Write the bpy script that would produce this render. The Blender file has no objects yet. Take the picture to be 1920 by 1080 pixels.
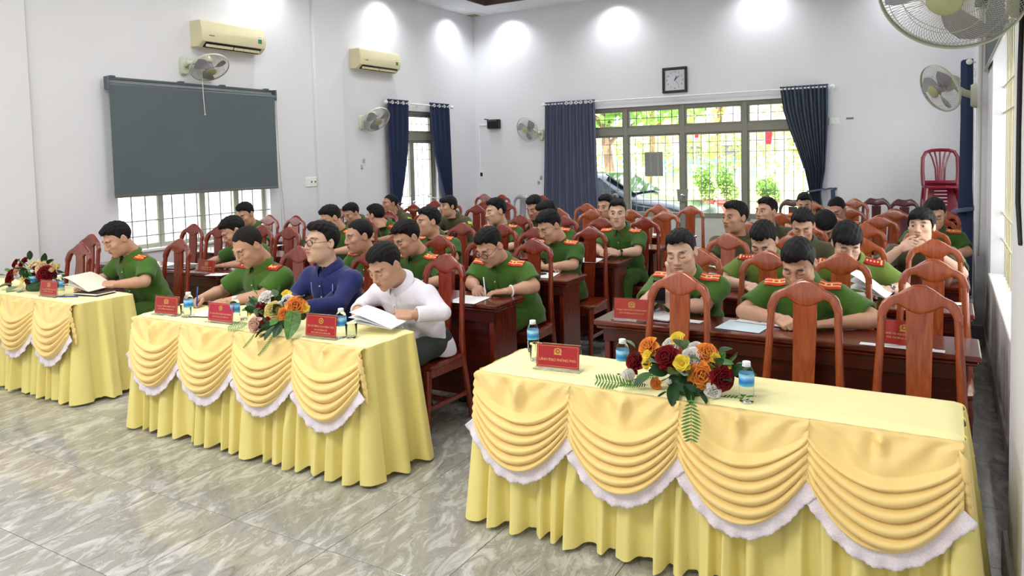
import bpy, math, random
import numpy as np
from mathutils import Vector, Matrix

random.seed(7)
RNG = np.random.default_rng(11)
SC = bpy.context.scene
COL = SC.collection

# ------------------------------------------------------------------ camera
CAM_H = 1.70
FPX, CYPX = 1391.22, 376.49
PITCH, ROLL, YAW = 0.0579390156, -0.0244698434, -0.530983479


def cam_axes():
    f = np.array([math.sin(YAW), math.cos(YAW), 0.0])
    r = np.array([math.cos(YAW), -math.sin(YAW), 0.0])
    u = np.array([0, 0, 1.0])
    f, u = math.cos(PITCH) * f - math.sin(PITCH) * u, math.sin(PITCH) * f + math.cos(PITCH) * u
    r, u = math.cos(ROLL) * r + math.sin(ROLL) * u, -math.sin(ROLL) * r + math.cos(ROLL) * u
    return r, u, f


CR, CU, CF = cam_axes()
cam_d = bpy.data.cameras.new('camera')
cam_d.sensor_fit = 'HORIZONTAL'
cam_d.sensor_width = 36.0
cam_d.lens = 36.0 * FPX / 1920.0
cam_d.shift_y = -(540 - CYPX) / 1920.0
cam_d.clip_start = 0.05
cam_d.clip_end = 300
cam = bpy.data.objects.new('camera', cam_d)
COL.objects.link(cam)
cam.matrix_world = Matrix(((CR[0], CU[0], -CF[0], 0), (CR[1], CU[1], -CF[1], 0), (CR[2], CU[2], -CF[2], CAM_H), (0, 0, 0, 1)))
SC.camera = cam

# ------------------------------------------------------------------ world, sun, exposure
W = bpy.data.worlds.new('sky')
SC.world = W
W.use_nodes = True
nt = W.node_tree
nt.nodes.clear()
wo = nt.nodes.new('ShaderNodeOutputWorld')
bg = nt.nodes.new('ShaderNodeBackground')
bg.inputs['Color'].default_value = (0.90, 0.95, 1.0, 1)
bg.inputs['Strength'].default_value = 3.4
nt.links.new(bg.outputs[0], wo.inputs[0])

sun_d = bpy.data.lights.new('sun', 'SUN')
sun_d.energy = 7.5
sun_d.angle = math.radians(1.0)
sun_d.color = (1, 0.97, 0.90)
sun = bpy.data.objects.new('sun', sun_d)
COL.objects.link(sun)
sun.rotation_euler = (math.radians(38), 0, math.radians(-18))

VS = SC.view_settings
SC.display_settings.display_device = 'sRGB'
VS.view_transform = 'Standard'
VS.look = 'None'
VS.gamma = 1.0
VS.use_curve_mapping = False
VS.exposure = 0.52


def area_light(name, loc, sx, sy, energy, color=(1, 1, 1), rot=(0, 0, 0)):
    d = bpy.data.lights.new(name, 'AREA')
    d.shape = 'RECTANGLE'
    d.size, d.size_y = sx, sy
    d.energy = energy
    d.color = color
    o = bpy.data.objects.new(name, d)
    COL.objects.link(o)
    o.location = loc
    o.rotation_euler = rot
    return o


def spot_light(name, loc, energy, target, angle=80, blend=0.8, size=0.06, color=(1, 1, 1)):
    d = bpy.data.lights.new(name, 'SPOT')
    d.energy = energy
    d.spot_size = math.radians(angle)
    d.spot_blend = blend
    d.shadow_soft_size = size
    d.color = color
    o = bpy.data.objects.new(name, d)
    COL.objects.link(o)
    o.location = loc
    o.rotation_euler = (Vector(target) - Vector(loc)).to_track_quat('-Z', 'Y').to_euler()
    return o


XL, XR, YB, YF, ZC = -7.69, 0.30, 11.80, -3.2, 4.34
# added fill lamps, unseen in the ceiling coffer, brightening hall and table fronts
for lx, ly, e in [(-5.4, 2.2, 120), (-2.6, 2.2, 120), (-5.4, 5.4, 130), (-2.6, 5.4, 130), (-5.4, 8.6, 120), (-2.6, 8.6, 120), (-5.2, -0.9, 380), (-2.2, -0.9, 380)]:
    area_light('added_fill_light', (lx, ly, ZC + 0.18), 1.2, 1.2, e * 0.24, (1, 0.985, 0.96))
# recessed downlights washing the walls
DOWN = [(-6.85, 11.50), (-4.80, 11.50), (-2.45, 11.50), (-0.45, 11.50), (-7.38, 11.0), (-7.38, 9.15), (-7.38, 6.75)]
for dx, dy in DOWN:
    onback = dy > 11
    spot_light('downlight_beam', (dx, dy, ZC - 0.03), 40, (dx + (0 if onback else -0.20), dy + (0.20 if onback else 0), 2.4), 135, 1.0, 0.05, (0.93, 0.97, 1.0))

# ------------------------------------------------------------------ mesh helpers
def rotm(rx=0, ry=0, rz=0):
    return np.array(Matrix.Rotation(rz, 3, 'Z') @ Matrix.Rotation(ry, 3, 'Y') @ Matrix.Rotation(rx, 3, 'X'))


def nrm(v):
    v = np.asarray(v, float)
    return v / (np.linalg.norm(v) + 1e-12)


class MB:
    def __init__(self):
        self.v, self.f, self.m, self.n = [], [], [], 0

    def add(self, v, f, m=0):
        v = np.asarray(v, float).reshape(-1, 3)
        self.v.append(v)
        o = self.n
        self.f.extend([tuple(int(i) + o for i in q) for q in f])
        self.m.extend([m] * len(f))
        self.n += len(v)
        return self

    def box(self, lo, hi, b=0.0, m=0, R=None, T=None):
        lo, hi = np.minimum(lo, hi).astype(float), np.maximum(lo, hi).astype(float)
        c, h = (lo + hi) / 2, (hi - lo) / 2
        if b <= 0:
            S = [(-1, -1, -1), (1, -1, -1), (1, 1, -1), (-1, 1, -1), (-1, -1, 1), (1, -1, 1), (1, 1, 1), (-1, 1, 1)]
            V = np.array(S) * h
            F = [(0, 3, 2, 1), (4, 5, 6, 7), (0, 1, 5, 4), (1, 2, 6, 5), (2, 3, 7, 6), (3, 0, 4, 7)]
        else:
            b = min(b, h.min() * 0.98)
            V, idx = [], {}
            for sx in (-1, 1):
                for sy in (-1, 1):
                    for sz in (-1, 1):
                        s = np.array((sx, sy, sz))
                        for a in range(3):
                            p = s * (h - b)
                            p = p.astype(float)
                            p[a] = s[a] * h[a]
                            idx[(sx, sy, sz, a)] = len(V)
                            V.append(p)
            V = np.array(V)
            F = []
            for a in range(3):
                o1, o2 = [(1, 2), (2, 0), (0, 1)][a]
                for s in (-1, 1):
                    q = []
                    for t1, t2 in [(-1, -1), (1, -1), (1, 1), (-1, 1)]:
                        k = [0, 0, 0]
                        k[a], k[o1], k[o2] = s, t1, t2
                        q.append(idx[(k[0], k[1], k[2], a)])
                    F.append(tuple(q if s > 0 else q[::-1]))
            for a in range(3):
                o1, o2 = [(1, 2), (2, 0), (0, 1)][a]
                for t1 in (-1, 1):
                    for t2 in (-1, 1):
                        k1, k2 = [0, 0, 0], [0, 0, 0]
                        k1[a], k1[o1], k1[o2] = -1, t1, t2
                        k2[a], k2[o1], k2[o2] = 1, t1, t2
                        q = [idx[(*k1, o1)], idx[(*k2, o1)], idx[(*k2, o2)], idx[(*k1, o2)]]
                        F.append(tuple(q if t1 * t2 < 0 else q[::-1]))
            for sx in (-1, 1):
                for sy in (-1, 1):
                    for sz in (-1, 1):
                        q = [idx[(sx, sy, sz, a)] for a in range(3)]
                        F.append(tuple(q if sx * sy * sz > 0 else q[::-1]))
        V = V + c
        if R is not None:
            V = V @ np.asarray(R).T
        if T is not None:
            V = V + np.asarray(T)
        return self.add(V, F, m)

    def tube(self, pts, r, n=8, m=0, caps=True, closed=False, flat=1.0, up=(0, 0, 1)):
        pts = np.asarray(pts, float)
        k = len(pts)
        r = np.full(k, r) if np.isscalar(r) else np.asarray(r, float)
        if closed:
            tan = np.roll(pts, -1, 0) - np.roll(pts, 1, 0)
        else:
            tan = np.gradient(pts, axis=0)
        tan /= np.linalg.norm(tan, axis=1)[:, None] + 1e-12
        up = np.asarray(up, float)
        if abs(tan[0] @ up) > 0.95:
            up = np.array([0, 1.0, 0]) if abs(tan[0][1]) < 0.9 else np.array([1.0, 0, 0])
        V = []
        a0 = np.cross(tan[0], up)
        a0 /= np.linalg.norm(a0)
        th = np.arange(n) * 2 * math.pi / n
        for i in range(k):
            a0 = a0 - tan[i] * (a0 @ tan[i])
            a0 /= np.linalg.norm(a0) + 1e-12
            b0 = np.cross(tan[i], a0)
            V.append(pts[i] + r[i] * (np.cos(th)[:, None] * a0 + flat * np.sin(th)[:, None] * b0))
        F = []
        for i in range(k if closed else k - 1):
            j = (i + 1) % k
            for a in range(n):
                b = (a + 1) % n
                F.append((i * n + a, i * n + b, j * n + b, j * n + a))
        if caps and not closed:
            F.append(tuple(range(n - 1, -1, -1)))
            F.append(tuple((k - 1) * n + a for a in range(n)))
        return self.add(np.concatenate(V), F, m)

    def lathe(self, prof, n=24, m=0, R=None, T=None):
        prof = np.asarray(prof, float)
        k = len(prof)
        th = np.arange(n) * 2 * math.pi / n
        V = np.stack([prof[:, 0][:, None] * np.cos(th), prof[:, 0][:, None] * np.sin(th), np.repeat(prof[:, 1][:, None], n, 1)], -1).reshape(-1, 3)
        F = []
        for i in range(k - 1):
            for a in range(n):
                b = (a + 1) % n
                F.append((i * n + a, i * n + b, (i + 1) * n + b, (i + 1) * n + a))
        if prof[0, 0] > 1e-6:
            F.append(tuple(range(n - 1, -1, -1)))
        if prof[-1, 0] > 1e-6:
            F.append(tuple((k - 1) * n + a for a in range(n)))
        if R is not None:
            V = V @ np.asarray(R).T
        if T is not None:
            V = V + np.asarray(T)
        return self.add(V, F, m)

    def grid(self, P, m=0, flip=False, wrap=False):
        P = np.asarray(P, float)
        a, b = P.shape[:2]
        I = np.arange(a * b).reshape(a, b)
        if wrap:
            I = np.concatenate([I, I[:, :1]], 1)
        q = np.stack([I[:-1, :-1], I[:-1, 1:], I[1:, 1:], I[1:, :-1]], -1).reshape(-1, 4)
        if flip:
            q = q[:, ::-1]
        return self.add(P.reshape(-1, 3), q.tolist(), m)

    def sheet(self, P, t, m=0):
        """a grid surface with real thickness t (closed shell)"""
        P = np.asarray(P, float)
        du = np.gradient(P, axis=0)
        dv = np.gradient(P, axis=1)
        N = np.cross(du, dv)
        N /= np.linalg.norm(N, axis=-1)[..., None] + 1e-12
        A, B = P + N * t / 2, P - N * t / 2
        a, b = P.shape[:2]
        I = np.arange(a * b).reshape(a, b)
        J = I + a * b
        F = np.stack([I[:-1, :-1], I[1:, :-1], I[1:, 1:], I[:-1, 1:]], -1).reshape(-1, 4).tolist()
        F += np.stack([J[:-1, :-1], J[:-1, 1:], J[1:, 1:], J[1:, :-1]], -1).reshape(-1, 4).tolist()
        rim = list(I[0, :]) + list(I[1:, -1]) + list(I[-1, ::-1][1:]) + list(I[::-1, 0][1:-1])
        k = len(rim)
        for i in range(k):
            p, q = rim[i], rim[(i + 1) % k]
            F.append((p, q, q + a * b, p + a * b))
        return self.add(np.concatenate([A.reshape(-1, 3), B.reshape(-1, 3)]), F, m)

    def prism(self, outline, y0, y1, m=0, R=None, T=None):
        """outline in x,z extruded along y"""
        o = np.asarray(outline, float)
        k = len(o)
        V = np.concatenate([np.stack([o[:, 0], np.full(k, y0), o[:, 1]], 1), np.stack([o[:, 0], np.full(k, y1), o[:, 1]], 1)])
        F = [tuple(range(k)), tuple(range(2 * k - 1, k - 1, -1))]
        for i in range(k):
            j = (i + 1) % k
            F.append((i, i + k, j + k, j))
        if R is not None:
            V = V @ np.asarray(R).T
        if T is not None:
            V = V + np.asarray(T)
        return self.add(V, F, m)

    def ball(self, c, r, n=10, m=0, R=None):
        r = np.broadcast_to(np.asarray(r, float), (3,))
        t = np.linspace(0, math.pi, n // 2 + 2)[1:-1]
        p = np.arange(n) * 2 * math.pi / n
        V = np.stack([np.sin(t)[:, None] * np.cos(p), np.sin(t)[:, None] * np.sin(p), np.repeat(np.cos(t)[:, None], n, 1)], -1).reshape(-1, 3)
        V = np.concatenate([V, [[0, 0, 1], [0, 0, -1]]]) * r
        k = len(t)
        F = []
        for i in range(k - 1):
            for a in range(n):
                b = (a + 1) % n
                F.append((i * n + a, (i + 1) * n + a, (i + 1) * n + b, i * n + b))
        for a in range(n):
            b = (a + 1) % n
            F.append((k * n, a, b))
            F.append((k * n + 1, (k - 1) * n + b, (k - 1) * n + a))
        if R is not None:
            V = V @ np.asarray(R).T
        return self.add(V + np.asarray(c), F, m)

    def mesh(self, name, mats, sharp=35):
        V = np.concatenate(self.v) if self.v else np.zeros((0, 3))
        me = bpy.data.meshes.new(name)
        me.from_pydata(V.tolist(), [], self.f)
        mats = mats if isinstance(mats, (list, tuple)) else [mats]
        for x in mats:
            me.materials.append(x)
        if len(mats) > 1:
            me.polygons.foreach_set('material_index', self.m)
        me.polygons.foreach_set('use_smooth', [True] * len(self.f))
        me.update()
        if sharp and sharp < 180:
            me.set_sharp_from_angle(angle=math.radians(sharp))
        return me


def obj(name, data, parent=None, loc=(0, 0, 0), rot=(0, 0, 0), scale=(1, 1, 1)):
    o = bpy.data.objects.new(name, data)
    COL.objects.link(o)
    o.location = loc
    o.rotation_euler = rot
    o.scale = scale
    if parent is not None:
        o.parent = parent
    return o


def put(name, mb, mats, parent=None, sharp=35, **k):
    return obj(name, mb.mesh(name, mats, sharp), parent, **k)


def tag(o, label=None, cat=None, group=None, kind=None):
    if label:
        o['label'] = label
    if cat:
        o['category'] = cat
    if group:
        o['group'] = group
    if kind:
        o['kind'] = kind
    return o


def thing(name, label, cat, loc=(0, 0, 0), rz=0.0, group=None):
    o = bpy.data.objects.new(name, None)
    o.empty_display_size = 0.1
    COL.objects.link(o)
    o.location = loc
    o.rotation_euler = (0, 0, rz)
    return tag(o, label, cat, group)


KIDS = {}


def copy_tree(root, loc, rz=0.0, label=None):
    """a copy of a thing, its parts and their sub-parts, sharing mesh data"""
    c = root.copy()
    COL.objects.link(c)
    c.location = loc
    c.rotation_euler = (0, 0, rz)
    if label:
        c['label'] = label
    for ch in list(root.children):
        d = ch.copy()
        COL.objects.link(d)
        d.parent = c
        for g in list(ch.children):
            e = g.copy()
            COL.objects.link(e)
            e.parent = d
    return c


def ray(x, y):
    return (x - 960) / FPX * CR - (y - CYPX) / FPX * CU + CF


def at_y(x, y, Y):
    d = ray(x, y)
    return np.array([0, 0, CAM_H]) + d * (Y / d[1])


def at_z(x, y, Z):
    d = ray(x, y)
    return np.array([0, 0, CAM_H]) + d * ((Z - CAM_H) / d[2])


# ------------------------------------------------------------------ materials
def lin(c):
    """sRGB 0-255 to linear"""
    o = []
    for x in c:
        x = x / 255
        o.append(x / 12.92 if x <= 0.04045 else ((x + 0.055) / 1.055) ** 2.4)
    return tuple(o)


def mat(name, rgb, rough=0.5, metal=0.0, var=0.0, vscale=8.0, bump=0.0, bscale=60.0, coat=0.0, sheen=0.0, trans=0.0, ior=1.45, alpha=1.0, spec=0.5, sss=0.0, stretch=None, attr=None, translucent=0.0):
    m = bpy.data.materials.new(name)
    m.use_nodes = True
    t = m.node_tree
    b = t.nodes['Principled BSDF']
    c = (*rgb, 1)
    b.inputs['Base Color'].default_value = c
    b.inputs['Roughness'].default_value = rough
    b.inputs['Metallic'].default_value = metal
    b.inputs['Coat Weight'].default_value = coat
    b.inputs['Coat Roughness'].default_value = 0.12
    b.inputs['Sheen Weight'].default_value = sheen
    b.inputs['Transmission Weight'].default_value = trans
    b.inputs['IOR'].default_value = ior
    b.inputs['Alpha'].default_value = alpha
    b.inputs['Specular IOR Level'].default_value = spec
    if sss:
        b.inputs['Subsurface Weight'].default_value = sss
        b.inputs['Subsurface Radius'].default_value = (0.012, 0.005, 0.003)
    tc = t.nodes.new('ShaderNodeTexCoord')
    mp = t.nodes.new('ShaderNodeMapping')
    t.links.new(tc.outputs['Object'], mp.inputs['Vector'])
    if stretch:
        mp.inputs['Scale'].default_value = stretch
    if var:
        nz = t.nodes.new('ShaderNodeTexNoise')
        nz.inputs['Scale'].default_value = vscale
        nz.inputs['Detail'].default_value = 4
        t.links.new(mp.outputs[0], nz.inputs['Vector'])
        rp = t.nodes.new('ShaderNodeMapRange')
        rp.inputs['From Min'].default_value = 0.3
        rp.inputs['From Max'].default_value = 0.7
        rp.inputs['To Min'].default_value = 1 - var
        rp.inputs['To Max'].default_value = 1 + var
        t.links.new(nz.outputs['Fac'], rp.inputs['Value'])
        mx = t.nodes.new('ShaderNodeMix')
        mx.data_type = 'RGBA'
        mx.blend_type = 'MULTIPLY'
        mx.inputs['Factor'].default_value = 1
        mx.inputs['A'].default_value = c
        t.links.new(rp.outputs[0], mx.inputs['B'])
        t.links.new(mx.outputs['Result'], b.inputs['Base Color'])
        if attr:
            at = t.nodes.new('ShaderNodeAttribute')
            at.attribute_name = attr
            t.links.new(at.outputs['Color'], mx.inputs['A'])
    elif attr:
        at = t.nodes.new('ShaderNodeAttribute')
        at.attribute_name = attr
        t.links.new(at.outputs['Color'], b.inputs['Base Color'])
    if bump:
        n2 = t.nodes.new('ShaderNodeTexNoise')
        n2.inputs['Scale'].default_value = bscale
        n2.inputs['Detail'].default_value = 3
        t.links.new(mp.outputs[0], n2.inputs['Vector'])
        bp = t.nodes.new('ShaderNodeBump')
        bp.inputs['Strength'].default_value = bump
        bp.inputs['Distance'].default_value = 0.01
        t.links.new(n2.outputs['Fac'], bp.inputs['Height'])
        t.links.new(bp.outputs[0], b.inputs['Normal'])
    if translucent:
        tr = t.nodes.new('ShaderNodeBsdfTranslucent')
        tr.inputs['Color'].default_value = c
        mix = t.nodes.new('ShaderNodeMixShader')
        mix.inputs[0].default_value = translucent
        out = t.nodes['Material Output']
        t.links.new(b.outputs[0], mix.inputs[1])
        t.links.new(tr.outputs[0], mix.inputs[2])
        t.links.new(mix.outputs[0], out.inputs['Surface'])
    return m


def emis(name, rgb, s):
    m = bpy.data.materials.new(name)
    m.use_nodes = True
    b = m.node_tree.nodes['Principled BSDF']
    b.inputs['Base Color'].default_value = (*rgb, 1)
    b.inputs['Emission Color'].default_value = (*rgb, 1)
    b.inputs['Emission Strength'].default_value = s
    return m


def wood(name, dark, light, rough=0.28, coat=0.5, axis='Z', scale=1.0):
    m = bpy.data.materials.new(name)
    m.use_nodes = True
    t = m.node_tree
    b = t.nodes['Principled BSDF']
    tc = t.nodes.new('ShaderNodeTexCoord')
    mp = t.nodes.new('ShaderNodeMapping')
    s = {'Z': (9, 9, 1.0), 'X': (1.0, 9, 9), 'Y': (9, 1.0, 9)}[axis]
    mp.inputs['Scale'].default_value = tuple(a * scale for a in s)
    oi = t.nodes.new('ShaderNodeObjectInfo')
    ad = t.nodes.new('ShaderNodeVectorMath')
    ad.operation = 'ADD'
    t.links.new(tc.outputs['Object'], ad.inputs[0])
    t.links.new(oi.outputs['Random'], ad.inputs[1])
    t.links.new(ad.outputs[0], mp.inputs['Vector'])
    nz = t.nodes.new('ShaderNodeTexNoise')
    nz.inputs['Scale'].default_value = 4
    nz.inputs['Detail'].default_value = 6
    nz.inputs['Distortion'].default_value = 1.2
    t.links.new(mp.outputs[0], nz.inputs['Vector'])
    cr = t.nodes.new('ShaderNodeValToRGB')
    cr.color_ramp.elements[0].position = 0.30
    cr.color_ramp.elements[0].color = (*dark, 1)
    cr.color_ramp.elements[1].position = 0.68
    cr.color_ramp.elements[1].color = (*light, 1)
    t.links.new(nz.outputs['Fac'], cr.inputs[0])
    t.links.new(cr.outputs[0], b.inputs['Base Color'])
    b.inputs['Roughness'].default_value = rough
    b.inputs['Coat Weight'].default_value = coat
    b.inputs['Coat Roughness'].default_value = 0.15
    return m


M = {}
M['wall'] = mat('white_wall_paint', lin((222, 222, 226)), 0.75, var=0.02, vscale=1.2, bump=0.05, bscale=180)
M['ceiling'] = mat('ceiling_paint', lin((226, 228, 230)), 0.85)
M['cove'] = mat('dark_brown_cove', lin((84, 70, 66)), 0.5, var=0.1)
M['trim'] = mat('grey_tile_skirting', lin((172, 174, 170)), 0.3, var=0.12, vscale=5)
M['frame'] = mat('grey_green_window_metal', lin((132, 132, 120)), 0.4, var=0.04)
M['frame_dark'] = mat('dark_window_metal', lin((96, 98, 92)), 0.4)
M['bars'] = mat('grey_grille_bars', lin((140, 142, 138)), 0.4)
M['panel'] = mat('pale_metal_door_panel', lin((196, 198, 190)), 0.45, var=0.04)
M['cream_bars'] = mat('cream_painted_bars', lin((206, 200, 170)), 0.45)
M['glass'] = mat('window_glass', (1, 1, 1), 0.02, trans=1.0, ior=1.01, spec=0.1)
M['wood'] = wood('mahogany_chair_wood', lin((104, 30, 16)), lin((142, 50, 24)), 0.24, 0.6)
M['wood_o'] = wood('orange_brown_chair_wood', lin((134, 56, 24)), lin((170, 82, 38)), 0.24, 0.6)
M['wood_dk'] = wood('dark_maroon_chair_wood', lin((54, 14, 22)), lin((84, 26, 34)))
M['desk'] = wood('dark_red_desk_wood', lin((66, 16, 10)), lin((112, 34, 20)), 0.22, 0.6, 'X')
M['desk_s'] = wood('dark_red_desk_side_wood', lin((76, 18, 10)), lin((118, 36, 18)), 0.25, 0.5, 'Z')
M['desk_p'] = wood('maroon_desk_panel_wood', lin((52, 10, 8)), lin((84, 18, 14)), 0.35, 0.3, 'X')
M['yellow'] = mat('yellow_skirt_cloth', lin((251, 236, 146)), 0.7, var=0.03, vscale=5, bump=0.08, bscale=350, sheen=0.15, translucent=0.12)
M['yellow_top'] = mat('yellow_tabletop_cloth', lin((254, 247, 182)), 0.7, var=0.02, vscale=3, bump=0.06, bscale=350, sheen=0.1)
M['swag'] = mat('golden_swag_cloth', lin((254, 223, 144)), 0.5, var=0.03, vscale=6, bump=0.06, bscale=350, sheen=0.25, translucent=0.10)
M['lace'] = mat('white_lace', lin((236, 226, 232)), 0.8, var=0.08, vscale=160, bump=0.4, bscale=240)
M['navy'] = mat('navy_curtain_cloth', lin((32, 46, 80)), 0.75, var=0.06, vscale=3, bump=0.05, bscale=300, sheen=0.15)
M['slate'] = mat('slate_blue_curtain_cloth', lin((58, 76, 100)), 0.75, var=0.06, vscale=3, bump=0.05, bscale=300, sheen=0.15)
M['greyblue'] = mat('grey_blue_curtain_cloth', lin((86, 92, 118)), 0.7, var=0.06, vscale=3, bump=0.05, bscale=300, sheen=0.2)
M['blind'] = mat('grey_roller_blind_fabric', lin((88, 98, 102)), 0.8, var=0.04, vscale=2, bump=0.04, bscale=400)
M['blind_alu'] = mat('grey_blind_aluminium', lin((92, 104, 112)), 0.35, 0.4)
M['white_pl'] = mat('white_plastic', lin((232, 234, 230)), 0.35)
M['ivory'] = mat('ivory_plastic', lin((224, 216, 176)), 0.35, var=0.02)
M['fan_pl'] = mat('pale_green_grey_fan_plastic', lin((206, 210, 190)), 0.35)
M['fan_blade'] = mat('smoky_grey_fan_blade', lin((150, 148, 158)), 0.25)
M['fan_hub'] = mat('olive_fan_badge', lin((166, 170, 128)), 0.3)
M['fan_wire'] = mat('grey_fan_wire', lin((168, 168, 152)), 0.4, 0.2)
M['black'] = mat('black_plastic', lin((18, 18, 20)), 0.35)
M['black_cl'] = mat('black_cable_rubber', lin((14, 14, 15)), 0.6)
M['steel'] = mat('chrome_steel', lin((200, 202, 206)), 0.2, 1.0)
M['silver'] = mat('silver_painted_metal', lin((170, 172, 176)), 0.3, 0.8)
M['red_pl'] = mat('dark_red_glossy_plastic', lin((112, 6, 32)), 0.25, coat=0.5)
M['acryl'] = mat('clear_acrylic', (0.97, 0.98, 0.98), 0.02, trans=1.0, ior=1.18, spec=0.5)
M['water'] = mat('clear_bottle_plastic', (0.96, 0.99, 1.0), 0.03, trans=1.0, ior=1.12)
M['tumbler'] = mat('clear_tumbler_glass', (0.98, 1.0, 0.99), 0.01, trans=1.0, ior=1.25)
M['cap'] = mat('white_bottle_cap', lin((244, 246, 248)), 0.4)
M['sign_red'] = mat('red_sign_card', lin((196, 26, 36)), 0.35)
M['sign_crim'] = mat('crimson_sign_card', lin((206, 28, 66)), 0.35)
M['sign_or'] = mat('orange_red_sign_card', lin((190, 44, 28)), 0.35)
M['gold'] = mat('gold_print', lin((232, 190, 96)), 0.4)
M['goldtxt'] = mat('pale_gold_letters', lin((246, 206, 140)), 0.5)
M['paper'] = mat('white_paper', lin((242, 243, 245)), 0.8)
M['paper_c'] = mat('cream_paper', lin((236, 230, 212)), 0.8)
M['paper_b'] = mat('pale_blue_paper', lin((206, 226, 236)), 0.8)
M['ink_blue'] = mat('blue_plastic', lin((26, 70, 170)), 0.3)
M['nb'] = mat('black_notebook_cover', lin((24, 22, 26)), 0.5)
M['nb_br'] = mat('dark_brown_notebook_cover', lin((52, 26, 28)), 0.5)
M['clockface'] = mat('white_clock_face', lin((214, 214, 222)), 0.4)
M['pot'] = mat('red_clay_pot', lin((206, 110, 100)), 0.7)

# ------------------------------------------------------------------ implicit surfaces for bodies, hair and cloth
f32 = np.float32


def rcone(p, a, b, ra, rb):
    a, b = np.asarray(a, f32), np.asarray(b, f32)
    ab = b - a
    t = np.clip((p - a) @ ab / max(float(ab @ ab), 1e-9), 0, 1)
    d = p - a - t[:, None] * ab
    return np.sqrt(np.einsum('ij,ij->i', d, d)) - (ra + (rb - ra) * t)


def ell(p, c, r, R=None):
    q = p - np.asarray(c, f32)
    if R is not None:
        q = q @ np.asarray(R, f32)
    r = np.asarray(r, f32)
    q = q / r
    k0 = np.sqrt(np.einsum('ij,ij->i', q, q)) + 1e-9
    q = q / r
    k1 = np.sqrt(np.einsum('ij,ij->i', q, q)) + 1e-9
    return k0 * (k0 - 1) / k1


def smin(a, b, k):
    h = np.clip(0.5 + 0.5 * (b - a) / k, 0, 1)
    return b + (a - b) * h - k * h * (1 - h)


def smax(a, b, k):
    return -smin(-a, -b, k)


def snets(F, o, h):
    S = F < 0
    n = tuple(s - 1 for s in F.shape)
    cnt = np.zeros(n, np.int8)
    for a in (0, 1):
        for b in (0, 1):
            for c in (0, 1):
                cnt += S[a:a + n[0], b:b + n[1], c:c + n[2]]
    mask = (cnt > 0) & (cnt < 8)
    ijk = np.argwhere(mask)
    idx = np.full(n, -1, np.int64)
    idx[mask] = np.arange(len(ijk))
    acc = np.zeros((len(ijk), 3))
    w = np.zeros(len(ijk))
    for ax in range(3):
        o1, o2 = [x for x in range(3) if x != ax]
        for p in (0, 1):
            for q in (0, 1):
                A = np.zeros(3, int)
                A[o1], A[o2] = p, q
                B = A.copy()
                B[ax] = 1
                fa = F[tuple((ijk + A).T)]
                fb = F[tuple((ijk + B).T)]
                cr = (fa < 0) != (fb < 0)
                t = np.where(cr, fa / np.where(cr, fa - fb, 1), 0)
                pos = A + t[:, None] * (B - A)
                acc[cr] += pos[cr]
                w += cr
    V = np.asarray(o) + h * (ijk + acc / w[:, None])
    Q = []
    for ax in range(3):
        lo = [slice(None)] * 3
        hi = [slice(None)] * 3
        lo[ax], hi[ax] = slice(None, -1), slice(1, None)
        ch = S[tuple(lo)] != S[tuple(hi)]
        e = np.argwhere(ch)
        o1, o2 = (ax + 1) % 3, (ax + 2) % 3
        ok = (e[:, o1] > 0) & (e[:, o2] > 0) & (e[:, o1] < F.shape[o1] - 1) & (e[:, o2] < F.shape[o2] - 1)
        e = e[ok]
        ins = S[tuple(e.T)]
        q = []
        for d1, d2 in ((1, 1), (0, 1), (0, 0), (1, 0)):
            c = e.copy()
            c[:, o1] -= d1
            c[:, o2] -= d2
            q.append(idx[tuple(c.T)])
        q = np.stack(q, 1)
        q[~ins] = q[~ins][:, ::-1]
        Q.append(q)
    return V, np.concatenate(Q)


def mesh_sdf(fn, lo, hi, h):
    lo, hi = np.asarray(lo, float), np.asarray(hi, float)
    n = np.maximum(np.ceil((hi - lo) / h).astype(int) + 1, 4)
    # coarse pass marks the blocks that the surface runs through
    ax = [(lo[i] + h * np.arange(n[i])).astype(f32) for i in range(3)]
    F = np.full(n, 1.0, f32)
    B = 5
    nb = (n + B - 1) // B
    cc = [((np.arange(nb[i]) * B + (B - 1) / 2) * h + lo[i]).astype(f32) for i in range(3)]
    C = np.stack(np.meshgrid(*cc, indexing='ij'), -1).reshape(-1, 3)
    D = fn(C).reshape(nb)
    rad = B * h * 0.87 * 1.6 + h
    near = np.abs(D) < rad
    sgn = np.where(D < 0, -1, 1).astype(f32)
    F = np.repeat(np.repeat(np.repeat(sgn, B, 0), B, 1), B, 2)[:n[0], :n[1], :n[2]].copy()
    m = np.repeat(np.repeat(np.repeat(near, B, 0), B, 1), B, 2)[:n[0], :n[1], :n[2]]
    I = np.argwhere(m)
    P = np.stack([ax[0][I[:, 0]], ax[1][I[:, 1]], ax[2][I[:, 2]]], 1)
    F[m] = fn(P)
    return snets(F, lo, h)


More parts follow.
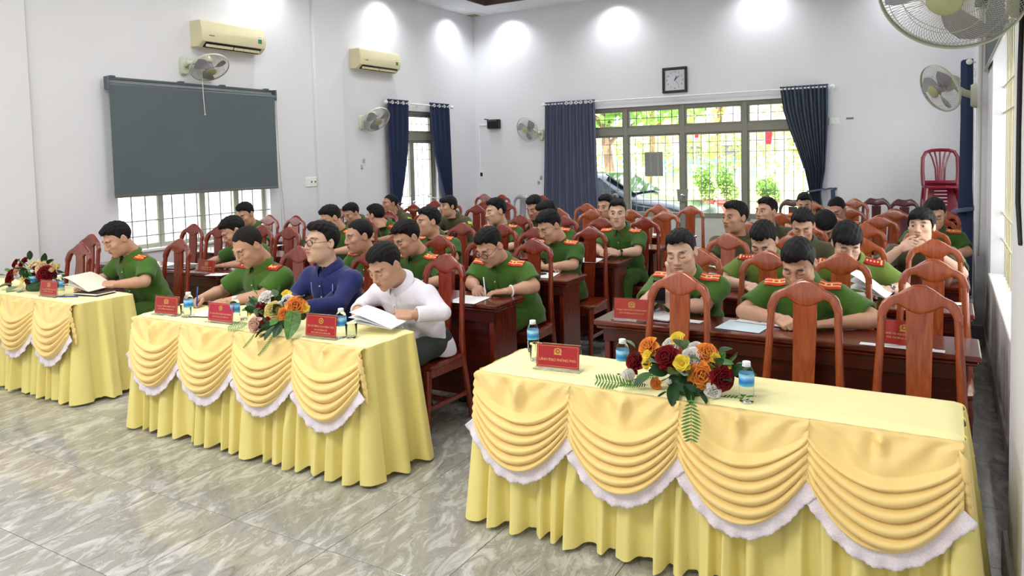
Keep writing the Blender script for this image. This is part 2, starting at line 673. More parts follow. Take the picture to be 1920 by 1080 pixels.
def np_mesh(name, V, Q, mats, col=None, mi=None, smooth=True):
    me = bpy.data.meshes.new(name)
    V = np.asarray(V, np.float32)
    Q = np.asarray(Q, np.int32)
    k = Q.shape[1]
    me.vertices.add(len(V))
    me.vertices.foreach_set('co', V.ravel())
    me.loops.add(len(Q) * k)
    me.loops.foreach_set('vertex_index', Q.ravel())
    me.polygons.add(len(Q))
    me.polygons.foreach_set('loop_start', np.arange(0, len(Q) * k, k, dtype=np.int32))
    me.polygons.foreach_set('use_smooth', np.full(len(Q), smooth))
    for x in (mats if isinstance(mats, (list, tuple)) else [mats]):
        me.materials.append(x)
    if mi is not None:
        me.polygons.foreach_set('material_index', np.asarray(mi, np.int32))
    if col is not None:
        a = me.color_attributes.new('Col', 'FLOAT_COLOR', 'POINT')
        a.data.foreach_set('color', np.concatenate([col, np.ones((len(col), 1))], 1).astype(np.float32).ravel())
    me.update(calc_edges=True)
    me.validate()
    return me


# ------------------------------------------------------------------ head, hair and hand templates
def head_sdf(p, look):
    x = np.abs(p[:, 0])
    ps = np.stack([x, p[:, 1], p[:, 2]], 1)
    d = ell(p, (0, 0.018, 0.034), (0.0765, 0.097, 0.088))
    d = smin(d, ell(p, (0, -0.028, -0.028), (0.0635, 0.066, 0.088)), 0.03)
    d = smin(d, ell(p, (0, -0.042, -0.078), (0.050, 0.046, 0.042)), 0.025)
    d = smin(d, ell(ps, (0.036, -0.015, -0.070), (0.022, 0.04, 0.03)), 0.03)
    d = smin(d, ell(p, (0, -0.080, -0.101), (0.022, 0.017, 0.018)), 0.018)
    d = smin(d, ell(ps, (0.041, -0.064, -0.016), (0.024, 0.024, 0.020)), 0.022)
    d = smin(d, ell(ps, (0.022, -0.082, 0.031), (0.030, 0.013, 0.010)), 0.016)
    d = smax(d, -ell(ps, (0.031, -0.104, 0.008), (0.021, 0.018, 0.013)), 0.014)
    d = smin(d, rcone(p, (0, -0.090, 0.022), (0, -0.110, -0.022), 0.0075, 0.0125), 0.012)
    d = smin(d, ell(ps, (0.0125, -0.101, -0.027), (0.0095, 0.011, 0.0085)), 0.006)
    d = smin(d, ell(p, (0, -0.074, -0.056), (0.036, 0.022, 0.028)), 0.02)
    d = smin(d, ell(ps, (0.036, -0.048, -0.046), (0.020, 0.024, 0.024)), 0.02)
    d = smin(d, ell(p, (0, -0.0995, -0.0505), (0.021, 0.007, 0.0042)), 0.005)
    d = smin(d, ell(p, (0, -0.0985, -0.0615), (0.018, 0.0080, 0.0062)), 0.005)
    d = smax(d, -ell(p, (0, -0.108, -0.0553), (0.024, 0.006, 0.0016)), 0.003)
    lid = 0.0142 if look == 'down' else 0.0136
    d = smin(d, ell(ps, (0.0315, -0.0790, 0.0085), (lid * 1.12, lid, lid)), 0.004)
    # ears
    c, s = math.cos(0.35), math.sin(0.35)
    e = ell(ps, (0.0775, 0.014, -0.002), (0.0085, 0.020, 0.031), np.array([[c, s, 0], [-s, c, 0], [0, 0, 1]]))
    e = smax(e, -ell(ps, (0.088, 0.010, 0.0), (0.008, 0.011, 0.019)), 0.006)
    d = smin(d, e, 0.007)
    # neck stub
    d = smin(d, rcone(p, (0, 0.022, -0.06), (0, 0.040, -0.135), 0.054, 0.054), 0.03)
    return d


def head_paint(V, look):
    """pigment: lips, brows, lashes, iris, eye white; painted shade: nostrils, lip crease"""
    x, y, z = np.abs(V[:, 0]), V[:, 1], V[:, 2]
    col = np.ones((len(V), 3))
    front = y < -0.06

    def blend(mask, c):
        mk = np.clip(mask, 0, 1)[:, None]
        col[:] = col * (1 - mk) + np.asarray(c) * mk
    blend(np.where(front, 1.35 - np.hypot(x / 0.019, (z + 0.0555) / 0.0095), 0) * 2.0 * 0.75, (0.72, 0.42, 0.38))
    blend(np.where(front & (np.abs(z + 0.0553) < 0.0016) & (x < 0.022), 0.7, 0), (0.3, 0.14, 0.12))  # shade of the crease between the lips, painted as a dark line
    bz = 0.0355 - 60 * (x - 0.030) ** 2 * 0.06 - np.clip(x - 0.04, 0, 1) * 0.25
    blend(np.where(front | (x > 0.04), 1.6 - np.hypot((x - 0.033) / 0.021, (z - bz) / 0.0052) * 1.25, 0) * (y < -0.04), (0.035, 0.028, 0.025))
    if look == 'open':
        ez = z - 0.0085
        ex = x - 0.0315
        op = np.where(front & (y < -0.084), 1.25 - np.hypot(ex / 0.0145, ez / 0.0056), 0) * 6
        blend(op, (1.25, 1.35, 1.4))
        ir = np.where(front & (np.abs(ez) < 0.0058), 1.3 - np.hypot(ex / 0.0058, ez / 0.0062), 0) * 5
        blend(ir * (op > 0), (0.03, 0.022, 0.02))
        ul = np.where(front, 1 - np.abs(ez - 0.0058 + 14 * ex ** 2) / 0.0019, 0) * (np.abs(ex) < 0.0155)
        blend(ul * 2, (0.07, 0.05, 0.045))
    else:
        ez = z - 0.0025
        ex = x - 0.0315
        ul = np.where(front, 1 - np.abs(ez - 14 * ex ** 2 + 0.001) / 0.0022, 0) * (np.abs(ex) < 0.0155)
        blend(ul * 2, (0.06, 0.045, 0.04))
    blend(np.where(front, 1.3 - np.hypot((x - 0.0075) / 0.0042, (z + 0.0335) / 0.0026), 0) * 1.2, (0.25, 0.12, 0.1))  # nostril openings: their shade painted into the skin colour
    blend(np.where(front, 1 - np.hypot((x - 0.045) / 0.02, (z + 0.02) / 0.018), 0) * 0.22, (1.02, 0.80, 0.74))
    return col


HEADS = {}


def head_template(look, h):
    if (look, h) not in HEADS:
        V, Q = mesh_sdf(lambda p: head_sdf(p, look), (-0.105, -0.135, -0.15), (0.105, 0.135, 0.14), h)
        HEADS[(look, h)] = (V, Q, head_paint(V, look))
    return HEADS[(look, h)]


def hair_sdf(p, style):
    x, y, z = p[:, 0], p[:, 1], p[:, 2]
    ax = np.abs(x)
    th = {'crew': 0.010, 'volume': 0.014, 'buzz': 0.005, 'balding': 0.006, 'fringe': 0.016, 'bob': 0.022, 'side': 0.013}[style]
    fade = {'crew': 0.25, 'volume': 0.45, 'buzz': 0.6, 'balding': 0.6, 'fringe': 0.8, 'bob': 1.0, 'side': 0.6}[style]
    d = ell(p, (0, 0.018, 0.036), (0.0765 + th * fade, 0.098 + th * 0.7, 0.088 + th))
    if style in ('volume', 'side'):
        sx = 0.015 if style == 'side' else 0.0
        d = smin(d, ell(p, (sx, -0.036, 0.100), (0.058, 0.058, 0.036)), 0.03)
    if style == 'crew':
        d = smin(d, ell(p, (0, -0.016, 0.098), (0.060, 0.070, 0.034)), 0.025)
    if style == 'fringe':
        d = smin(d, ell(p, (0.0, -0.062, 0.072), (0.066, 0.042, 0.040)), 0.02)
    if style == 'bob':
        d = smin(d, ell(p, (0, 0.035, -0.03), (0.092, 0.075, 0.11)), 0.04)
    front = {'crew': 0.083, 'volume': 0.086, 'buzz': 0.082, 'balding': 0.094, 'fringe': 0.056, 'bob': 0.066, 'side': 0.076}[style]
    if style == 'side':
        front = front + 0.25 * (x - 0.0) * (y < -0.05)
    # hairline height as a function of depth: forehead, temple, sideburn, behind the ear, nape
    yy = np.clip((y + 0.10) / 0.20, 0, 1)
    kx = [0.0, 0.14, 0.30, 0.36, 0.46, 0.60, 0.70, 1.0]
    low = -0.085 if style != 'bob' else -0.13
    hl = np.interp(yy, kx, [0, 0, -0.010, -0.040, -0.085, -0.055, low - 0.045, low - 0.062]) + front
    if style == 'bob':
        hl = np.where(y > -0.045, low, hl)
    nz = 0.004 * np.sin(85 * x + 3 * np.sin(40 * z)) + 0.003 * np.sin(140 * x + 60 * y)
    d = smax(d, (hl + nz) - z, 0.006)
    # ear notch
    if style != 'bob':
        d = smax(d, -ell(np.stack([ax, y, z], 1), (0.085, 0.012, -0.012), (0.030, 0.021, 0.036)), 0.008)
    # strand grooves
    if style not in ('buzz', 'balding'):
        g = np.sin(150 * x + 40 * y + 4 * np.sin(30 * z)) * np.sin(70 * x - 90 * y + 20 * z)
        d = d + (0.0034 if style in ('crew', 'volume', 'fringe') else 0.0024) * g * np.clip(z * 18 - 0.2, 0.25, 1)
    else:
        d = d + 0.0008 * np.sin(300 * x) * np.sin(300 * y) * np.sin(300 * z)
    return d


HAIRM = {}


def hair_mesh(style, h, m):
    k = (style, h, m.name)
    if k not in HAIRM:
        V, Q = mesh_sdf(lambda p: hair_sdf(p, style), (-0.12, -0.14, -0.18), (0.12, 0.155, 0.18), h)
        HAIRM[k] = np_mesh('hair', V, Q, m)
    return HAIRM[k]


def hand_sdf(p, pose):
    q = p - np.array((0.045, 0, 0), f32)
    e = np.abs(q) - np.array((0.036, 0.030, 0.004), f32)
    d = np.linalg.norm(np.maximum(e, 0), axis=1) + np.minimum(e.max(1), 0) - 0.010
    d = smin(d, rcone(p, (-0.04, 0, 0), (0.02, 0, 0), 0.020, 0.022), 0.02)
    curl = {'flat': (8, 18, 14), 'grip': (48, 62, 45), 'clasp': (30, 50, 40), 'fist': (75, 90, 60)}[pose]
    for k, (fy, L, spread) in enumerate([(-0.031, 0.056, -9), (-0.0105, 0.070, -3), (0.0105, 0.076, 3), (0.031, 0.069, 9)]):
        a = np.array((0.082 - 0.006 * (k == 0), fy, 0.0))
        ang = 0.0
        sp = math.radians(spread if pose == 'flat' else spread * 0.3)
        seg = (0.45 * L, 0.31 * L, 0.24 * L)
        r = 0.0098 if k else 0.0085
        for s in range(3):
            ang += math.radians(curl[s] * (1.0 if k < 3 or pose != 'grip' else 0.75))
            b = a + seg[s] * np.array((math.cos(ang) * math.cos(sp), math.sin(sp), -math.sin(ang)))
            d = smin(d, rcone(p, a, b, r, r * 0.92), 0.004 if s == 0 else 0.002)
            a, r = b, r * 0.92
    th = {'flat': [(0.018, 0.030, -0.004), (0.050, 0.058, -0.012), (0.078, 0.066, -0.014), (0.098, 0.066, -0.016)],
          'grip': [(0.018, 0.026, -0.006), (0.052, 0.046, -0.022), (0.082, 0.042, -0.034), (0.102, 0.032, -0.040)],
          'clasp': [(0.018, 0.028, -0.004), (0.048, 0.050, -0.010), (0.076, 0.050, -0.016), (0.096, 0.044, -0.020)],
          'fist': [(0.018, 0.026, -0.006), (0.050, 0.044, -0.022), (0.074, 0.030, -0.034), (0.088, 0.012, -0.038)]}[pose]
    rr = [0.0165, 0.0125, 0.0108, 0.0095]
    for s in range(3):
        d = smin(d, rcone(p, th[s], th[s + 1], rr[s], rr[s + 1]), 0.007 if s == 0 else 0.002)
    return d


HANDS = {}


def hand_template(pose, h):
    if (pose, h) not in HANDS:
        HANDS[(pose, h)] = mesh_sdf(lambda p: hand_sdf(p, pose), (-0.075, -0.07, -0.10), (0.18, 0.10, 0.05), h)
    return HANDS[(pose, h)]

# ------------------------------------------------------------------ people
def skin_mat(i, rgb):
    return mat('skin_tone_%s' % i, rgb, 0.48, var=0.04, vscale=40, bump=0.05, bscale=300, sss=0.08, attr='Col')


M['skin'] = skin_mat('warm', (1, 1, 1))
M['hair'] = mat('black_hair', lin((14, 12, 13)), 0.55, bump=0.5, bscale=420, stretch=(1, 1, 0.25), spec=0.25)
M['hair_g'] = mat('dark_grey_brown_hair', lin((36, 31, 29)), 0.65, var=0.35, vscale=60, bump=0.8, bscale=420, stretch=(1, 1, 0.25), spec=0.2)
M['u_green'] = mat('bright_green_uniform_cloth', lin((60, 100, 20)), 0.85, var=0.07, vscale=9, bump=0.35, bscale=28, sheen=0.2)
M['u_dgreen'] = mat('deep_green_uniform_cloth', lin((50, 90, 22)), 0.85, var=0.07, vscale=9, bump=0.35, bscale=28, sheen=0.2)
M['u_olive'] = mat('light_olive_green_uniform_cloth', lin((98, 122, 42)), 0.85, var=0.07, vscale=9, bump=0.35, bscale=28, sheen=0.2)
M['u_brown'] = mat('brown_olive_uniform_cloth', lin((72, 70, 40)), 0.8, var=0.08, vscale=9, bump=0.35, bscale=28, sheen=0.2)
M['u_blue'] = mat('royal_blue_shirt_cloth', lin((12, 26, 92)), 0.75, var=0.06, vscale=9, bump=0.35, bscale=26, sheen=0.2)
M['u_white'] = mat('white_shirt_cloth', lin((232, 228, 238)), 0.75, var=0.02, vscale=9, bump=0.4, bscale=24)
M['t_green'] = mat('green_trouser_cloth', lin((58, 92, 26)), 0.85, var=0.06, vscale=9, bump=0.3, bscale=24)
M['t_grey'] = mat('dark_grey_trouser_cloth', lin((52, 56, 56)), 0.8, var=0.06, vscale=9, bump=0.3, bscale=24)
M['shoe'] = mat('black_leather', lin((16, 15, 15)), 0.3)
M['sb_or'] = mat('orange_red_board', lin((204, 58, 32)), 0.6)
M['sb_red'] = mat('red_board', lin((170, 26, 26)), 0.6)
M['sb_gold'] = mat('gold_braid', lin((238, 196, 110)), 0.4)
M['tab_red'] = mat('red_collar_tab', lin((186, 24, 30)), 0.5)
M['patch_lime'] = mat('lime_green_sleeve_patch', lin((120, 196, 60)), 0.7, var=0.2, vscale=70)
M['patch_yel'] = mat('yellow_green_sleeve_patch', lin((186, 196, 70)), 0.7, var=0.2, vscale=70)
M['button'] = mat('pale_button', lin((226, 222, 200)), 0.3)
M['piping'] = mat('light_blue_piping', lin((150, 176, 226)), 0.6)
M['lens'] = mat('clear_spectacle_lens', (1, 1, 1), 0.02, trans=1.0, ior=1.05)
M['black_belt'] = M['shoe']

UNI = {'green': ('u_green', 't_green'), 'dgreen': ('u_dgreen', 't_green'), 'olive': ('u_olive', 't_green'), 'brown': ('u_brown', 't_green'), 'blue': ('u_blue', 't_grey'), 'white': ('u_white', 't_grey')}
TROU = {}


def trousers_mesh(m):
    if m.name not in TROU:
        def fn(p):
            d = ell(p, (0, 0.0, 0.572), (0.165, 0.125, 0.11))
            for s in (-1, 1):
                hip, kn, an = (s * 0.085, -0.02, 0.552), (s * 0.125, -0.43, 0.525), (s * 0.12, -0.40, 0.09)
                d = smin(d, rcone(p, hip, kn, 0.088, 0.068), 0.03)
                d = smin(d, rcone(p, kn, an, 0.068, 0.058), 0.02)
            d = d + 0.004 * np.sin(38 * p[:, 2] + 30 * p[:, 1] + 2 * np.sin(20 * p[:, 0]))
            d = np.where((p[:, 1] > -0.24) & (p[:, 2] < 0.47), np.maximum(d, 0.469 - p[:, 2]), d)
            return smax(d, 0.055 - p[:, 2], 0.004)
        V, Q = mesh_sdf(fn, (-0.22, -0.56, 0.03), (0.22, 0.18, 0.70), 0.012)
        TROU[m.name] = np_mesh('trousers', V, Q, m)
    return TROU[m.name]


SHOE = {}


def shoe_mesh():
    if 's' not in SHOE:
        def fn(p):
            d = smin(ell(p, (0, -0.10, 0.035), (0.044, 0.10, 0.042)), ell(p, (0, 0.02, 0.05), (0.040, 0.06, 0.055)), 0.03)
            return smax(d, 0.004 - p[:, 2], 0.004)
        V, Q = mesh_sdf(fn, (-0.06, -0.22, -0.01), (0.06, 0.10, 0.12), 0.010)
        SHOE['s'] = np_mesh('shoe', V, Q, M['shoe'])
    return SHOE['s']


def trace(fn, P, d, n=26):
    P = np.asarray(P, np.float64).copy()
    sh = P.shape
    P = P.reshape(-1, 3)
    d = nrm(d)
    for _ in range(n):
        P += np.clip(fn(P.astype(f32)), -0.02, 0.05)[:, None] * d * 0.8
    return P.reshape(sh)


GRID = {}


def hands_local(u, ex, fwd):
    return ex * u[0] + fwd * u[1] + np.array((0, 0, 1.0)) * u[2]


WRITE = dict(R=dict(w=(-0.07, 0.46, 0.79), d=(0.55, 0.75, -0.15), n=(-0.35, 0.25, 0.9), pose='grip'),
             L=dict(w=(0.17, 0.44, 0.785), d=(-0.85, 0.5, -0.05), n=(0.0, 0.0, 1.0), pose='flat'))
CLASP = dict(R=dict(w=(-0.075, 0.48, 0.80), d=(0.55, 0.80, 0.15), n=(-0.75, 0.1, 0.6), pose='clasp'),
             L=dict(w=(0.075, 0.48, 0.80), d=(-0.55, 0.80, 0.2), n=(0.75, 0.1, 0.6), pose='clasp'))
LAP = dict(R=dict(w=(-0.10, 0.28, 0.66), d=(0.5, 0.8, -0.1), n=(-0.2, 0, 1), pose='flat'),
           L=dict(w=(0.10, 0.28, 0.66), d=(-0.5, 0.8, -0.1), n=(0.2, 0, 1), pose='flat'))
PEOPLE = {}
DESK_AT = [0.0, 0.75]    # back edge (y) and height of the top that the next person sits at


def rest_on_desk(V, root_y):
    """forearms, hands and sleeves lie on the desk top, nothing sinks into it"""
    yb, zt = DESK_AT
    over = (V[:, 1] + root_y < yb + 0.018) & (V[:, 2] < zt + 0.003) & (V[:, 2] > 0.60)
    up = over & (V[:, 2] > zt - 0.075)
    V[up, 2] = zt + 0.003
    back = over & ~up
    V[back, 1] = yb + 0.010 - root_y
    return V




def person(label, px, row_y, uni='green', hair='crew', skin=(0.56, 0.315, 0.205), hyaw=0, hpitch=10, hroll=0, byaw=0, arms=WRITE, look='down', near=1, fat=1.0,
           rank='or', hairmat='hair', glasses=False, head_scale=1.05, group=None, patch=None, dy=0.0, neckb=12, long_sleeve=False, tabs=None, chest=True, dx=0.0, key=None, sway=0.0, maxlean=48):
    """px: head centre in the photograph; row_y: where the seat is; the pose is solved from both and then everything is built in the room"""
    py = row_y + dy
    b = math.radians(neckb)
    a, Lf = 0.1, 1.0
    for _ in range(14):
        hy = py - (0.50 * Lf * math.sin(a) + 0.18 * math.sin(a + b))
        hx, _, hz = at_y(px[0], px[1], hy)
        lo, hi = math.radians(4), math.radians(maxlean)
        f = lambda t, L: 0.53 + 0.50 * L * math.cos(t) + 0.18 * math.cos(t + b)
        if hz > f(lo, 1):
            a = lo
            Lf = min(1.16, 1 + (hz - f(lo, 1)) / 0.5)
        else:
            Lf = 1.0
            for _k in range(30):
                mid = (lo + hi) / 2
                if f(mid, 1) > hz:
                    lo = mid
                else:
                    hi = mid
            a = lo
    th = math.radians(byaw)
    ex = np.array((math.cos(th), math.sin(th), 0.0))
    fwd = np.array((math.sin(th), -math.cos(th), 0.0))
    Z = np.array((0, 0, 1.0))
    sp = nrm(math.cos(a) * Z + math.sin(a) * fwd + sway * ex)
    nd = nrm(math.cos(a + b) * Z + math.sin(a + b) * fwd + sway * ex)
    ey = np.cross(sp, ex)
    P0 = np.array((0, 0, 0.53))
    N = P0 + 0.50 * Lf * sp
    H = N + 0.18 * nd
    rootx = hx - H[0]
    # keep the head on its measured ray after body yaw
    root = thing('person', label, 'person', (rootx, py, 0), 0, group)
    h = {2: 0.0075, 1: 0.009, 0: 0.0125}[near]
    Rt = np.stack([ex, ey, sp], 1).astype(f32)
    Rh = rotm(0, 0, math.radians(byaw + hyaw)) @ rotm(math.radians(hpitch), 0, 0) @ rotm(0, math.radians(hroll), 0)
    prz = np.array([-0.14, -0.08, 0.0, 0.12, 0.25, 0.36, 0.425, 0.465, 0.50, 0.54]) * Lf
    pra = np.array([0.155, 0.168, 0.172, 0.160, 0.168, 0.180, 0.172, 0.135, 0.080, 0.058])
    prb = np.array([0.120, 0.128, 0.130, 0.120, 0.122, 0.124, 0.112, 0.095, 0.072, 0.056])
    belly = 1 + (fat - 1) * np.array([1, 1.2, 1.5, 1.5, 1.1, 0.8, 0.5, 0.4, 0.3, 0.3])
    pra, prb = pra * (1 + (belly - 1) * 0.7), prb * belly

    def torso(p, off=0.0):
        q = (p - P0.astype(f32)) @ Rt
        aa = np.interp(q[:, 2], prz, pra)
        bb = np.interp(q[:, 2], prz, prb)
        d = (np.sqrt((q[:, 0] / aa) ** 2 + (q[:, 1] / bb) ** 2) - 1) * np.minimum(aa, bb) * 0.92
        d = smax(d, q[:, 2] - 0.50 * Lf, 0.02)
        d = smax(d, -0.12 - q[:, 2], 0.02)
        return smax(d, 0.470 - p[:, 2], 0.012) + off
    sw = 0.178 + 0.03 * (fat - 1)
    S, E, Wp, HM = {}, {}, {}, {}
    for side, s in (('L', 1), ('R', -1)):
        A = arms[side]
        sh = P0 + 0.425 * Lf * sp + s * sw * ex + fwd * 0.015
        if A.get('rel') == 'head':
            w = H + Rh @ np.array(A['w'])
            dv = nrm(Rh @ np.array(A['d']))
            nv = Rh @ np.array(A['n'])
        else:
            w = hands_local(A['w'], ex, fwd)
            dv = nrm(hands_local(A['d'], ex, fwd))
            nv = hands_local(A['n'], ex, fwd)
        u1, u2 = 0.29, 0.255
        v = w - sh
        D = np.linalg.norm(v)
        if D > (u1 + u2) * 0.985:
            w = sh + v / D * (u1 + u2) * 0.985
            v = w - sh
            D = np.linalg.norm(v)
        if D < 0.16:
            D = 0.16
        vn = nrm(v)
        ca = (u1 ** 2 + D ** 2 - u2 ** 2) / (2 * u1 * D)
        pole = nrm(hands_local(A.get('pole', (s * 0.42, -0.30, -0.80)), ex, fwd))
        pole = nrm(pole - vn * (pole @ vn))
        el = sh + vn * u1 * ca + pole * u1 * math.sqrt(max(0, 1 - ca * ca))
        if el[2] < 0.80 and (el @ fwd) > 0.12:
            el[2] = 0.80
        S[side], E[side], Wp[side] = sh, el, w
        xh = dv
        yh = nrm(np.cross(nv, xh))
        zh = np.cross(xh, yh)
        HM[side] = (np.stack([xh, yh, zh], 1), s > 0)
    fa = 1 + (fat - 1) * 0.7
    neck0 = N - 0.03 * nd
    neck1 = H + Rh @ np.array((0, 0.03, -0.06))

    def body_fn(p):
        d = torso(p, 0.022)
        for k in 'LR':
            d = smin(d, rcone(p, S[k], E[k], 0.046 * fa, 0.042 * fa), 0.02)
            m1 = E[k] * 0.7 + Wp[k] * 0.3
            d = np.minimum(d, rcone(p, E[k], m1, 0.042 * fa, 0.043 * fa))
            d = smin(d, rcone(p, m1, Wp[k], 0.043 * fa, 0.0265), 0.006)
        return smin(d, rcone(p, neck0, neck1, 0.058 * (0.85 + 0.15 * fat), 0.055 * (0.85 + 0.15 * fat)), 0.02)
    pts = np.array([P0, N, H, *S.values(), *E.values(), *Wp.values(), P0 - [0, 0, 0.1]])
    lo, hi = pts.min(0) - 0.16, pts.max(0) + 0.16
    Vb, Qb = mesh_sdf(body_fn, lo, hi, h)
    parts_v, parts_q, parts_c = [Vb], [Qb], [np.ones((len(Vb), 3))]
    nv = len(Vb)
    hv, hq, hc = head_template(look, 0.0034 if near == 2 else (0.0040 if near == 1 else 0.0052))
    hv = hv.copy()
    wdt = 1 + (fat - 1) * 0.45
    hv[:, 0] *= np.where(hv[:, 2] < 0.02, 1 + (wdt - 1) * np.clip((0.02 - hv[:, 2]) / 0.06, 0, 1), 1)
    hv = hv * head_scale @ Rh.T + H
    parts_v.append(hv)
    parts_q.append(hq + nv)
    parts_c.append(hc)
    nv += len(hv)
    for k in 'LR':
        R3, mirror = HM[k]
        tv, tq = hand_template(arms[k]['pose'], 0.0038 if near else 0.0055)
        tv = tv.copy()
        tq2 = tq
        if mirror:
            tv[:, 1] *= -1
            tq2 = tq[:, ::-1]
        parts_v.append(tv @ R3.T + Wp[k])
        parts_q.append(tq2 + nv)
        parts_c.append(np.ones((len(tv), 3)))
        nv += len(tv)
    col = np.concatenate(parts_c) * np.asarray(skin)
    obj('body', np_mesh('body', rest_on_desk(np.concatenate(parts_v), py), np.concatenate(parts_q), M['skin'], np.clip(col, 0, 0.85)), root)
    # hair on the head
    o = obj('hair', hair_mesh(hair, 0.0045 if near else 0.006, M[hairmat]), root)
    o.matrix_basis = Matrix.Translation(Vector(H)) @ Matrix(Rh.tolist()).to_4x4() @ Matrix.Scale(head_scale, 4)
    # shirt
    um, tm = M[UNI[uni][0]], M[UNI[uni][1]]
    ph = random.random() * 6

    def shirt_fn(p):
        d = torso(p, -0.004)
        for k in 'LR':
            s_in = N - 0.055 * sp + (S[k] - N) * 0.25
            d = smin(d, rcone(p, s_in, S[k] - 0.008 * sp, 0.050, 0.064 * fa), 0.045)
            end = E[k] if long_sleeve else S[k] + (E[k] - S[k]) * 0.80
            d = smin(d, rcone(p, S[k] - 0.01 * sp, end, (0.062 if long_sleeve else 0.067) * fa, (0.050 if long_sleeve else 0.069) * fa), 0.028)
            if long_sleeve:
                cu = E[k] + (Wp[k] - E[k]) * 0.86
                d = smin(d, rcone(p, E[k], cu, 0.050 * fa, 0.047), 0.015)
        q = (p - P0.astype(f32)) @ Rt
        wr = np.sin(34 * q[:, 2] + 24 * np.abs(q[:, 0]) + ph + 2.0 * np.sin(11 * q[:, 1] + 9 * q[:, 0])) * 0.55 + np.sin(58 * q[:, 0] - 30 * q[:, 2] + 1.7 * np.sin(17 * q[:, 2] + ph)) * 0.45
        wr = np.sign(wr) * np.abs(wr) ** 0.8
        d = d + 0.0065 * wr * np.clip((0.44 * Lf - q[:, 2]) * 6, 0.25, 1)
        for k in 'LR':
            if long_sleeve:
                c0, ax = E[k] + (Wp[k] - E[k]) * 0.86, nrm(Wp[k] - E[k])
                r_in = 0.031
            else:
                c0, ax = S[k] + (E[k] - S[k]) * 0.78, nrm(E[k] - S[k])
                r_in = 0.050 * fa
            ax32, c32 = ax.astype(f32), c0.astype(f32)
            t = (p - c32) @ ax32
            near_ax = np.linalg.norm(p - c32 - t[:, None] * ax32, axis=1)
            reg = near_ax < 0.10
            cut = np.where(reg & (t < 0.16), t, -1.0)
            d = np.maximum(d, np.where(reg, cut, d))
            cav = rcone(p, c0 - 0.025 * ax, c0 + 0.05 * ax, r_in, r_in)
            d = np.maximum(d, -cav)
        return d
    Vs, Qs = mesh_sdf(shirt_fn, lo, hi, h)
    obj('shirt', np_mesh('shirt', rest_on_desk(Vs, py), Qs, um), root)
    # collar
    fi = np.radians(np.linspace(14, 346, 29))
    rows = []
    for r, hh in ((0.061, -0.012), (0.0635, 0.026), (0.069, 0.030), (0.082, 0.012), (0.094, -0.014)):
        fr = np.exp(-((np.minimum(fi, 2 * math.pi - fi)) / 0.55) ** 2)
        hgt = hh - (0.030 * fr if hh < 0.0 and r > 0.08 else 0) + 0.012 * (1 - fr)
        rr = r * (0.92 + 0.08 * fat) + (0.010 * fr if r > 0.08 else 0)
        cxn = np.cross(nd, ex)
        base = (N + 0.004 * nd)[None] + (-np.cos(fi) * rr)[:, None] * cxn[None] * 1.02 + (np.sin(fi) * rr)[:, None] * ex[None] + hgt[:, None] * nd[None]
        rows.append(base)
    mb = MB().sheet(np.array(rows), 0.003)
    put('collar', mb, um, root, 60)
    # trousers and shoes
    tr = obj('trousers', trousers_mesh(tm), root, rot=(0, 0, th))
    for s in (-1, 1):
        q = ex * s * 0.12 + fwd * 0.41
        obj('shoe', shoe_mesh(), root, loc=tuple(q), rot=(0, 0, th + s * 0.12))

    def front(xx, tt):
        xx, tt = np.broadcast_arrays(np.asarray(xx, float), np.asarray(tt, float))
        st = P0 + xx[..., None] * ex + (tt * Lf)[..., None] * sp - ey * 0.26
        return trace(shirt_fn, st, ey) - ey * 0.003
    # placket, buttons, pockets
    if near and chest:
        t = np.linspace(-0.02, 0.455, 12)
        P = front(np.array([-0.016, 0.016])[None, :] + 0 * t[:, None], t[:, None])
        put('placket', MB().sheet(P, 0.003), um, root, 60)
        mbb = [front(np.array([0.0]), np.array([tt]))[0] for tt in (0.05, 0.15, 0.25, 0.345, 0.42)]
        for c in mbb:
            put('button', MB().ball(c - ey * 0.003, 0.0055, 8), M['button'], root)
        if uni not in ('blue',):
            for s in ((-1, 1) if uni != 'white' else (1,)):
                u = np.linspace(0.045, 0.135, 7) * s
                tv = np.array([0.335, 0.325, 0.312, 0.300])
                P = front(u[None, :] + 0 * tv[:, None], tv[:, None] - (0.012 * (1 - np.abs(np.abs(u) - 0.09) / 0.045))[None, :] * ((tv < 0.305)[:, None]))
                put('pocket_flap', MB().sheet(P, 0.004), um, root, 60)
                if uni != 'white':
                    c = front(np.array([0.09 * s]), np.array([0.297]))[0]
                    put('button', MB().ball(c - ey * 0.003, 0.0055, 8), M['button'], root)
        if uni in ('green', 'dgreen', 'olive'):
            u = np.linspace(-0.125, -0.055, 5)
            tv = np.array([0.352, 0.346, 0.340])
            P = front(u[None, :] + 0 * tv[:, None], tv[:, None])
            put('name_tag', MB().sheet(P, 0.003), M['silver'], root, 60)
        if uni == 'blue':
            for s in (-1, 1):
                t = np.linspace(0.25, 0.43, 10)
                P = front(s * (0.095 + 0.0 * t)[:, None] + np.array([-0.0025, 0.0025])[None], t[:, None])
                put('piping', MB().sheet(P, 0.003), M['piping'], root, 60)
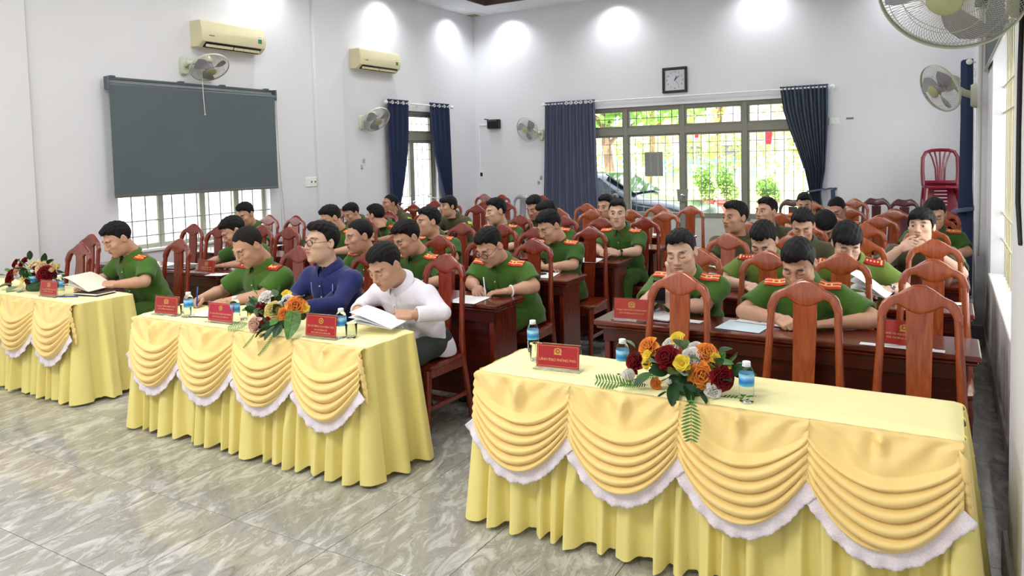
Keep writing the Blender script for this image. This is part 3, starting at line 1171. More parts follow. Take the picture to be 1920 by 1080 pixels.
    # shoulder boards, conforming to the shoulder
    if rank:
        for k, s in (('L', 1), ('R', -1)):
            aN, aS = N - 0.02 * sp, S[k] + 0.02 * sp
            nu, nvv = 13, 9
            u = np.linspace(0.42, 1.12, nu)
            v = np.linspace(-0.031, 0.031, nvv)
            st = aN + u[:, None, None] * (aS - aN) + v[None, :, None] * ey + sp * 0.14
            P = trace(shirt_fn, st, -sp) + sp * 0.006
            mi = np.zeros((nu - 1, nvv - 1), int)
            if rank == 'or':
                mi[:, 2] = 1
                mi[:, 5] = 1
                mi[3, 3:5] = 1
                mi[6, 3:5] = 1
            elif rank == 'gold2':
                mi[:, 2] = 1
                mi[:, 5] = 1
                mi[4, 3:5] = 1
                mi[7, 3:5] = 1
            elif rank == 'red4':
                for q in (2, 4, 6, 8):
                    mi[q, 3:5] = 1
                mi[10, 1:7] = 1
            elif rank == 'big':
                mi[2, 2:6] = 1
                mi[5, 2:6] = 1
                mi[8, 2:6] = 1
                mi[3:9, 3:5] = 1
            m1 = MB()
            a_, b_ = P.shape[:2]
            m1.sheet(P, 0.007)
            kf = (a_ - 1) * (b_ - 1)
            if s > 0:
                face_m = mi.ravel().tolist() + mi.ravel().tolist()
            else:
                face_m = mi.ravel().tolist() + mi.ravel().tolist()
            m1.m[:2 * kf] = face_m
            put('shoulder_board', m1, [M['sb_or'] if rank in ('or', 'gold2') else M['sb_red'], M['sb_gold']], root, 60)
            # collar tab
            if tabs:
                fc = 0.45 * s
                cxn = np.cross(nd, ex)
                cc = N + 0.0 * nd - math.cos(fc) * 0.098 * cxn + math.sin(fc) * 0.090 * ex - 0.018 * nd
                put('collar_tab', MB().box((-0.012, -0.003, -0.022), (0.012, 0.003, 0.022), 0.002, R=np.stack([nrm(ex * math.cos(fc) + cxn * math.sin(fc) * s), -cxn, nd], 1), T=cc), M['tab_red'] if tabs == 'red' else M['sb_gold'], root)
    if patch:
        k = 'L'
        axs = nrm(E[k] - S[k])
        c0 = S[k] + axs * 0.10
        sd = nrm(np.cross(axs, ey))
        out = ex if (ex @ nrm(np.cross(ey, axs))) > 0 else ex
        nn = nrm(out * 1.0 + fwd * 0.45)
        nn = nrm(nn - axs * (nn @ axs))
        tt = np.cross(axs, nn)
        u = np.linspace(-1, 1, 6)
        v = np.linspace(-1, 1, 7)
        wid = np.interp(v, [-1, 0.2, 1], [0.030, 0.034, 0.008])
        st = c0 + v[:, None, None] * 0.042 * axs + (u[None, :] * wid[:, None])[..., None] * tt + nn * 0.12
        P = trace(shirt_fn, st, -nn) + nn * 0.004
        put('sleeve_patch', MB().sheet(P, 0.004), M[patch], root, 60)
    if glasses:
        mg, ml = MB(), MB()
        for s in (-1, 1):
            t = np.linspace(0, 2 * math.pi, 20, endpoint=False)
            ring = np.stack([s * 0.033 + 0.0255 * np.cos(t), np.full(20, -0.112) + 0.10 * (np.abs(s * 0.033 + 0.0255 * np.cos(t)) - 0.02).clip(0) , 0.004 + 0.0215 * np.sin(t) * (0.9 + 0.1 * np.sin(t))], 1)
            mg.tube(ring, 0.0021, 6, closed=True)
            ml.add(ring, [tuple(range(20))])
            mg.tube([(s * 0.058, -0.107, 0.008), (s * 0.076, -0.085, 0.010), (s * 0.0815, 0.0, 0.012), (s * 0.080, 0.02, 0.0)], 0.0016, 6)
        mg.tube([(-0.009, -0.112, 0.008), (0, -0.117, 0.011), (0.009, -0.112, 0.008)], 0.0014, 6)
        g = put('glasses', mg, M['black'], root)
        g.matrix_basis = Matrix.Translation(Vector(H)) @ Matrix(Rh.tolist()).to_4x4() @ Matrix.Scale(head_scale, 4)
        put('lens', ml, M['lens'], g)
    PEOPLE[key or label] = dict(root=root, pos=np.array((rootx, py, 0)), H=H, Rh=Rh, W={k: Wp[k] for k in 'LR'}, E=E, HM=HM, ex=ex, fwd=fwd, a=a)
    return root

# ------------------------------------------------------------------ the hall itself
def struct(o, label=None):
    o['kind'] = 'structure'
    if label:
        o['label'] = label
    return o


def wall_boxes(axis, pos, thick, lo, hi, zt, holes):
    """boxes of a wall in the plane axis=pos, leaving the holes (a0, a1, z0, z1) open"""
    mb = MB()
    cuts = sorted({lo, hi, *[h[0] for h in holes], *[h[1] for h in holes]})
    for a0, a1 in zip(cuts[:-1], cuts[1:]):
        mid = (a0 + a1) / 2
        hs = sorted([(h[2], h[3]) for h in holes if h[0] < mid < h[1]])
        z = 0.0
        segs = []
        for h0, h1 in hs:
            if h0 > z:
                segs.append((z, h0))
            z = h1
        segs.append((z, zt))
        for z0, z1 in segs:
            if axis == 'x':
                mb.box((pos, a0, z0), (pos + thick, a1, z1))
            else:
                mb.box((a0, pos, z0), (a1, pos + thick, z1))
    return mb


ZT = ZC + 0.75
LW = (4.73, 6.81, 0.78, 2.50)
LD = (9.36, 10.56, 0.0, 2.52)
BD = (-5.72, -1.70, 0.0, 2.50)
RW = (4.30, 6.88, 0.70, 2.62)
RW2 = (9.75, 11.1, 0.75, 2.55)
struct(put('wall_left', wall_boxes('x', XL, -0.22, YF - 0.2, YB + 0.2, ZT, [LW, LD]), M['wall']))
struct(put('wall_back', wall_boxes('y', YB, 0.22, XL - 0.2, XR + 0.2, ZT, [BD]), M['wall']))
struct(put('wall_right', wall_boxes('x', XR, 0.24, YF - 0.2, YB + 0.2, ZT, [RW, RW2]), M['wall']))
struct(put('wall_front', MB().box((XL - 0.2, YF - 0.2, 0), (XR + 0.2, YF, ZT)), M['wall']))
# pilasters
for i, (x0, x1, y0, y1) in enumerate([(XL - 0.02, XL + 0.05, 7.66, 8.22), (XL - 0.02, XL + 0.05, 3.25, 3.88), (0.225, XR + 0.02, 2.9, 3.53), (0.225, XR + 0.02, 7.70, 8.25)]):
    struct(put('trim_%d' % (i + 1), MB().box((x0, y0, 0), (x1, y1, ZC), 0.006), M['wall']))
# skirting
struct(put('baseboard_right', MB().box((XR - 0.014, 3.53, 0.0), (XR + 0.02, 7.70, 0.11), 0.004).box((0.205, 2.88, 0.0), (XR, 3.55, 0.13), 0.004).box((0.212, 7.685, 0), (XR, 8.26, 0.11), 0.004).box((XR - 0.014, 8.25, 0.0), (XR + 0.02, YB, 0.11), 0.004), M['trim']))
struct(put('baseboard_left', MB().box((XL - 0.02, YF, 0.0), (XL + 0.014, 9.36, 0.11), 0.004).box((XL - 0.02, 10.56, 0.0), (XL + 0.014, YB, 0.11), 0.004), M['trim']))
struct(put('baseboard_back', MB().box((XL, YB - 0.014, 0.0), (-5.72, YB + 0.02, 0.11), 0.004).box((-1.70, YB - 0.014, 0.0), (XR, YB + 0.02, 0.11), 0.004), M['trim']))
# ceiling with its dark-edged coffer
cx0, cx1, cy0, cy1 = -6.91, -0.55, -2.4, 11.02
mb = MB()
mb.box((XL, YF, ZC), (cx0, YB, ZC + 0.08)).box((cx1, YF, ZC), (XR, YB, ZC + 0.08)).box((cx0, YF, ZC), (cx1, cy0, ZC + 0.08)).box((cx0, cy1, ZC), (cx1, YB, ZC + 0.08))
mb.box((cx0 - 0.1, cy0 - 0.1, ZC + 0.34), (cx1 + 0.1, cy1 + 0.1, ZC + 0.42))
CEIL = struct(put('ceiling', mb, M['ceiling']))
mb = MB()
t = 0.03
mb.box((cx0 - t, cy0 - t, ZC - 0.004), (cx0 + 0.002, cy1 + t, ZC + 0.34)).box((cx1 - 0.002, cy0 - t, ZC - 0.004), (cx1 + t, cy1 + t, ZC + 0.34))
mb.box((cx0, cy0 - t, ZC - 0.004), (cx1, cy0 + 0.002, ZC + 0.34)).box((cx0, cy1 - 0.002, ZC - 0.004), (cx1, cy1 + t, ZC + 0.34))
put('cove_edge', mb, M['cove'], CEIL)

# floor of polished tiles
def marble():
    m = bpy.data.materials.new('grey_veined_polished_tile')
    m.use_nodes = True
    t = m.node_tree
    b = t.nodes['Principled BSDF']
    tc = t.nodes.new('ShaderNodeTexCoord')
    oi = t.nodes.new('ShaderNodeObjectInfo')
    sc = t.nodes.new('ShaderNodeVectorMath')
    sc.operation = 'SCALE'
    sc.inputs['Scale'].default_value = 37.0
    cb = t.nodes.new('ShaderNodeCombineXYZ')
    for k in range(3):
        t.links.new(oi.outputs['Random'], cb.inputs[k])
    t.links.new(cb.outputs[0], sc.inputs[0])
    ad = t.nodes.new('ShaderNodeVectorMath')
    t.links.new(tc.outputs['Object'], ad.inputs[0])
    t.links.new(sc.outputs[0], ad.inputs[1])
    mp = t.nodes.new('ShaderNodeMapping')
    mp.inputs['Scale'].default_value = (1.3, 3.3, 1)
    vr = t.nodes.new('ShaderNodeVectorRotate')
    vr.rotation_type = 'Z_AXIS'
    vr.inputs['Angle'].default_value = math.radians(-100)
    t.links.new(ad.outputs[0], vr.inputs['Vector'])
    t.links.new(vr.outputs[0], mp.inputs['Vector'])
    n1 = t.nodes.new('ShaderNodeTexNoise')
    n1.inputs['Scale'].default_value = 3.4
    n1.inputs['Detail'].default_value = 12
    n1.inputs['Roughness'].default_value = 0.70
    n1.inputs['Distortion'].default_value = 1.1
    t.links.new(mp.outputs[0], n1.inputs['Vector'])
    cr = t.nodes.new('ShaderNodeValToRGB')
    e = cr.color_ramp.elements
    e[0].position, e[0].color = 0.30, (*lin((122, 122, 114)), 1)
    e[1].position, e[1].color = 0.74, (*lin((216, 217, 215)), 1)
    for p, c in ((0.40, (146, 146, 138)), (0.475, (160, 159, 151)), (0.49, (134, 132, 122)), (0.505, (166, 166, 158)), (0.58, (182, 182, 177))):
        k = e.new(p)
        k.color = (*lin(c), 1)
    t.links.new(n1.outputs['Fac'], cr.inputs[0])
    t.links.new(cr.outputs[0], b.inputs['Base Color'])
    b.inputs['Roughness'].default_value = 0.09
    b.inputs['Specular IOR Level'].default_value = 0.6
    return m


M['marble'] = marble()
M['grout'] = mat('dark_grout', lin((104, 102, 94)), 0.8)
FLOOR = struct(put('floor', MB().box((XL - 0.2, YF - 0.2, -0.12), (XR + 0.2, YB + 0.2, -0.003)), M['grout']))
px_, py_ = 0.597, 0.585
tile = MB().box((-px_ / 2 + 0.0015, -py_ / 2 + 0.0015, -0.006), (px_ / 2 - 0.0015, py_ / 2 - 0.0015, 0.0), 0.0012).mesh('floor_tile', M['marble'])
xs = [-2.34 + px_ * (k + 0.5) for k in range(-9, 5)]
ys = [2.30 + py_ * (k + 0.5) for k in range(-5, 16)]
for x in xs:
    for y in ys:
        if x - px_ / 2 < XR and x + px_ / 2 > XL - 0.1:
            obj('floor_tile', tile, FLOOR, (x, y, 0))
y_near = ys[0] - py_ / 2
put('floor_apron', MB().box((XL, YF, -0.01), (XR, y_near, -0.0005)), M['marble'], FLOOR)

# ------------------------------------------------------------------ windows and doors
def frame_rect(mb, plane, pos, d, a0, a1, z0, z1, w, m=0):
    """rectangular frame bars of width w in the plane x=pos or y=pos, depth d"""
    for (p0, p1, q0, q1) in ((a0, a1, z0, z0 + w), (a0, a1, z1 - w, z1), (a0, a0 + w, z0 + w, z1 - w), (a1 - w, a1, z0 + w, z1 - w)):
        if plane == 'x':
            mb.box((pos - d / 2, p0, q0), (pos + d / 2, p1, q1), 0.003, m)
        else:
            mb.box((p0, pos - d / 2, q0), (p1, pos + d / 2, q1), 0.003, m)


def bar(mb, plane, pos, a0, a1, z0, z1, r=0.006, m=0):
    if plane == 'x':
        mb.tube([(pos, a0, z0), (pos, a1, z1)], r, 6, m)
    else:
        mb.tube([(a0, pos, z0), (a1, pos, z1)], r, 6, m)


def pane(mb, plane, pos, a0, a1, z0, z1):
    if plane == 'x':
        mb.box((pos - 0.002, a0, z0), (pos + 0.002, a1, z1))
    else:
        mb.box((a0, pos - 0.002, z0), (a1, pos + 0.002, z1))


# door_1: the wide steel and glass doors in the back wall
yb = YB + 0.10
door = struct(thing('door_1', 'wide grey steel and glass double doors with transom in back wall', None), None)
mb = MB()
frame_rect(mb, 'y', yb, 0.09, BD[0], BD[1], 0.0, 2.50, 0.05)
mb.box((BD[0], yb - 0.045, 2.03), (BD[1], yb + 0.045, 2.15), 0.004)
mull = [-4.70, -3.72, -2.725]
for x in mull:
    mb.box((x - 0.035, yb - 0.05, 0.0), (x + 0.035, yb + 0.05, 2.50), 0.004)
put('door_frame', mb, M['frame'], door)
edges = [BD[0], *mull, BD[1]]
for i in range(4):
    x0, x1 = edges[i] + 0.035, edges[i + 1] - 0.035
    mb = MB()
    frame_rect(mb, 'y', yb, 0.05, x0, x1, 2.15, 2.455, 0.035)
    lf = put('transom_light', mb, M['frame'], door)
    gm = MB()
    bar(gm, 'y', yb - 0.02, x0 + 0.03, x1 - 0.03, 2.305, 2.305)
    for f in (0.17, 0.37, 0.63, 0.84):
        bar(gm, 'y', yb - 0.02, x0 + f * (x1 - x0), x0 + f * (x1 - x0), 2.18, 2.43)
    put('grille', gm, M['frame_dark'], lf)
    g = MB()
    pane(g, 'y', yb + 0.012, x0 + 0.035, x1 - 0.035, 2.185, 2.42)
    put('pane', g, M['glass'], lf)
    mb = MB()
    frame_rect(mb, 'y', yb, 0.05, x0, x1, 0.02, 2.03, 0.03)
    mb.box((x0, yb - 0.03, 0.66), (x1, yb + 0.03, 0.735), 0.004)
    lf = put('door_leaf', mb, M['frame'], door)
    gm = MB()
    nb = 7
    for k in range(1, nb):
        x = x0 + k * (x1 - x0) / nb
        bar(gm, 'y', yb - 0.02, x, x, 0.72, 2.01, 0.006)
    for z in (1.88, 1.71, 1.10, 0.93):
        bar(gm, 'y', yb - 0.028, x0 + 0.02, x1 - 0.02, z, z, 0.006)
    put('grille', gm, M['bars'], lf)
    g = MB()
    pane(g, 'y', yb + 0.014, x0 + 0.03, x1 - 0.03, 0.735, 2.0)
    put('pane', g, M['glass'], lf)
    p = MB().box((x0 + 0.03, yb - 0.012, 0.05), (x1 - 0.03, yb + 0.012, 0.66))
    p.box((x0 + 0.09, yb - 0.022, 0.12), (x1 - 0.09, yb - 0.01, 0.60), 0.006)
    put('lower_panel', p, M['panel'], lf)
# lock plates and knob on the middle stile
mb = MB().prism([(-0.095, 0.10), (0.095, 0.10), (0.078, -0.10), (-0.078, -0.10)], -0.012, 0.012, T=(-3.72, yb - 0.065, 1.02))
lk = put('lock_plate', mb, M['frame'], door, loc=(0, 0, 0))
put('door_knob', MB().lathe([(0.0, 0.0), (0.022, 0.0), (0.022, 0.02), (0.012, 0.03), (0.012, 0.05), (0.026, 0.058), (0.028, 0.075), (0.018, 0.09), (0.0, 0.092)], 16, R=rotm(math.radians(90)), T=(-3.70, yb - 0.077, 1.02)), M['steel'], lk)
# grey notice board hanging outside on one leaf
tag(put('notice_board', MB().box((-4.42, YB + 0.19, 1.33), (-4.10, YB + 0.21, 1.74), 0.004), mat('grey_notice_back', lin((150, 150, 146)), 0.6)), 'grey rectangular board hanging behind the glass of the back doors', 'board')

# door_2: narrow glazed door in the left wall
xd = XL - 0.10
door2 = struct(thing('door_2', 'narrow glazed door with transom between curtains in left wall', None), None)
mb = MB()
frame_rect(mb, 'x', xd, 0.09, LD[0], LD[1], 0.0, 2.52, 0.05)
mb.box((xd - 0.045, LD[0], 2.03), (xd + 0.045, LD[1], 2.15), 0.004)
put('door_frame', mb, M['frame'], door2)
for (a0, a1, z0, z1, zs) in ((LD[0] + 0.05, LD[1] - 0.05, 2.15, 2.47, (2.31,)), (LD[0] + 0.05, 9.93, 0.02, 2.03, (1.88, 1.71, 1.10, 0.93)), (9.95, LD[1] - 0.05, 0.02, 2.03, (1.88, 1.71, 1.10, 0.93))):
    mb = MB()
    frame_rect(mb, 'x', xd, 0.05, a0, a1, z0, z1, 0.045)
    lf = put('door_leaf', mb, M['frame'], door2)
    gm = MB()
    nb = max(3, round((a1 - a0) / 0.14))
    for k in range(1, nb):
        a = a0 + k * (a1 - a0) / nb
        bar(gm, 'x', xd + 0.02, a, a, z0 + 0.03, z1 - 0.03)
    for z in zs:
        bar(gm, 'x', xd + 0.028, a0 + 0.02, a1 - 0.02, z, z)
    put('grille', gm, M['bars'], lf)
    g = MB()
    pane(g, 'x', xd - 0.012, a0 + 0.045, a1 - 0.045, z0 + 0.045, z1 - 0.045)
    put('pane', g, M['glass'], lf)
put('door_knob', MB().ball((xd + 0.07, 9.90, 1.0), 0.028, 12).box((xd + 0.02, 9.85, 0.92), (xd + 0.045, 9.95, 1.08), 0.004), M['steel'], door2)

# window_1: sliding window below the roller blind
xw = XL - 0.14
win = struct(thing('window_1', 'wide sliding window with grey grille under the roller blind', None), None)
mb = MB()
frame_rect(mb, 'x', xw, 0.07, LW[0], LW[1], LW[2], LW[3], 0.05)
ms = [5.30, 5.86, 6.36]
for a in ms:
    mb.box((xw - 0.03, a - 0.04, LW[2]), (xw + 0.03, a + 0.04, LW[3]), 0.004)
put('window_frame', mb, mat('pale_grey_window_metal', lin((186, 186, 172)), 0.4), win)
gm = MB()
for k in range(1, 13):
    a = LW[0] + k * (LW[1] - LW[0]) / 12.6
    bar(gm, 'x', XL - 0.03, a, a, LW[2], LW[3], 0.007)
for z in (0.93, 1.10, 1.72, 1.88):
    bar(gm, 'x', XL - 0.02, LW[0], LW[1], z, z, 0.007)
put('grille', gm, M['bars'], win)
for a0, a1 in zip([LW[0] + 0.05, *ms], [*ms, LW[1] - 0.05]):
    g = MB()
    pane(g, 'x', xw, a0 + 0.03, a1 - 0.03, LW[2] + 0.05, LW[3] - 0.05)
    put('pane', g, M['glass'], win)
put('window_sill', MB().box((XL - 0.22, LW[0] - 0.02, LW[2] - 0.03), (XL + 0.02, LW[1] + 0.02, LW[2] + 0.002), 0.005), M['white_pl'], win)

# window_2: deep window in the right wall with cream bars
xr = XR + 0.18
win = struct(thing('window_2', 'deep window with cream upright bars in right wall', None), None)
mb = MB()
frame_rect(mb, 'x', xr, 0.06, RW[0], RW[1], RW[2], RW[3], 0.05)
for a in (4.95, 5.60, 6.24):
    mb.box((xr - 0.03, a - 0.03, RW[2]), (xr + 0.03, a + 0.03, RW[3]), 0.004)
put('window_frame', mb, M['cream_bars'], win)
gm = MB()
for k in range(1, 16):
    a = RW[0] + k * (RW[1] - RW[0]) / 16
    bar(gm, 'x', XR + 0.09, a, a, RW[2], RW[3], 0.009)
for z in (0.98, 1.18, 1.95, 2.15):
    bar(gm, 'x', XR + 0.075, RW[0], RW[1], z, z, 0.009)
put('grille', gm, M['cream_bars'], win)
g = MB()
pane(g, 'x', xr + 0.01, RW[0] + 0.05, RW[1] - 0.05, RW[2] + 0.05, RW[3] - 0.05)
put('pane', g, M['glass'], win)
put('window_sill', MB().box((XR - 0.015, RW[0] - 0.02, RW[2] - 0.03), (XR + 0.24, RW[1] + 0.02, RW[2] + 0.002), 0.005), M['white_pl'], win)
win = struct(thing('window_3', 'curtained window at far end of right wall', None), None)
mb = MB()
frame_rect(mb, 'x', xr, 0.06, RW2[0], RW2[1], RW2[2], RW2[3], 0.05)
put('window_frame', mb, M['cream_bars'], win)
g = MB()
pane(g, 'x', xr, RW2[0] + 0.05, RW2[1] - 0.05, RW2[2] + 0.05, RW2[3] - 0.05)
put('pane', g, M['glass'], win)

# ------------------------------------------------------------------ outside
OUT = struct(put('ground', MB().box((-60, -12, -0.35), (40, YB + 0.21, -0.15)).box((-60, YB + 0.21, -0.35), (40, 60, -0.06)), mat('pale_concrete_ground', lin((206, 204, 196)), 0.9, var=0.06, vscale=0.8)))
# grass bank
mb = MB()
X_, Y_ = np.meshgrid(np.linspace(-40, 24, 33), np.linspace(20, 31, 12), indexing='ij')
Zg = np.interp(Y_, [20, 23, 31], [-0.10, 0.35, 0.9]) + 0.06 * np.sin(X_ * 1.1 + Y_)
mb.grid(np.stack([X_, Y_, Zg], -1))
struct(put('lawn', mb, mat('sunlit_grass', lin((196, 214, 120)), 0.9, var=0.3, vscale=5, bump=0.4, bscale=30)))


def leaf_cloud(mb, c, r, n, size, seed, m=0, nm=2):
    g = np.random.default_rng(seed)
    u = g.normal(size=(n, 3))
    u /= np.linalg.norm(u, axis=1)[:, None]
    P = np.asarray(c) + u * (g.uniform(0.45, 1, n) ** 0.6)[:, None] * np.asarray(r)
    d = g.normal(size=(n, 3))
    d /= np.linalg.norm(d, axis=1)[:, None]
    e = np.cross(d, g.normal(size=(n, 3)))
    e /= np.linalg.norm(e, axis=1)[:, None]
    s = size * g.uniform(0.6, 1.3, n)[:, None]
    V = np.stack([P - d * s, P + e * s * 0.45, P + d * s, P - e * s * 0.45], 1).reshape(-1, 3)
    mb.add(V, np.arange(4 * n).reshape(-1, 4).tolist(), m)


M['leaf_sun'] = mat('sunlit_leaf', lin((176, 204, 104)), 0.7, var=0.3, vscale=3, translucent=0.35)
M['leaf_mid'] = mat('mid_green_leaf', lin((132, 172, 86)), 0.7, var=0.3, vscale=3, translucent=0.35)
M['bark'] = mat('grey_brown_bark', lin((128, 104, 82)), 0.9, var=0.2, vscale=6, bump=0.5, bscale=20)
# hedge
mb = MB()
for k in range(52):
    leaf_cloud(mb, (-34 + k * 1.05, 30.5, 1.75), (0.95, 0.8, 0.95), 170, 0.13, 100 + k)
tag(put('hedge', mb, M['leaf_sun']), 'long clipped yellow-green hedge beyond the back doors', 'hedge')
# pale blue fence in front of it
fr = thing('garden_fence', 'low pale blue picket fence in front of the hedge outside', 'fence', (-8, 29.2, 0.62))
M['fence'] = mat('pale_blue_painted_metal', lin((120, 190, 214)), 0.5)
put('rail', MB().box((-26, -0.02, 0.30), (26, 0.02, 0.35)).box((-26, -0.02, 0.72), (26, 0.02, 0.77)), M['fence'], fr)
pk = MB().box((-0.035, -0.012, 0.0), (0.035, 0.012, 0.92), 0.006).mesh('picket', M['fence'])
for k in range(150):
    obj('picket', pk, fr, (-26 + k * 0.349, -0.025, 0))
# trees
def tree(label, x, y, h, rr, seed, trunk=0.14, m='leaf_mid', lean=0.0, zb=-0.06, n=1500):
    tr = thing('tree', label, 'tree', (x, y, zb), 0, 'trees outside the back doors')
    z = np.linspace(0, h, 9)
    pts = np.stack([lean * (z / h) ** 1.3 + 0.05 * np.sin(z * 1.4 + seed), 0.05 * np.cos(z * 1.1 + seed), z], 1)
    mb = MB().tube(pts, np.linspace(trunk, trunk * 0.5, 9), 10)
    g = np.random.default_rng(seed)
    for k in range(6):
        a = g.uniform(0, 6.28)
        p = pts[5 + k % 4]
        q = p + np.array((math.cos(a), math.sin(a), 0.8)) * rr * 0.6
        mb.tube([p, (p + q) / 2 + (0, 0, 0.1), q], [trunk * 0.4, trunk * 0.3, trunk * 0.15], 6)
    put('trunk', mb, M['bark'], tr)
    mb = MB()
    for k in range(9):
        o = g.normal(size=3) * rr * 0.5
        leaf_cloud(mb, pts[-1] + o * (1, 1, 0.6) + (0, 0, 0.2), (rr * 0.6,) * 3, n // 9, 0.16, seed * 31 + k)
    put('foliage', mb, M[m], tr)


tree('leaning tree with thick pale trunk behind left back door leaf', *at_y(1158, 345, 18.5)[:2], 3.2, 1.3, 3, 0.17, 'leaf_mid', -0.5)
tree('slender leafy tree behind second leaf of the back doors', *at_y(1215, 345, 26)[:2], 4.2, 1.9, 5, 0.14, 'leaf_sun', 0.3)
tree('bushy sunlit tree behind third leaf of the back doors', *at_y(1345, 345, 36)[:2], 5.4, 2.3, 8, 0.2, 'leaf_sun', 0.2)
tree('yellow-green tree behind right leaf of the back doors', *at_y(1470, 345, 52)[:2], 6.0, 2.6, 9, 0.2, 'leaf_sun', 0.4)
# little building with a red roof beyond the hedge
bld = thing('garden_house', 'white house with red tiled roof beyond the hedge', 'house', (*at_y(1330, 320, 42)[:2], 0.4))
put('wall', MB().box((-3.6, 0, -0.6), (3.6, 4, 2.3)), M['wall'], bld)
put('roof', MB().prism([(-4.0, 2.2), (4.0, 2.2), (3.2, 3.2), (-3.2, 3.2)], -0.5, 4.4), mat('red_roof_tiles', lin((214, 160, 150)), 0.8, var=0.15, vscale=4), bld)
put('window', MB().box((-1.6, -0.03, 0.7), (-0.4, 0.02, 1.7)), M['frame_dark'], bld)
put('window', MB().box((0.7, -0.03, 0.7), (1.9, 0.02, 1.7)), M['frame_dark'], bld)
# red banners on poles
M['banner'] = mat('red_flag_cloth', lin((214, 26, 50)), 0.7, translucent=0.3)
for (x, y0, y1, ww, lab) in ((1303, 255, 330, 0.16, 'orange-red flag on thin pole behind third door leaf'), (1435, 250, 335, 0.24, 'narrow crimson flag on thin pole behind right door leaf')):
    p = at_y(x, 330, 24.0)
    fl = thing('flag', lab, 'flag', (p[0], 24.0, 0.42))
    put('pole', MB().tube([(0, 0, 0), (0, 0, 2.25)], 0.02, 8), M['white_pl'], fl)
    zz = np.linspace(1.78, 2.0, 8) if ww < 0.2 else np.linspace(1.50, 2.2, 8)
    xx = np.linspace(0.02, ww, 6)
    P = np.stack(np.broadcast_arrays(xx[None, :] * (0.7 + 0.4 * (zz[:, None] - 1.45)), 0.05 * np.sin(xx[None, :] * 14 + zz[:, None] * 2), zz[:, None]), -1)
    put('cloth', MB().sheet(P, 0.01), M['banner'], fl)
# potted shrubs on the step
for i, (x, lab) in enumerate(((1322, 'leafy shrub in red clay pot behind third door leaf'), (1362, 'bushy shrub in red clay pot near the right door leaf'), (1440, 'low shrub in red pot outside right door leaf'))):
    p = at_y(x, 398, 15.6)
    pt = thing('potted_shrub', lab, 'plant', (p[0], 15.6, 0.42), 0, 'potted shrubs outside the back doors')
    put('pot', MB().lathe([(0.0, 0.0), (0.15, 0.0), (0.20, 0.24), (0.225, 0.24), (0.225, 0.29), (0.19, 0.29), (0.18, 0.25), (0, 0.25)], 20), M['pot'], pt)
    mb = MB()
    for k in range(5):
        leaf_cloud(mb, (0.07 * math.cos(k * 1.3), 0.07 * math.sin(k * 1.3), 0.42 + 0.13 * k * (1 if i < 2 else 0.35)), (0.19, 0.19, 0.20), 130, 0.045, 500 + i * 10 + k)
    put('foliage', mb, M['leaf_mid'], pt)
    put('stem', MB().tube([(0, 0, 0.25), (0.02, 0, 0.6), (0, 0.02, 0.9 if i < 2 else 0.5)], 0.012, 6), M['bark'], pt)
struct(put('step', MB().box((-6.5, 14.9, -0.1), (1.5, 17.0, 0.42), 0.02), mat('pale_step_concrete', lin((214, 212, 206)), 0.9)))


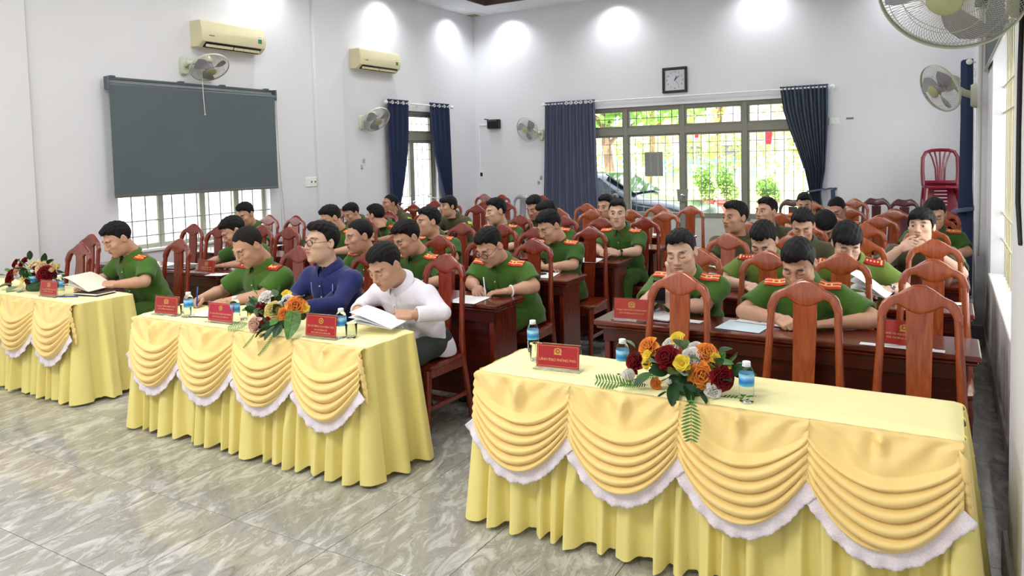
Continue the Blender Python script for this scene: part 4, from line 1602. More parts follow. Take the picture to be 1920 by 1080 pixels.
# parked car
def car():
    c = thing('car', 'dark parked car seen through the left back door leaf', 'car', (-5.85, 13.6, -0.06), 0)
    # side profile in x (front to the right), swept across y
    px = np.array([-2.2, -2.15, -1.9, -1.2, -0.45, 0.25, 0.85, 1.0, 1.6, 2.1, 2.2])
    zt = np.array([0.55, 0.85, 0.98, 1.36, 1.46, 1.42, 1.06, 0.98, 0.90, 0.74, 0.48])
    zb = np.array([0.30, 0.26, 0.24, 0.22, 0.22, 0.22, 0.22, 0.22, 0.24, 0.26, 0.30])
    wf = np.linspace(-1, 1, 13)
    rows = []
    for x, t_, b_ in zip(px, zt, zb):
        roof = t_ > 1.0
        sec = []
        for f in np.linspace(0, 2 * math.pi, 24, endpoint=False):
            cx_, sz_ = math.cos(f), math.sin(f)
            y = 0.86 * np.sign(cx_) * abs(cx_) ** 0.35
            z = b_ + (t_ - b_) * (0.5 + 0.5 * np.sign(sz_) * abs(sz_) ** 0.45)
            if z > 0.92:
                y *= 1 - 0.24 * (z - 0.92) / 0.5
            sec.append((x, y * (0.9 if abs(x) > 2.1 else 1), z))
        rows.append(sec)
    put('body', MB().grid(np.array(rows), wrap=True, flip=True).add(rows[0], [tuple(range(24))]).add(rows[-1], [tuple(range(23, -1, -1))]), mat('dark_grey_car_paint', lin((52, 62, 76)), 0.2, 0.3, coat=0.8), c, 50)
    gl = mat('dark_car_glass', lin((38, 52, 64)), 0.05, spec=0.8)
    put('windscreen', MB().add([(0.30, -0.62, 1.42), (0.30, 0.62, 1.42), (0.90, 0.72, 1.06), (0.90, -0.72, 1.06), (0.29, -0.62, 1.40), (0.29, 0.62, 1.40), (0.88, 0.72, 1.04), (0.88, -0.72, 1.04)], [(0, 1, 2, 3), (7, 6, 5, 4), (0, 3, 7, 4), (1, 5, 6, 2)]), gl, c)
    for s in (-1, 1):
        put('side_window', MB().add([(-1.15, s * 0.845, 0.98), (0.70, s * 0.85, 0.98), (0.20, s * 0.755, 1.34), (-0.95, s * 0.755, 1.34), (-1.15, s * 0.80, 0.98), (0.70, s * 0.80, 0.98), (0.20, s * 0.70, 1.34), (-0.95, s * 0.70, 1.34)], [(0, 1, 2, 3), (7, 6, 5, 4), (0, 4, 5, 1), (2, 6, 7, 3)]), gl, c)
        for x in (-1.35, 1.35):
            put('wheel', MB().lathe([(0.0, -0.1), (0.2, -0.1), (0.31, -0.08), (0.32, 0.0), (0.31, 0.08), (0.2, 0.1), (0, 0.1)], 20, R=rotm(math.radians(90)), T=(x, s * 0.78, 0.32)), M['black'], c)
        put('headlight', MB().ball((2.02, s * 0.6, 0.66), (0.14, 0.18, 0.07), 10), M['steel'], c)
        put('wing_mirror', MB().ball((0.62, s * 0.95, 1.0), (0.07, 0.11, 0.07), 10), M['black'], c)


car()
# boundary wall outside the left windows
struct(put('boundary_wall', MB().box((-13.2, -6, -0.2), (-13.0, 22, 2.4)), mat('white_garden_wall', lin((236, 236, 232)), 0.9)))

# ------------------------------------------------------------------ wall furniture: blinds, curtains, coolers, fans
def curtain(name, label, m, ax, pos, rows, npl=9, amp=0.035, parent=None, t=0.004, phase=0.0, group=None):
    """rows: (z, a0, a1) edges of the cloth at each height; pleats run down it"""
    nu = npl * 8 + 1
    u = np.linspace(0, 1, nu)
    P = []
    rz = np.array([r[0] for r in rows])
    zz = np.linspace(rz.max(), rz.min(), 34)
    o = np.argsort(rz)
    a0s = np.interp(zz, rz[o], np.array([r[1] for r in rows])[o])
    a1s = np.interp(zz, rz[o], np.array([r[2] for r in rows])[o])
    w0 = rows[0][2] - rows[0][1]
    for z, a0, a1 in zip(zz, a0s, a1s):
        k = (a1 - a0) / w0
        s = np.sin(2 * math.pi * npl * u + phase)
        d = amp * np.sign(s) * np.abs(s) ** 0.75 * (0.75 + 0.5 * (1 - k)) + 0.006 * np.sin(2 * math.pi * npl * u * 0.5 + z * 2)
        a = a0 + (a1 - a0) * (u + 0.012 * np.sin(4 * math.pi * npl * u))
        P.append(np.stack([np.full(nu, pos) + d, a, np.full(nu, z)] if ax == 'x' else [a, np.full(nu, pos) + d, np.full(nu, z)], 1))
    return put(name, MB().sheet(np.array(P), t), m, parent, 80)


def rod(name, ax, pos, a0, a1, z, label, parent):
    mb = MB()
    pt = (lambda a: (pos, a, z)) if ax == 'x' else (lambda a: (a, pos, z))
    mb.tube([pt(a0), pt(a1)], 0.013, 12)
    put('rod', mb, M['white_pl'], parent)
    for a in (a0, a1):
        mb = MB().ball(pt(a), 0.032, 12)
        put('finial', mb, M['white_pl'], parent)
    for a in (a0 + 0.12, (a0 + a1) / 2, a1 - 0.12):
        b = MB()
        if ax == 'x':
            s = -0.10 if pos < -3 else 0.10
            b.tube([(pos, a, z), (pos + s, a, z)], 0.009, 8).box((pos + s * 0.9, a - 0.02, z - 0.03), (pos + s, a + 0.02, z + 0.03), 0.004)
        else:
            b.tube([(a, pos, z), (a, pos + 0.10, z)], 0.009, 8).box((a - 0.02, pos + 0.085, z - 0.03), (a + 0.02, pos + 0.10, z + 0.03), 0.004)
        put('bracket', b, M['white_pl'], parent)


def eyelets(ax, pos, a0, a1, z, n, parent):
    for k in range(n):
        a = a0 + (k + 0.5) * (a1 - a0) / n
        t = np.linspace(0, 2 * math.pi, 14, endpoint=False)
        ring = np.stack([np.full(14, 0), 0.024 * np.cos(t), 0.024 * np.sin(t)], 1)
        if ax == 'x':
            ring = ring + (pos, a, z)
        else:
            ring = ring[:, [1, 0, 2]] + (a, pos, z)
        put('eyelet', MB().tube(ring, 0.006, 6, closed=True), M['white_pl'], parent)


def tieback(mb_pos, ax, rx, ry, n=24, w=0.03):
    t = np.linspace(0, 2 * math.pi, n, endpoint=False)
    c = np.array(mb_pos)
    ring = np.stack([rx * np.cos(t), ry * np.sin(t), 0.02 * np.cos(t)], 1) + c
    return MB().tube(ring, w, 8, closed=True, flat=0.35)


# back wall, left curtain (hanging straight) and right curtain (tied)
zr = 2.62
rd = thing('curtain_rod', 'long white curtain rod across the back wall above glass doors', 'rod', (0, 0, 0))
rod('rod', 'y', YB - 0.10, -6.17, -1.44, zr, '', rd)
c = thing('curtain', 'wide grey-blue curtain hanging straight at left of back doors', 'curtain', (0, 0, 0), 0, 'curtains in the hall')
curtain('cloth', '', M['greyblue'], 'y', YB - 0.10, [(2.66, -6.14, -5.19), (1.6, -6.18, -5.17), (0.06, -6.26, -5.10)], 15, 0.045, c)
eyelets('y', YB - 0.145, -5.75, -5.2, zr, 6, c)
c = thing('curtain', 'slate blue curtain tied back at right of the back doors', 'curtain', (0, 0, 0), 0, 'curtains in the hall')
curtain('cloth', '', M['slate'], 'y', YB - 0.10, [(2.66, -2.17, -1.50), (2.30, -2.12, -1.50), (2.0, -2.03, -1.505), (1.7, -1.92, -1.52), (1.4, -1.82, -1.54), (1.15, -1.77, -1.58), (1.08, -1.76, -1.60), (0.9, -1.77, -1.58), (0.06, -1.80, -1.50)], 12, 0.045, c)
put('tieback', tieback((-1.675, YB - 0.10, 1.11), 'y', 0.115, 0.06), M['slate'], c)
put('tie_hook', MB().tube([(-1.56, YB - 0.10, 1.12), (-1.47, YB - 0.06, 1.14), (-1.42, YB - 0.005, 1.13)], 0.012, 6).ball((-1.41, YB - 0.02, 1.13), 0.022, 8), M['slate'], c)
put('tie_end', MB().sheet(np.array([[(-1.47 + a, YB - 0.07 + 0.01 * b, 1.12 - 0.06 * b) for a in (0, 0.03, 0.06)] for b in range(5)]), 0.006), M['slate'], c)
# left wall pair
rd = thing('curtain_rod', 'short white curtain rod above the narrow left wall door', 'rod', (0, 0, 0))
rod('rod', 'x', XL + 0.10, 9.10, 10.90, zr, '', rd)
for (lab, rows) in (('navy curtain tied back at left of the narrow side door', [(2.67, 9.14, 9.68), (2.2, 9.14, 9.66), (1.8, 9.14, 9.60), (1.4, 9.15, 9.50), (1.05, 9.17, 9.38), (0.98, 9.19, 9.34), (0.8, 9.18, 9.38), (0.06, 9.15, 9.45)]),
                    ('navy curtain tied back at right of the narrow side door', [(2.67, 10.24, 10.83), (2.2, 10.28, 10.83), (1.8, 10.34, 10.83), (1.4, 10.46, 10.83), (1.05, 10.58, 10.82), (0.98, 10.62, 10.81), (0.8, 10.58, 10.82), (0.06, 10.50, 10.83)])):
    c = thing('curtain', lab, 'curtain', (0, 0, 0), 0, 'curtains in the hall')
    curtain('cloth', '', M['navy'], 'x', XL + 0.10, rows, 8, 0.038, c)
    eyelets('x', XL + 0.145, rows[0][1], rows[0][2], zr, 4, c)
    ym = (rows[5][1] + rows[5][2]) / 2
    put('tieback', tieback((XL + 0.10, ym, 1.0), 'x', 0.065, 0.10), M['navy'], c)
    put('tie_hook', MB().ball((XL + 0.03, rows[0][1] - 0.02, 1.08), 0.025, 8).tube([(XL + 0.0, rows[0][1] - 0.02, 1.08), (XL + 0.05, rows[0][1] - 0.01, 1.06), (XL + 0.08, ym - 0.08, 1.0)], 0.008, 6), M['white_pl'], c)
# right wall curtain, seen almost edge on
rd = thing('curtain_rod', 'white curtain rod end with round finial at right window', 'rod', (0, 0, 0))
rod('rod', 'x', XR - 0.10, 9.55, 11.3, zr, '', rd)
c = thing('curtain', 'dark navy curtain gathered beside right wall at the far end', 'curtain', (0, 0, 0), 0, 'curtains in the hall')
curtain('cloth', '', M['navy'], 'x', XR - 0.115, [(2.66, 9.62, 10.15), (1.3, 9.62, 10.10), (1.05, 9.66, 10.0), (0.98, 9.68, 9.98), (0.85, 9.64, 10.02), (0.04, 9.62, 10.10)], 5, 0.07, c)
put('tieback', tieback((XR - 0.12, 9.83, 1.0), 'x', 0.10, 0.19, w=0.045), M['slate'], c)

# roller blind over window 1 (it hangs a hand's breadth off the wall)
BLY = 0.986
bl = thing('roller_blind', 'large grey roller blind lowered over the left wall window', 'blind', (0, 0, 0))
mb = MB().box((XL, 4.75, 2.635), (XL + 0.05, 7.05, 2.66), 0.004)
put('head_rail', mb, M['blind_alu'], bl)
put('roller', MB().tube([(XL + 0.075, 4.70, 2.565), (XL + 0.075, 6.98, 2.565)], 0.034, 16), M['blind_alu'], bl)
for y in (4.70, 6.985):
    put('end_bracket', MB().box((XL + 0.03, y - 0.012, 2.52), (XL + 0.11, y + 0.012, 2.66), 0.005), M['blind_alu'], bl)
for y in (4.78, 5.62, 6.20, 6.88):
    put('mount_clip', MB().box((XL, y - 0.03, 2.655), (XL + 0.06, y + 0.03, 2.675), 0.004), M['blind_alu'], bl)
P = np.array([[(XL + 0.108 + 0.004 * math.sin(y * 2.1 + z), y, z) for y in np.linspace(4.70, 6.955, 24)] for z in np.linspace(2.57, 1.40, 12)])
put('blind_cloth', MB().sheet(P, 0.003), M['blind'], bl, 80)
put('bottom_bar', MB().box((XL + 0.10, 4.70, 1.375), (XL + 0.118, 6.955, 1.405), 0.004), M['frame_dark'], bl)
put('pull_cord', MB().tube([(XL + 0.09, 6.97, 2.58), (XL + 0.085, 7.02, 1.6), (XL + 0.08, 7.08, 0.75)], 0.004, 6).tube([(XL + 0.10, 6.985, 2.58), (XL + 0.105, 6.99, 1.4), (XL + 0.10, 7.0, 0.75)], 0.004, 6), M['fan_wire'], bl)
for o in list(bl.children):
    o.data.transform(Matrix.Diagonal((1, BLY, 1, 1)))
# roller blind rolled up over window 2
bl = thing('roller_blind', 'grey roller blind half raised at top of the right window', 'blind', (0, 0, 0))
put('roller', MB().tube([(XR - 0.06, 4.2, 2.95), (XR - 0.06, 7.68, 2.95)], 0.045, 14), M['blind_alu'], bl)
put('end_bracket', MB().box((XR - 0.11, 7.50, 2.88), (XR + 0.0, 7.53, 3.02), 0.004).box((XR - 0.11, 4.17, 2.88), (XR, 4.20, 3.02), 0.004), M['blind_alu'], bl)
P = np.array([[(XR - 0.022, y, z) for y in np.linspace(4.85, 7.66, 8)] for z in np.linspace(2.95, 2.35, 6)])
put('blind_cloth', MB().sheet(P, 0.003), M['blind'], bl, 80)
put('bottom_bar', MB().tube([(XR - 0.022, 4.85, 2.35), (XR - 0.022, 7.67, 2.35)], 0.012, 10), M['silver'], bl)
put('pull_chain', MB().tube([(XR - 0.05, 7.62, 2.9), (XR - 0.052, 7.62, 1.2), (XR - 0.055, 7.58, 0.82), (XR - 0.06, 7.52, 0.76), (XR - 0.06, 7.47, 0.84), (XR - 0.055, 7.45, 1.2), (XR - 0.05, 7.44, 2.9)], 0.005, 6), M['fan_wire'], bl)


# air conditioners
def cooler(label, y0, y1, z0, z1, dep=0.22):
    t = thing('air_conditioner', label, 'air conditioner', (XL, (y0 + y1) / 2, z0), 0, 'air conditioners on the left wall')
    L, H_ = y1 - y0, z1 - z0
    prof = [(0.0, 0.0), (dep * 0.55, 0.0), (dep * 0.90, H_ * 0.20), (dep, H_ * 0.36), (dep, H_ * 0.62), (dep * 0.90, H_ * 0.94), (dep * 0.78, H_), (0.0, H_)]
    mb = MB()
    ys = [-L / 2, -L / 2 + 0.015, L / 2 - 0.015, L / 2]
    sc = [0.96, 1.0, 1.0, 0.96]
    rows = [[(x * s, y, H_ / 2 + (z - H_ / 2) * s) for x, z in prof] for y, s in zip(ys, sc)]
    mb.grid(np.array(rows), wrap=True)
    mb.add(rows[0], [tuple(range(8))]).add(rows[-1], [tuple(range(7, -1, -1))])
    put('casing', mb, M['ivory'], t, 25)
    # air outlet with louvres
    ang = math.atan2(H_ * 0.2, dep * 0.35)
    Rr = rotm(0, -ang, 0)
    cx_, cz_ = dep * 0.725, H_ * 0.10
    put('outlet', MB().box((-0.045, -L * 0.43, -0.006), (0.045, L * 0.43, 0.006), 0.003, R=Rr, T=(cx_ + 0.004, 0, cz_ - 0.004)), M['black'], t)
    for s in (-1, 1):
        put('louvre', MB().box((-0.017, -L * 0.205, -0.004), (0.017, L * 0.205, 0.004), 0.002, R=rotm(0, -ang - 0.5, 0), T=(cx_ + 0.012, s * L * 0.212, cz_ - 0.012)), M['ivory'], t)
    for k in range(8):
        put('guide_vane', MB().box((-0.02, -0.004, -0.003), (0.02, 0.004, 0.012), R=Rr, T=(cx_ + 0.006, -L * 0.36 + k * L * 0.103, cz_ - 0.016)), M['silver'], t)
    put('energy_sticker', MB().box((dep - 0.001, L * 0.40 - 0.035, H_ * 0.62 - 0.075), (dep + 0.002, L * 0.40 + 0.02, H_ * 0.62)), M['patch_green'], t)
    put('sticker_band', MB().box((dep, L * 0.40 - 0.035, H_ * 0.62 - 0.022), (dep + 0.003, L * 0.40 + 0.02, H_ * 0.62 - 0.004)), M['white_pl'], t)
    put('maker_badge', MB().box((dep - 0.002, -L * 0.40, H_ * 0.40), (dep + 0.0015, -L * 0.32, H_ * 0.40 + 0.012)), mat('grey_badge', lin((120, 116, 110)), 0.5), t)
    for f in (0.2, 0.34):
        put('seam', MB().box((dep * 0.4, -L / 2 + 0.06, H_ - 0.001), (dep * 0.41, L / 2 - 0.06, H_ + 0.001)), M['ivory'], t)
    return t


M['patch_green'] = mat('green_energy_sticker', lin((40, 130, 80)), 0.5)
cooler('ivory air conditioner above the large grey blind', 5.72, 6.66, 3.09, 3.40)
cooler('ivory air conditioner farther along, nearer the back corner', 8.42, 9.36, 3.08, 3.38)


# fans
def fan(label, base, wall_n, head, face, R=0.22, nsp=60, big=False):
    """base: point on the wall, head: centre of the blades, face: direction the fan blows"""
    t = thing('wall_fan', label, 'fan', tuple(base), 0, 'oscillating wall fans')
    b0 = np.zeros(3)
    hd = np.asarray(head, float) - np.asarray(base, float)
    wn = nrm(wall_n)
    fz = nrm(face)
    fx = nrm(np.cross((0, 0, 1.0), fz))
    fy = np.cross(fz, fx)
    Rf = np.stack([fx, fy, fz], 1)
    wx = nrm(np.cross((0, 0, 1.0), wn))
    Rw = np.stack([wx, np.array((0, 0, 1.0)), wn], 1)
    # wall plate
    a = np.linspace(0, 2 * math.pi, 24, endpoint=False)
    out = np.stack([0.055 * np.sign(np.cos(a)) * np.abs(np.cos(a)) ** 0.7, 0.11 * np.sign(np.sin(a)) * np.abs(np.sin(a)) ** 0.7], 1)
    rows = [np.stack([out[:, 0] * s, out[:, 1] * s, np.full(24, z)], 1) for s, z in ((1.0, 0.0), (1.0, 0.02), (0.85, 0.05))]
    mb = MB().grid(np.array(rows) @ Rw.T, wrap=True)
    mb.add(rows[-1] @ Rw.T, [tuple(range(24))])
    put('wall_plate', mb, M['fan_pl'], t)
    back = hd - fz * 0.14
    mid = wn * 0.10 + np.array((0, 0, 0.03))
    put('arm', MB().tube([wn * 0.02, mid, (mid + back) / 2 + (0, 0, -0.015), back], [0.034, 0.030, 0.026, 0.024], 12), M['fan_pl'], t)
    prof = [(0.0, -0.19), (0.035, -0.185), (0.055, -0.16), (0.062, -0.11), (0.062, -0.07), (0.05, -0.05), (0, -0.05)]
    put('motor_housing', MB().lathe(prof, 20, R=Rf, T=hd), M['fan_pl'], t)
    # cage: front and back domes
    for nm, zs, hub in (('front_guard', 1, 0.055), ('rear_guard', -1, 0.05)):
        mb = MB()
        dep = 0.075 if zs > 0 else 0.060
        prf = lambda r: zs * dep * (1 - (r / R) ** 4) ** 0.8 * (1 if zs > 0 else 0.9)
        n_ = nsp
        rr = np.linspace(hub, R, 9)
        for k in range(n_):
            th0 = 2 * math.pi * k / n_
            tw = (0.55 if big else 0.30) * zs
            ths = th0 + tw * ((rr - hub) / R)
            pts = np.stack([rr * np.cos(ths), rr * np.sin(ths), [prf(r) for r in rr]], 1)
            mb.tube(pts @ Rf.T + hd, 0.0011 if not big else 0.0010, 4, caps=False)
        ar = np.linspace(0, 2 * math.pi, 48, endpoint=False)
        for r in ([R, R * 0.66] if not big else [R, R * 0.80, R * 0.56]):
            ring = np.stack([r * np.cos(ar), r * np.sin(ar), np.full(48, prf(min(r, R * 0.999)))], 1)
            mb.tube(ring @ Rf.T + hd, 0.0045 if r == R else 0.0014, 6, closed=True)
        g = put(nm, mb, M['fan_wire'], t)
        g['kind'] = 'stuff'
    ar = np.linspace(0, 2 * math.pi, 48, endpoint=False)
    band = [np.stack([q * R * np.cos(ar), q * R * np.sin(ar), np.full(48, z)], 1) @ Rf.T + hd for q, z in ((1.0, -0.012), (1.018, -0.01), (1.018, 0.01), (1.0, 0.012), (0.99, 0.0))]
    put('guard_band', MB().grid(np.array(band + band[:1]), wrap=True), M['fan_pl'], t)
    put('badge', MB().lathe([(0, 0.083), (0.045, 0.082), (0.057, 0.077), (0.059, 0.070), (0, 0.070)], 24, R=Rf, T=hd), M['fan_hub'], t)
    put('hub', MB().lathe([(0, 0.045), (0.03, 0.045), (0.042, 0.03), (0.042, -0.02), (0, -0.02)], 16, R=Rf, T=hd), M['fan_blade'], t)
    for k in range(3):
        a0 = 2 * math.pi * k / 3 + 0.4
        P = []
        for r in np.linspace(0.035, R * 0.88, 9):
            f = (r - 0.035) / (R * 0.88 - 0.035)
            wd = 0.45 + 0.65 * math.sin(math.pi * min(1, f * 0.75 + 0.12))
            row = []
            for q in np.linspace(-0.5, 0.5, 7):
                th = a0 + q * wd * (1.0 - 0.15 * f) + 0.35 * f
                row.append((r * math.cos(th), r * math.sin(th), 0.012 + 0.045 * q))
            P.append(row)
        put('blade', MB().sheet(np.array(P) @ Rf.T + hd, 0.003), M['fan_blade'], t, 80)
    return t


fan('wall fan beside the air conditioner above the grey blind', (XL, 5.60, 2.86), (1, 0, 0), (XL + 0.24, 5.78, 2.84), (0.615, -0.16, -0.83))
fan('wall fan on left wall beside the navy door curtain', (XL + 0.0, 8.62, 2.29), (1, 0, 0), (XL + 0.22, 8.72, 2.33), (0.74, -0.20, -0.66))
fan('wall fan on the back wall left of the glass doors', (-6.27, YB, 2.10), (0, -1, 0), (-6.45, YB - 0.22, 2.20), (-0.12, -0.95, -0.25))
fan('wall fan on the right pillar near the navy curtain', (0.225, 7.78, 2.15), (-1, 0, 0), (-0.06, 7.62, 2.22), (-0.74, -0.56, -0.42))
fan('large near fan cropped by the top right corner', (0.225, 3.20, 2.26), (-1, 0, 0), (0.005, 3.02, 2.245), (-0.25, -0.74, -0.62), R=0.235, nsp=110, big=True)

# clock
ck = thing('wall_clock', 'square clock with dark wooden frame above the back doors', 'clock', (-3.81, YB, 2.89))
o_, i_ = 0.205, 0.165
mb = MB()
for (x0, x1, z0, z1) in ((-o_, o_, i_, o_), (-o_, o_, -o_, -i_), (-o_, -i_, -i_, i_), (i_, o_, -i_, i_)):
    mb.box((x0, -0.05, z0), (x1, -0.002, z1), 0.008)
put('frame', mb, mat('dark_brown_clock_frame', lin((38, 24, 26)), 0.35), ck)
put('dial', MB().box((-i_ - 0.005, -0.02, -i_ - 0.005), (i_ + 0.005, -0.004, i_ + 0.005)), M['clockface'], ck)


def text(s, size, m, parent, T, R=None, name='lettering', align='CENTER', ext=0.0006, bold=0.0, fit=None):
    cu = bpy.data.curves.new(name, 'FONT')
    cu.body = s
    cu.size = 1.0
    cu.align_x = align
    cu.align_y = 'CENTER'
    cu.extrude = ext / size
    cu.offset = bold
    cu.resolution_u = 3
    o = bpy.data.objects.new(name + '_src', cu)
    COL.objects.link(o)
    bpy.context.view_layer.update()
    dg = bpy.context.evaluated_depsgraph_get()
    me = bpy.data.meshes.new_from_object(o.evaluated_get(dg))
    me.name = name
    bpy.data.objects.remove(o)
    me.materials.clear()
    me.materials.append(m)
    me.transform(Matrix.Scale(size, 4))
    if fit:
        vx = [v.co.x for v in me.vertices]
        k = min(1.0, fit / (max(vx) - min(vx)))
        me.transform(Matrix.Diagonal((k, min(1, k * 1.1), 1, 1)))
    if R is not None:
        me.transform(Matrix(np.asarray(R).tolist()).to_4x4())
    return obj(name, me, parent, loc=tuple(T))


RX90 = rotm(math.radians(90), 0, 0)
for k in range(12):
    a = math.pi / 2 - 2 * math.pi * k / 12
    n = 12 if k == 0 else k
    text(str(n), 0.042, M['black'], ck, (0.125 * math.cos(a) * 1.05, -0.0212, 0.125 * math.sin(a) * 1.05), RX90, 'numeral')
for nm, L, a, w in (('hour_hand', 0.07, 62, 0.006), ('minute_hand', 0.10, 40, 0.004), ('second_hand', 0.11, -50, 0.0018)):
    th = math.radians(a)
    put(nm, MB().box((-0.015, -0.003, -w), (L, 0.0, w), R=rotm(0, -th, 0), T=(0, -0.025, 0)), M['black'], ck)
put('crystal', MB().box((-i_, -0.036, -i_), (i_, -0.033, i_)), M['glass'], ck)


# sockets, switches, little fittings
def plate(label, name, cat, p, ax, w, h, n=2, dark=False):
    t = thing(name, label, cat, p)
    if ax == 'x':
        put('plate', MB().box((0, -w / 2, -h / 2), (0.012, w / 2, h / 2), 0.004), M['white_pl'], t)
        for k in range(n):
            y = -w / 2 + (k + 0.5) * w / n
            put('rocker' if not dark else 'outlet', MB().box((0.011, y - w / n * 0.28, -h * 0.26), (0.016, y + w / n * 0.28, h * 0.26), 0.003), M['white_pl'], t)
            if k:
                put('pin_hole', MB().box((0.015, y - 0.012, -0.012), (0.0165, y + 0.012, 0.014), 0.003), M['black'], t)
    else:
        put('plate', MB().box((-w / 2, -0.012, -h / 2), (w / 2, 0, h / 2), 0.004), M['white_pl'], t)
        for k in range(n):
            x = -w / 2 + (k + 0.5) * w / n
            put('rocker', MB().box((x - w / n * 0.28, -0.016, -h * 0.26), (x + w / n * 0.28, -0.011, h * 0.26), 0.003), M['white_pl'] if not dark else M['black'], t)
    return t


plate('white switch and socket plate right of the large blind', 'wall_socket', 'socket', (XL, 7.545, 1.43), 'x', 0.21, 0.13, 3)
plate('small socket plate under the fan above the grey blind', 'wall_socket', 'socket', (XL, 5.92, 2.745), 'x', 0.12, 0.10, 2)
plate('small dark-topped switch below cable at the back corner', 'wall_switch', 'switch', (-7.575, YB, 1.40), 'y', 0.10, 0.14, 1, True)
plate('ivory switch plate right of the slate blue curtain', 'wall_switch', 'switch', (-1.43, YB, 2.12), 'y', 0.14, 0.10, 2)
put_ = tag(put('fan_plug', MB().box((XL + 0.016, 5.93, 2.72), (XL + 0.06, 5.97, 2.77), 0.008).tube([(XL + 0.05, 5.95, 2.76), (XL + 0.10, 5.90, 2.79), (XL + 0.13, 5.84, 2.82), (XL + 0.06, 5.70, 2.92)], 0.008, 8), M['black']), 'black plug and cord of the fan above the blind', 'plug')
for (x, z, y, ax, lab) in ((XL, 1.62, 8.60, 'x', 'pair of loose grey cable clips under the second fan'), (-6.36, 1.24, YB, 'y', 'pair of loose grey cable clips under back wall fan')):
    t = thing('cable_clip', lab, 'clip', (x, y, z))
    for dz in (0.0, 0.09):
        o = (0, dz * 0.6, dz) if ax == 'x' else (dz * 0.6, 0, dz)
        q = np.array(o)
        put('clip', MB().box(q + (0, -0.02, -0.03), q + (0.02, 0.02, 0.03), 0.006) if ax == 'x' else MB().box(q + (-0.02, -0.02, -0.03), q + (0.02, 0, 0.03), 0.006), M['silver'], t)
tag(put('wall_stain', MB().box((-1.27, YB - 0.003, 2.135), (-1.17, YB, 2.165), 0.001), mat('grey_wall_mark', lin((122, 122, 126)), 0.8)), 'small grey mark on back wall right of the switch', 'mark')
# network box with conduit in the corner
nb = thing('network_box', 'small black box with cable conduit in back left corner', 'box', (-7.25, YB, 2.33))
put('box', MB().box((-0.125, -0.10, -0.085), (0.125, 0, 0.085), 0.012), M['black'], nb)
for k in range(5):
    put('port', MB().box((-0.09 + k * 0.04, -0.108, 0.05), (-0.07 + k * 0.04, -0.095, 0.075), 0.002), M['frame_dark'], nb)
put('antenna', MB().tube([(-0.11, -0.06, 0.085), (-0.2, -0.06, 0.10)], 0.01, 6), M['black'], nb)
cd = thing('cable_conduit', 'thin white conduit down from the black corner box', 'conduit', (-7.6, YB, 1.48))
put('upright', MB().box((-0.012, -0.014, 0), (0.012, 0, 0.86), 0.003), M['white_pl'], cd)
put('cross_piece', MB().box((0.0, -0.014, 0.83), (0.225, 0, 0.86), 0.003), M['white_pl'], cd)
# hanging cords
tag(put('fan_pull_cord', MB().tube([(XL + 0.16, 5.735, 2.80), (XL + 0.16, 5.738, 2.5), (XL + 0.16, 5.75, 2.30)], 0.004, 6).ball((XL + 0.16, 5.75, 2.295), 0.009, 8), M['white_pl']), 'thin white pull cord hanging in front of grey blind', 'cord')
pts = [(0.222, 3.10, 2.60), (0.219, 3.12, 2.2), (0.217, 3.16, 1.95), (0.218, 3.18, 1.75), (0.217, 3.16, 1.5), (0.220, 3.06, 1.36)]
tag(put('fan_cable', MB().tube(pts, 0.008, 8), M['black_cl']), 'black cable hanging on the near right pillar', 'cable')
# ceiling fittings: downlights and a square vent
for i, (dx, dy) in enumerate(DOWN):
    nm = ['in the back left ceiling corner', 'second along the back wall', 'third along the back wall', 'fourth along the back wall', 'by left wall nearest the back corner', 'by left wall above second cooler', 'by left wall above first cooler'][i]
    dl = thing('downlight', 'round recessed ceiling downlight ' + nm, 'light', (dx, dy, ZC), 0, 'recessed downlights')
    put('ring', MB().lathe([(0.055, -0.004), (0.085, -0.010), (0.095, 0.0), (0.055, 0.0)], 24), M['white_pl'], dl)
    put('lamp', MB().lathe([(0, -0.002), (0.055, -0.002), (0.055, 0.0), (0, 0.0)], 20), emis('downlight_glow', (1, 1, 1), 6), dl)
vt = thing('ceiling_vent', 'square white ceiling vent in the back left corner', 'vent', (-7.52, 11.56, ZC))
put('frame', MB().box((-0.13, -0.13, -0.02), (0.13, 0.13, 0.0), 0.006), M['white_pl'], vt)
put('grille', MB().box((-0.10, -0.10, -0.024), (0.10, 0.10, -0.018), 0.003), mat('olive_grey_vent', lin((120, 118, 92)), 0.6), vt)

# ------------------------------------------------------------------ desks
ROWS = {'RB': [2.965, 3.90, 4.88, 5.82, 6.95, 7.93, 8.9], 'LB': [2.965] + [4.02 + 1.02 * k for k in range(5)], 'FL': [3.05] + [4.2 + 1.08 * k for k in range(5)]}
DX = {'RB': (-1.77, 0.145), 'LB': (-4.41, -2.495), 'FL': (-7.36, -5.45)}
BNAME = {'RB': 'right', 'LB': 'middle', 'FL': 'left'}
ORD = ['front', 'first', 'second', 'third', 'fourth', 'fifth', 'sixth']


def row_y(b, k):
    return ROWS[b][k + 1]


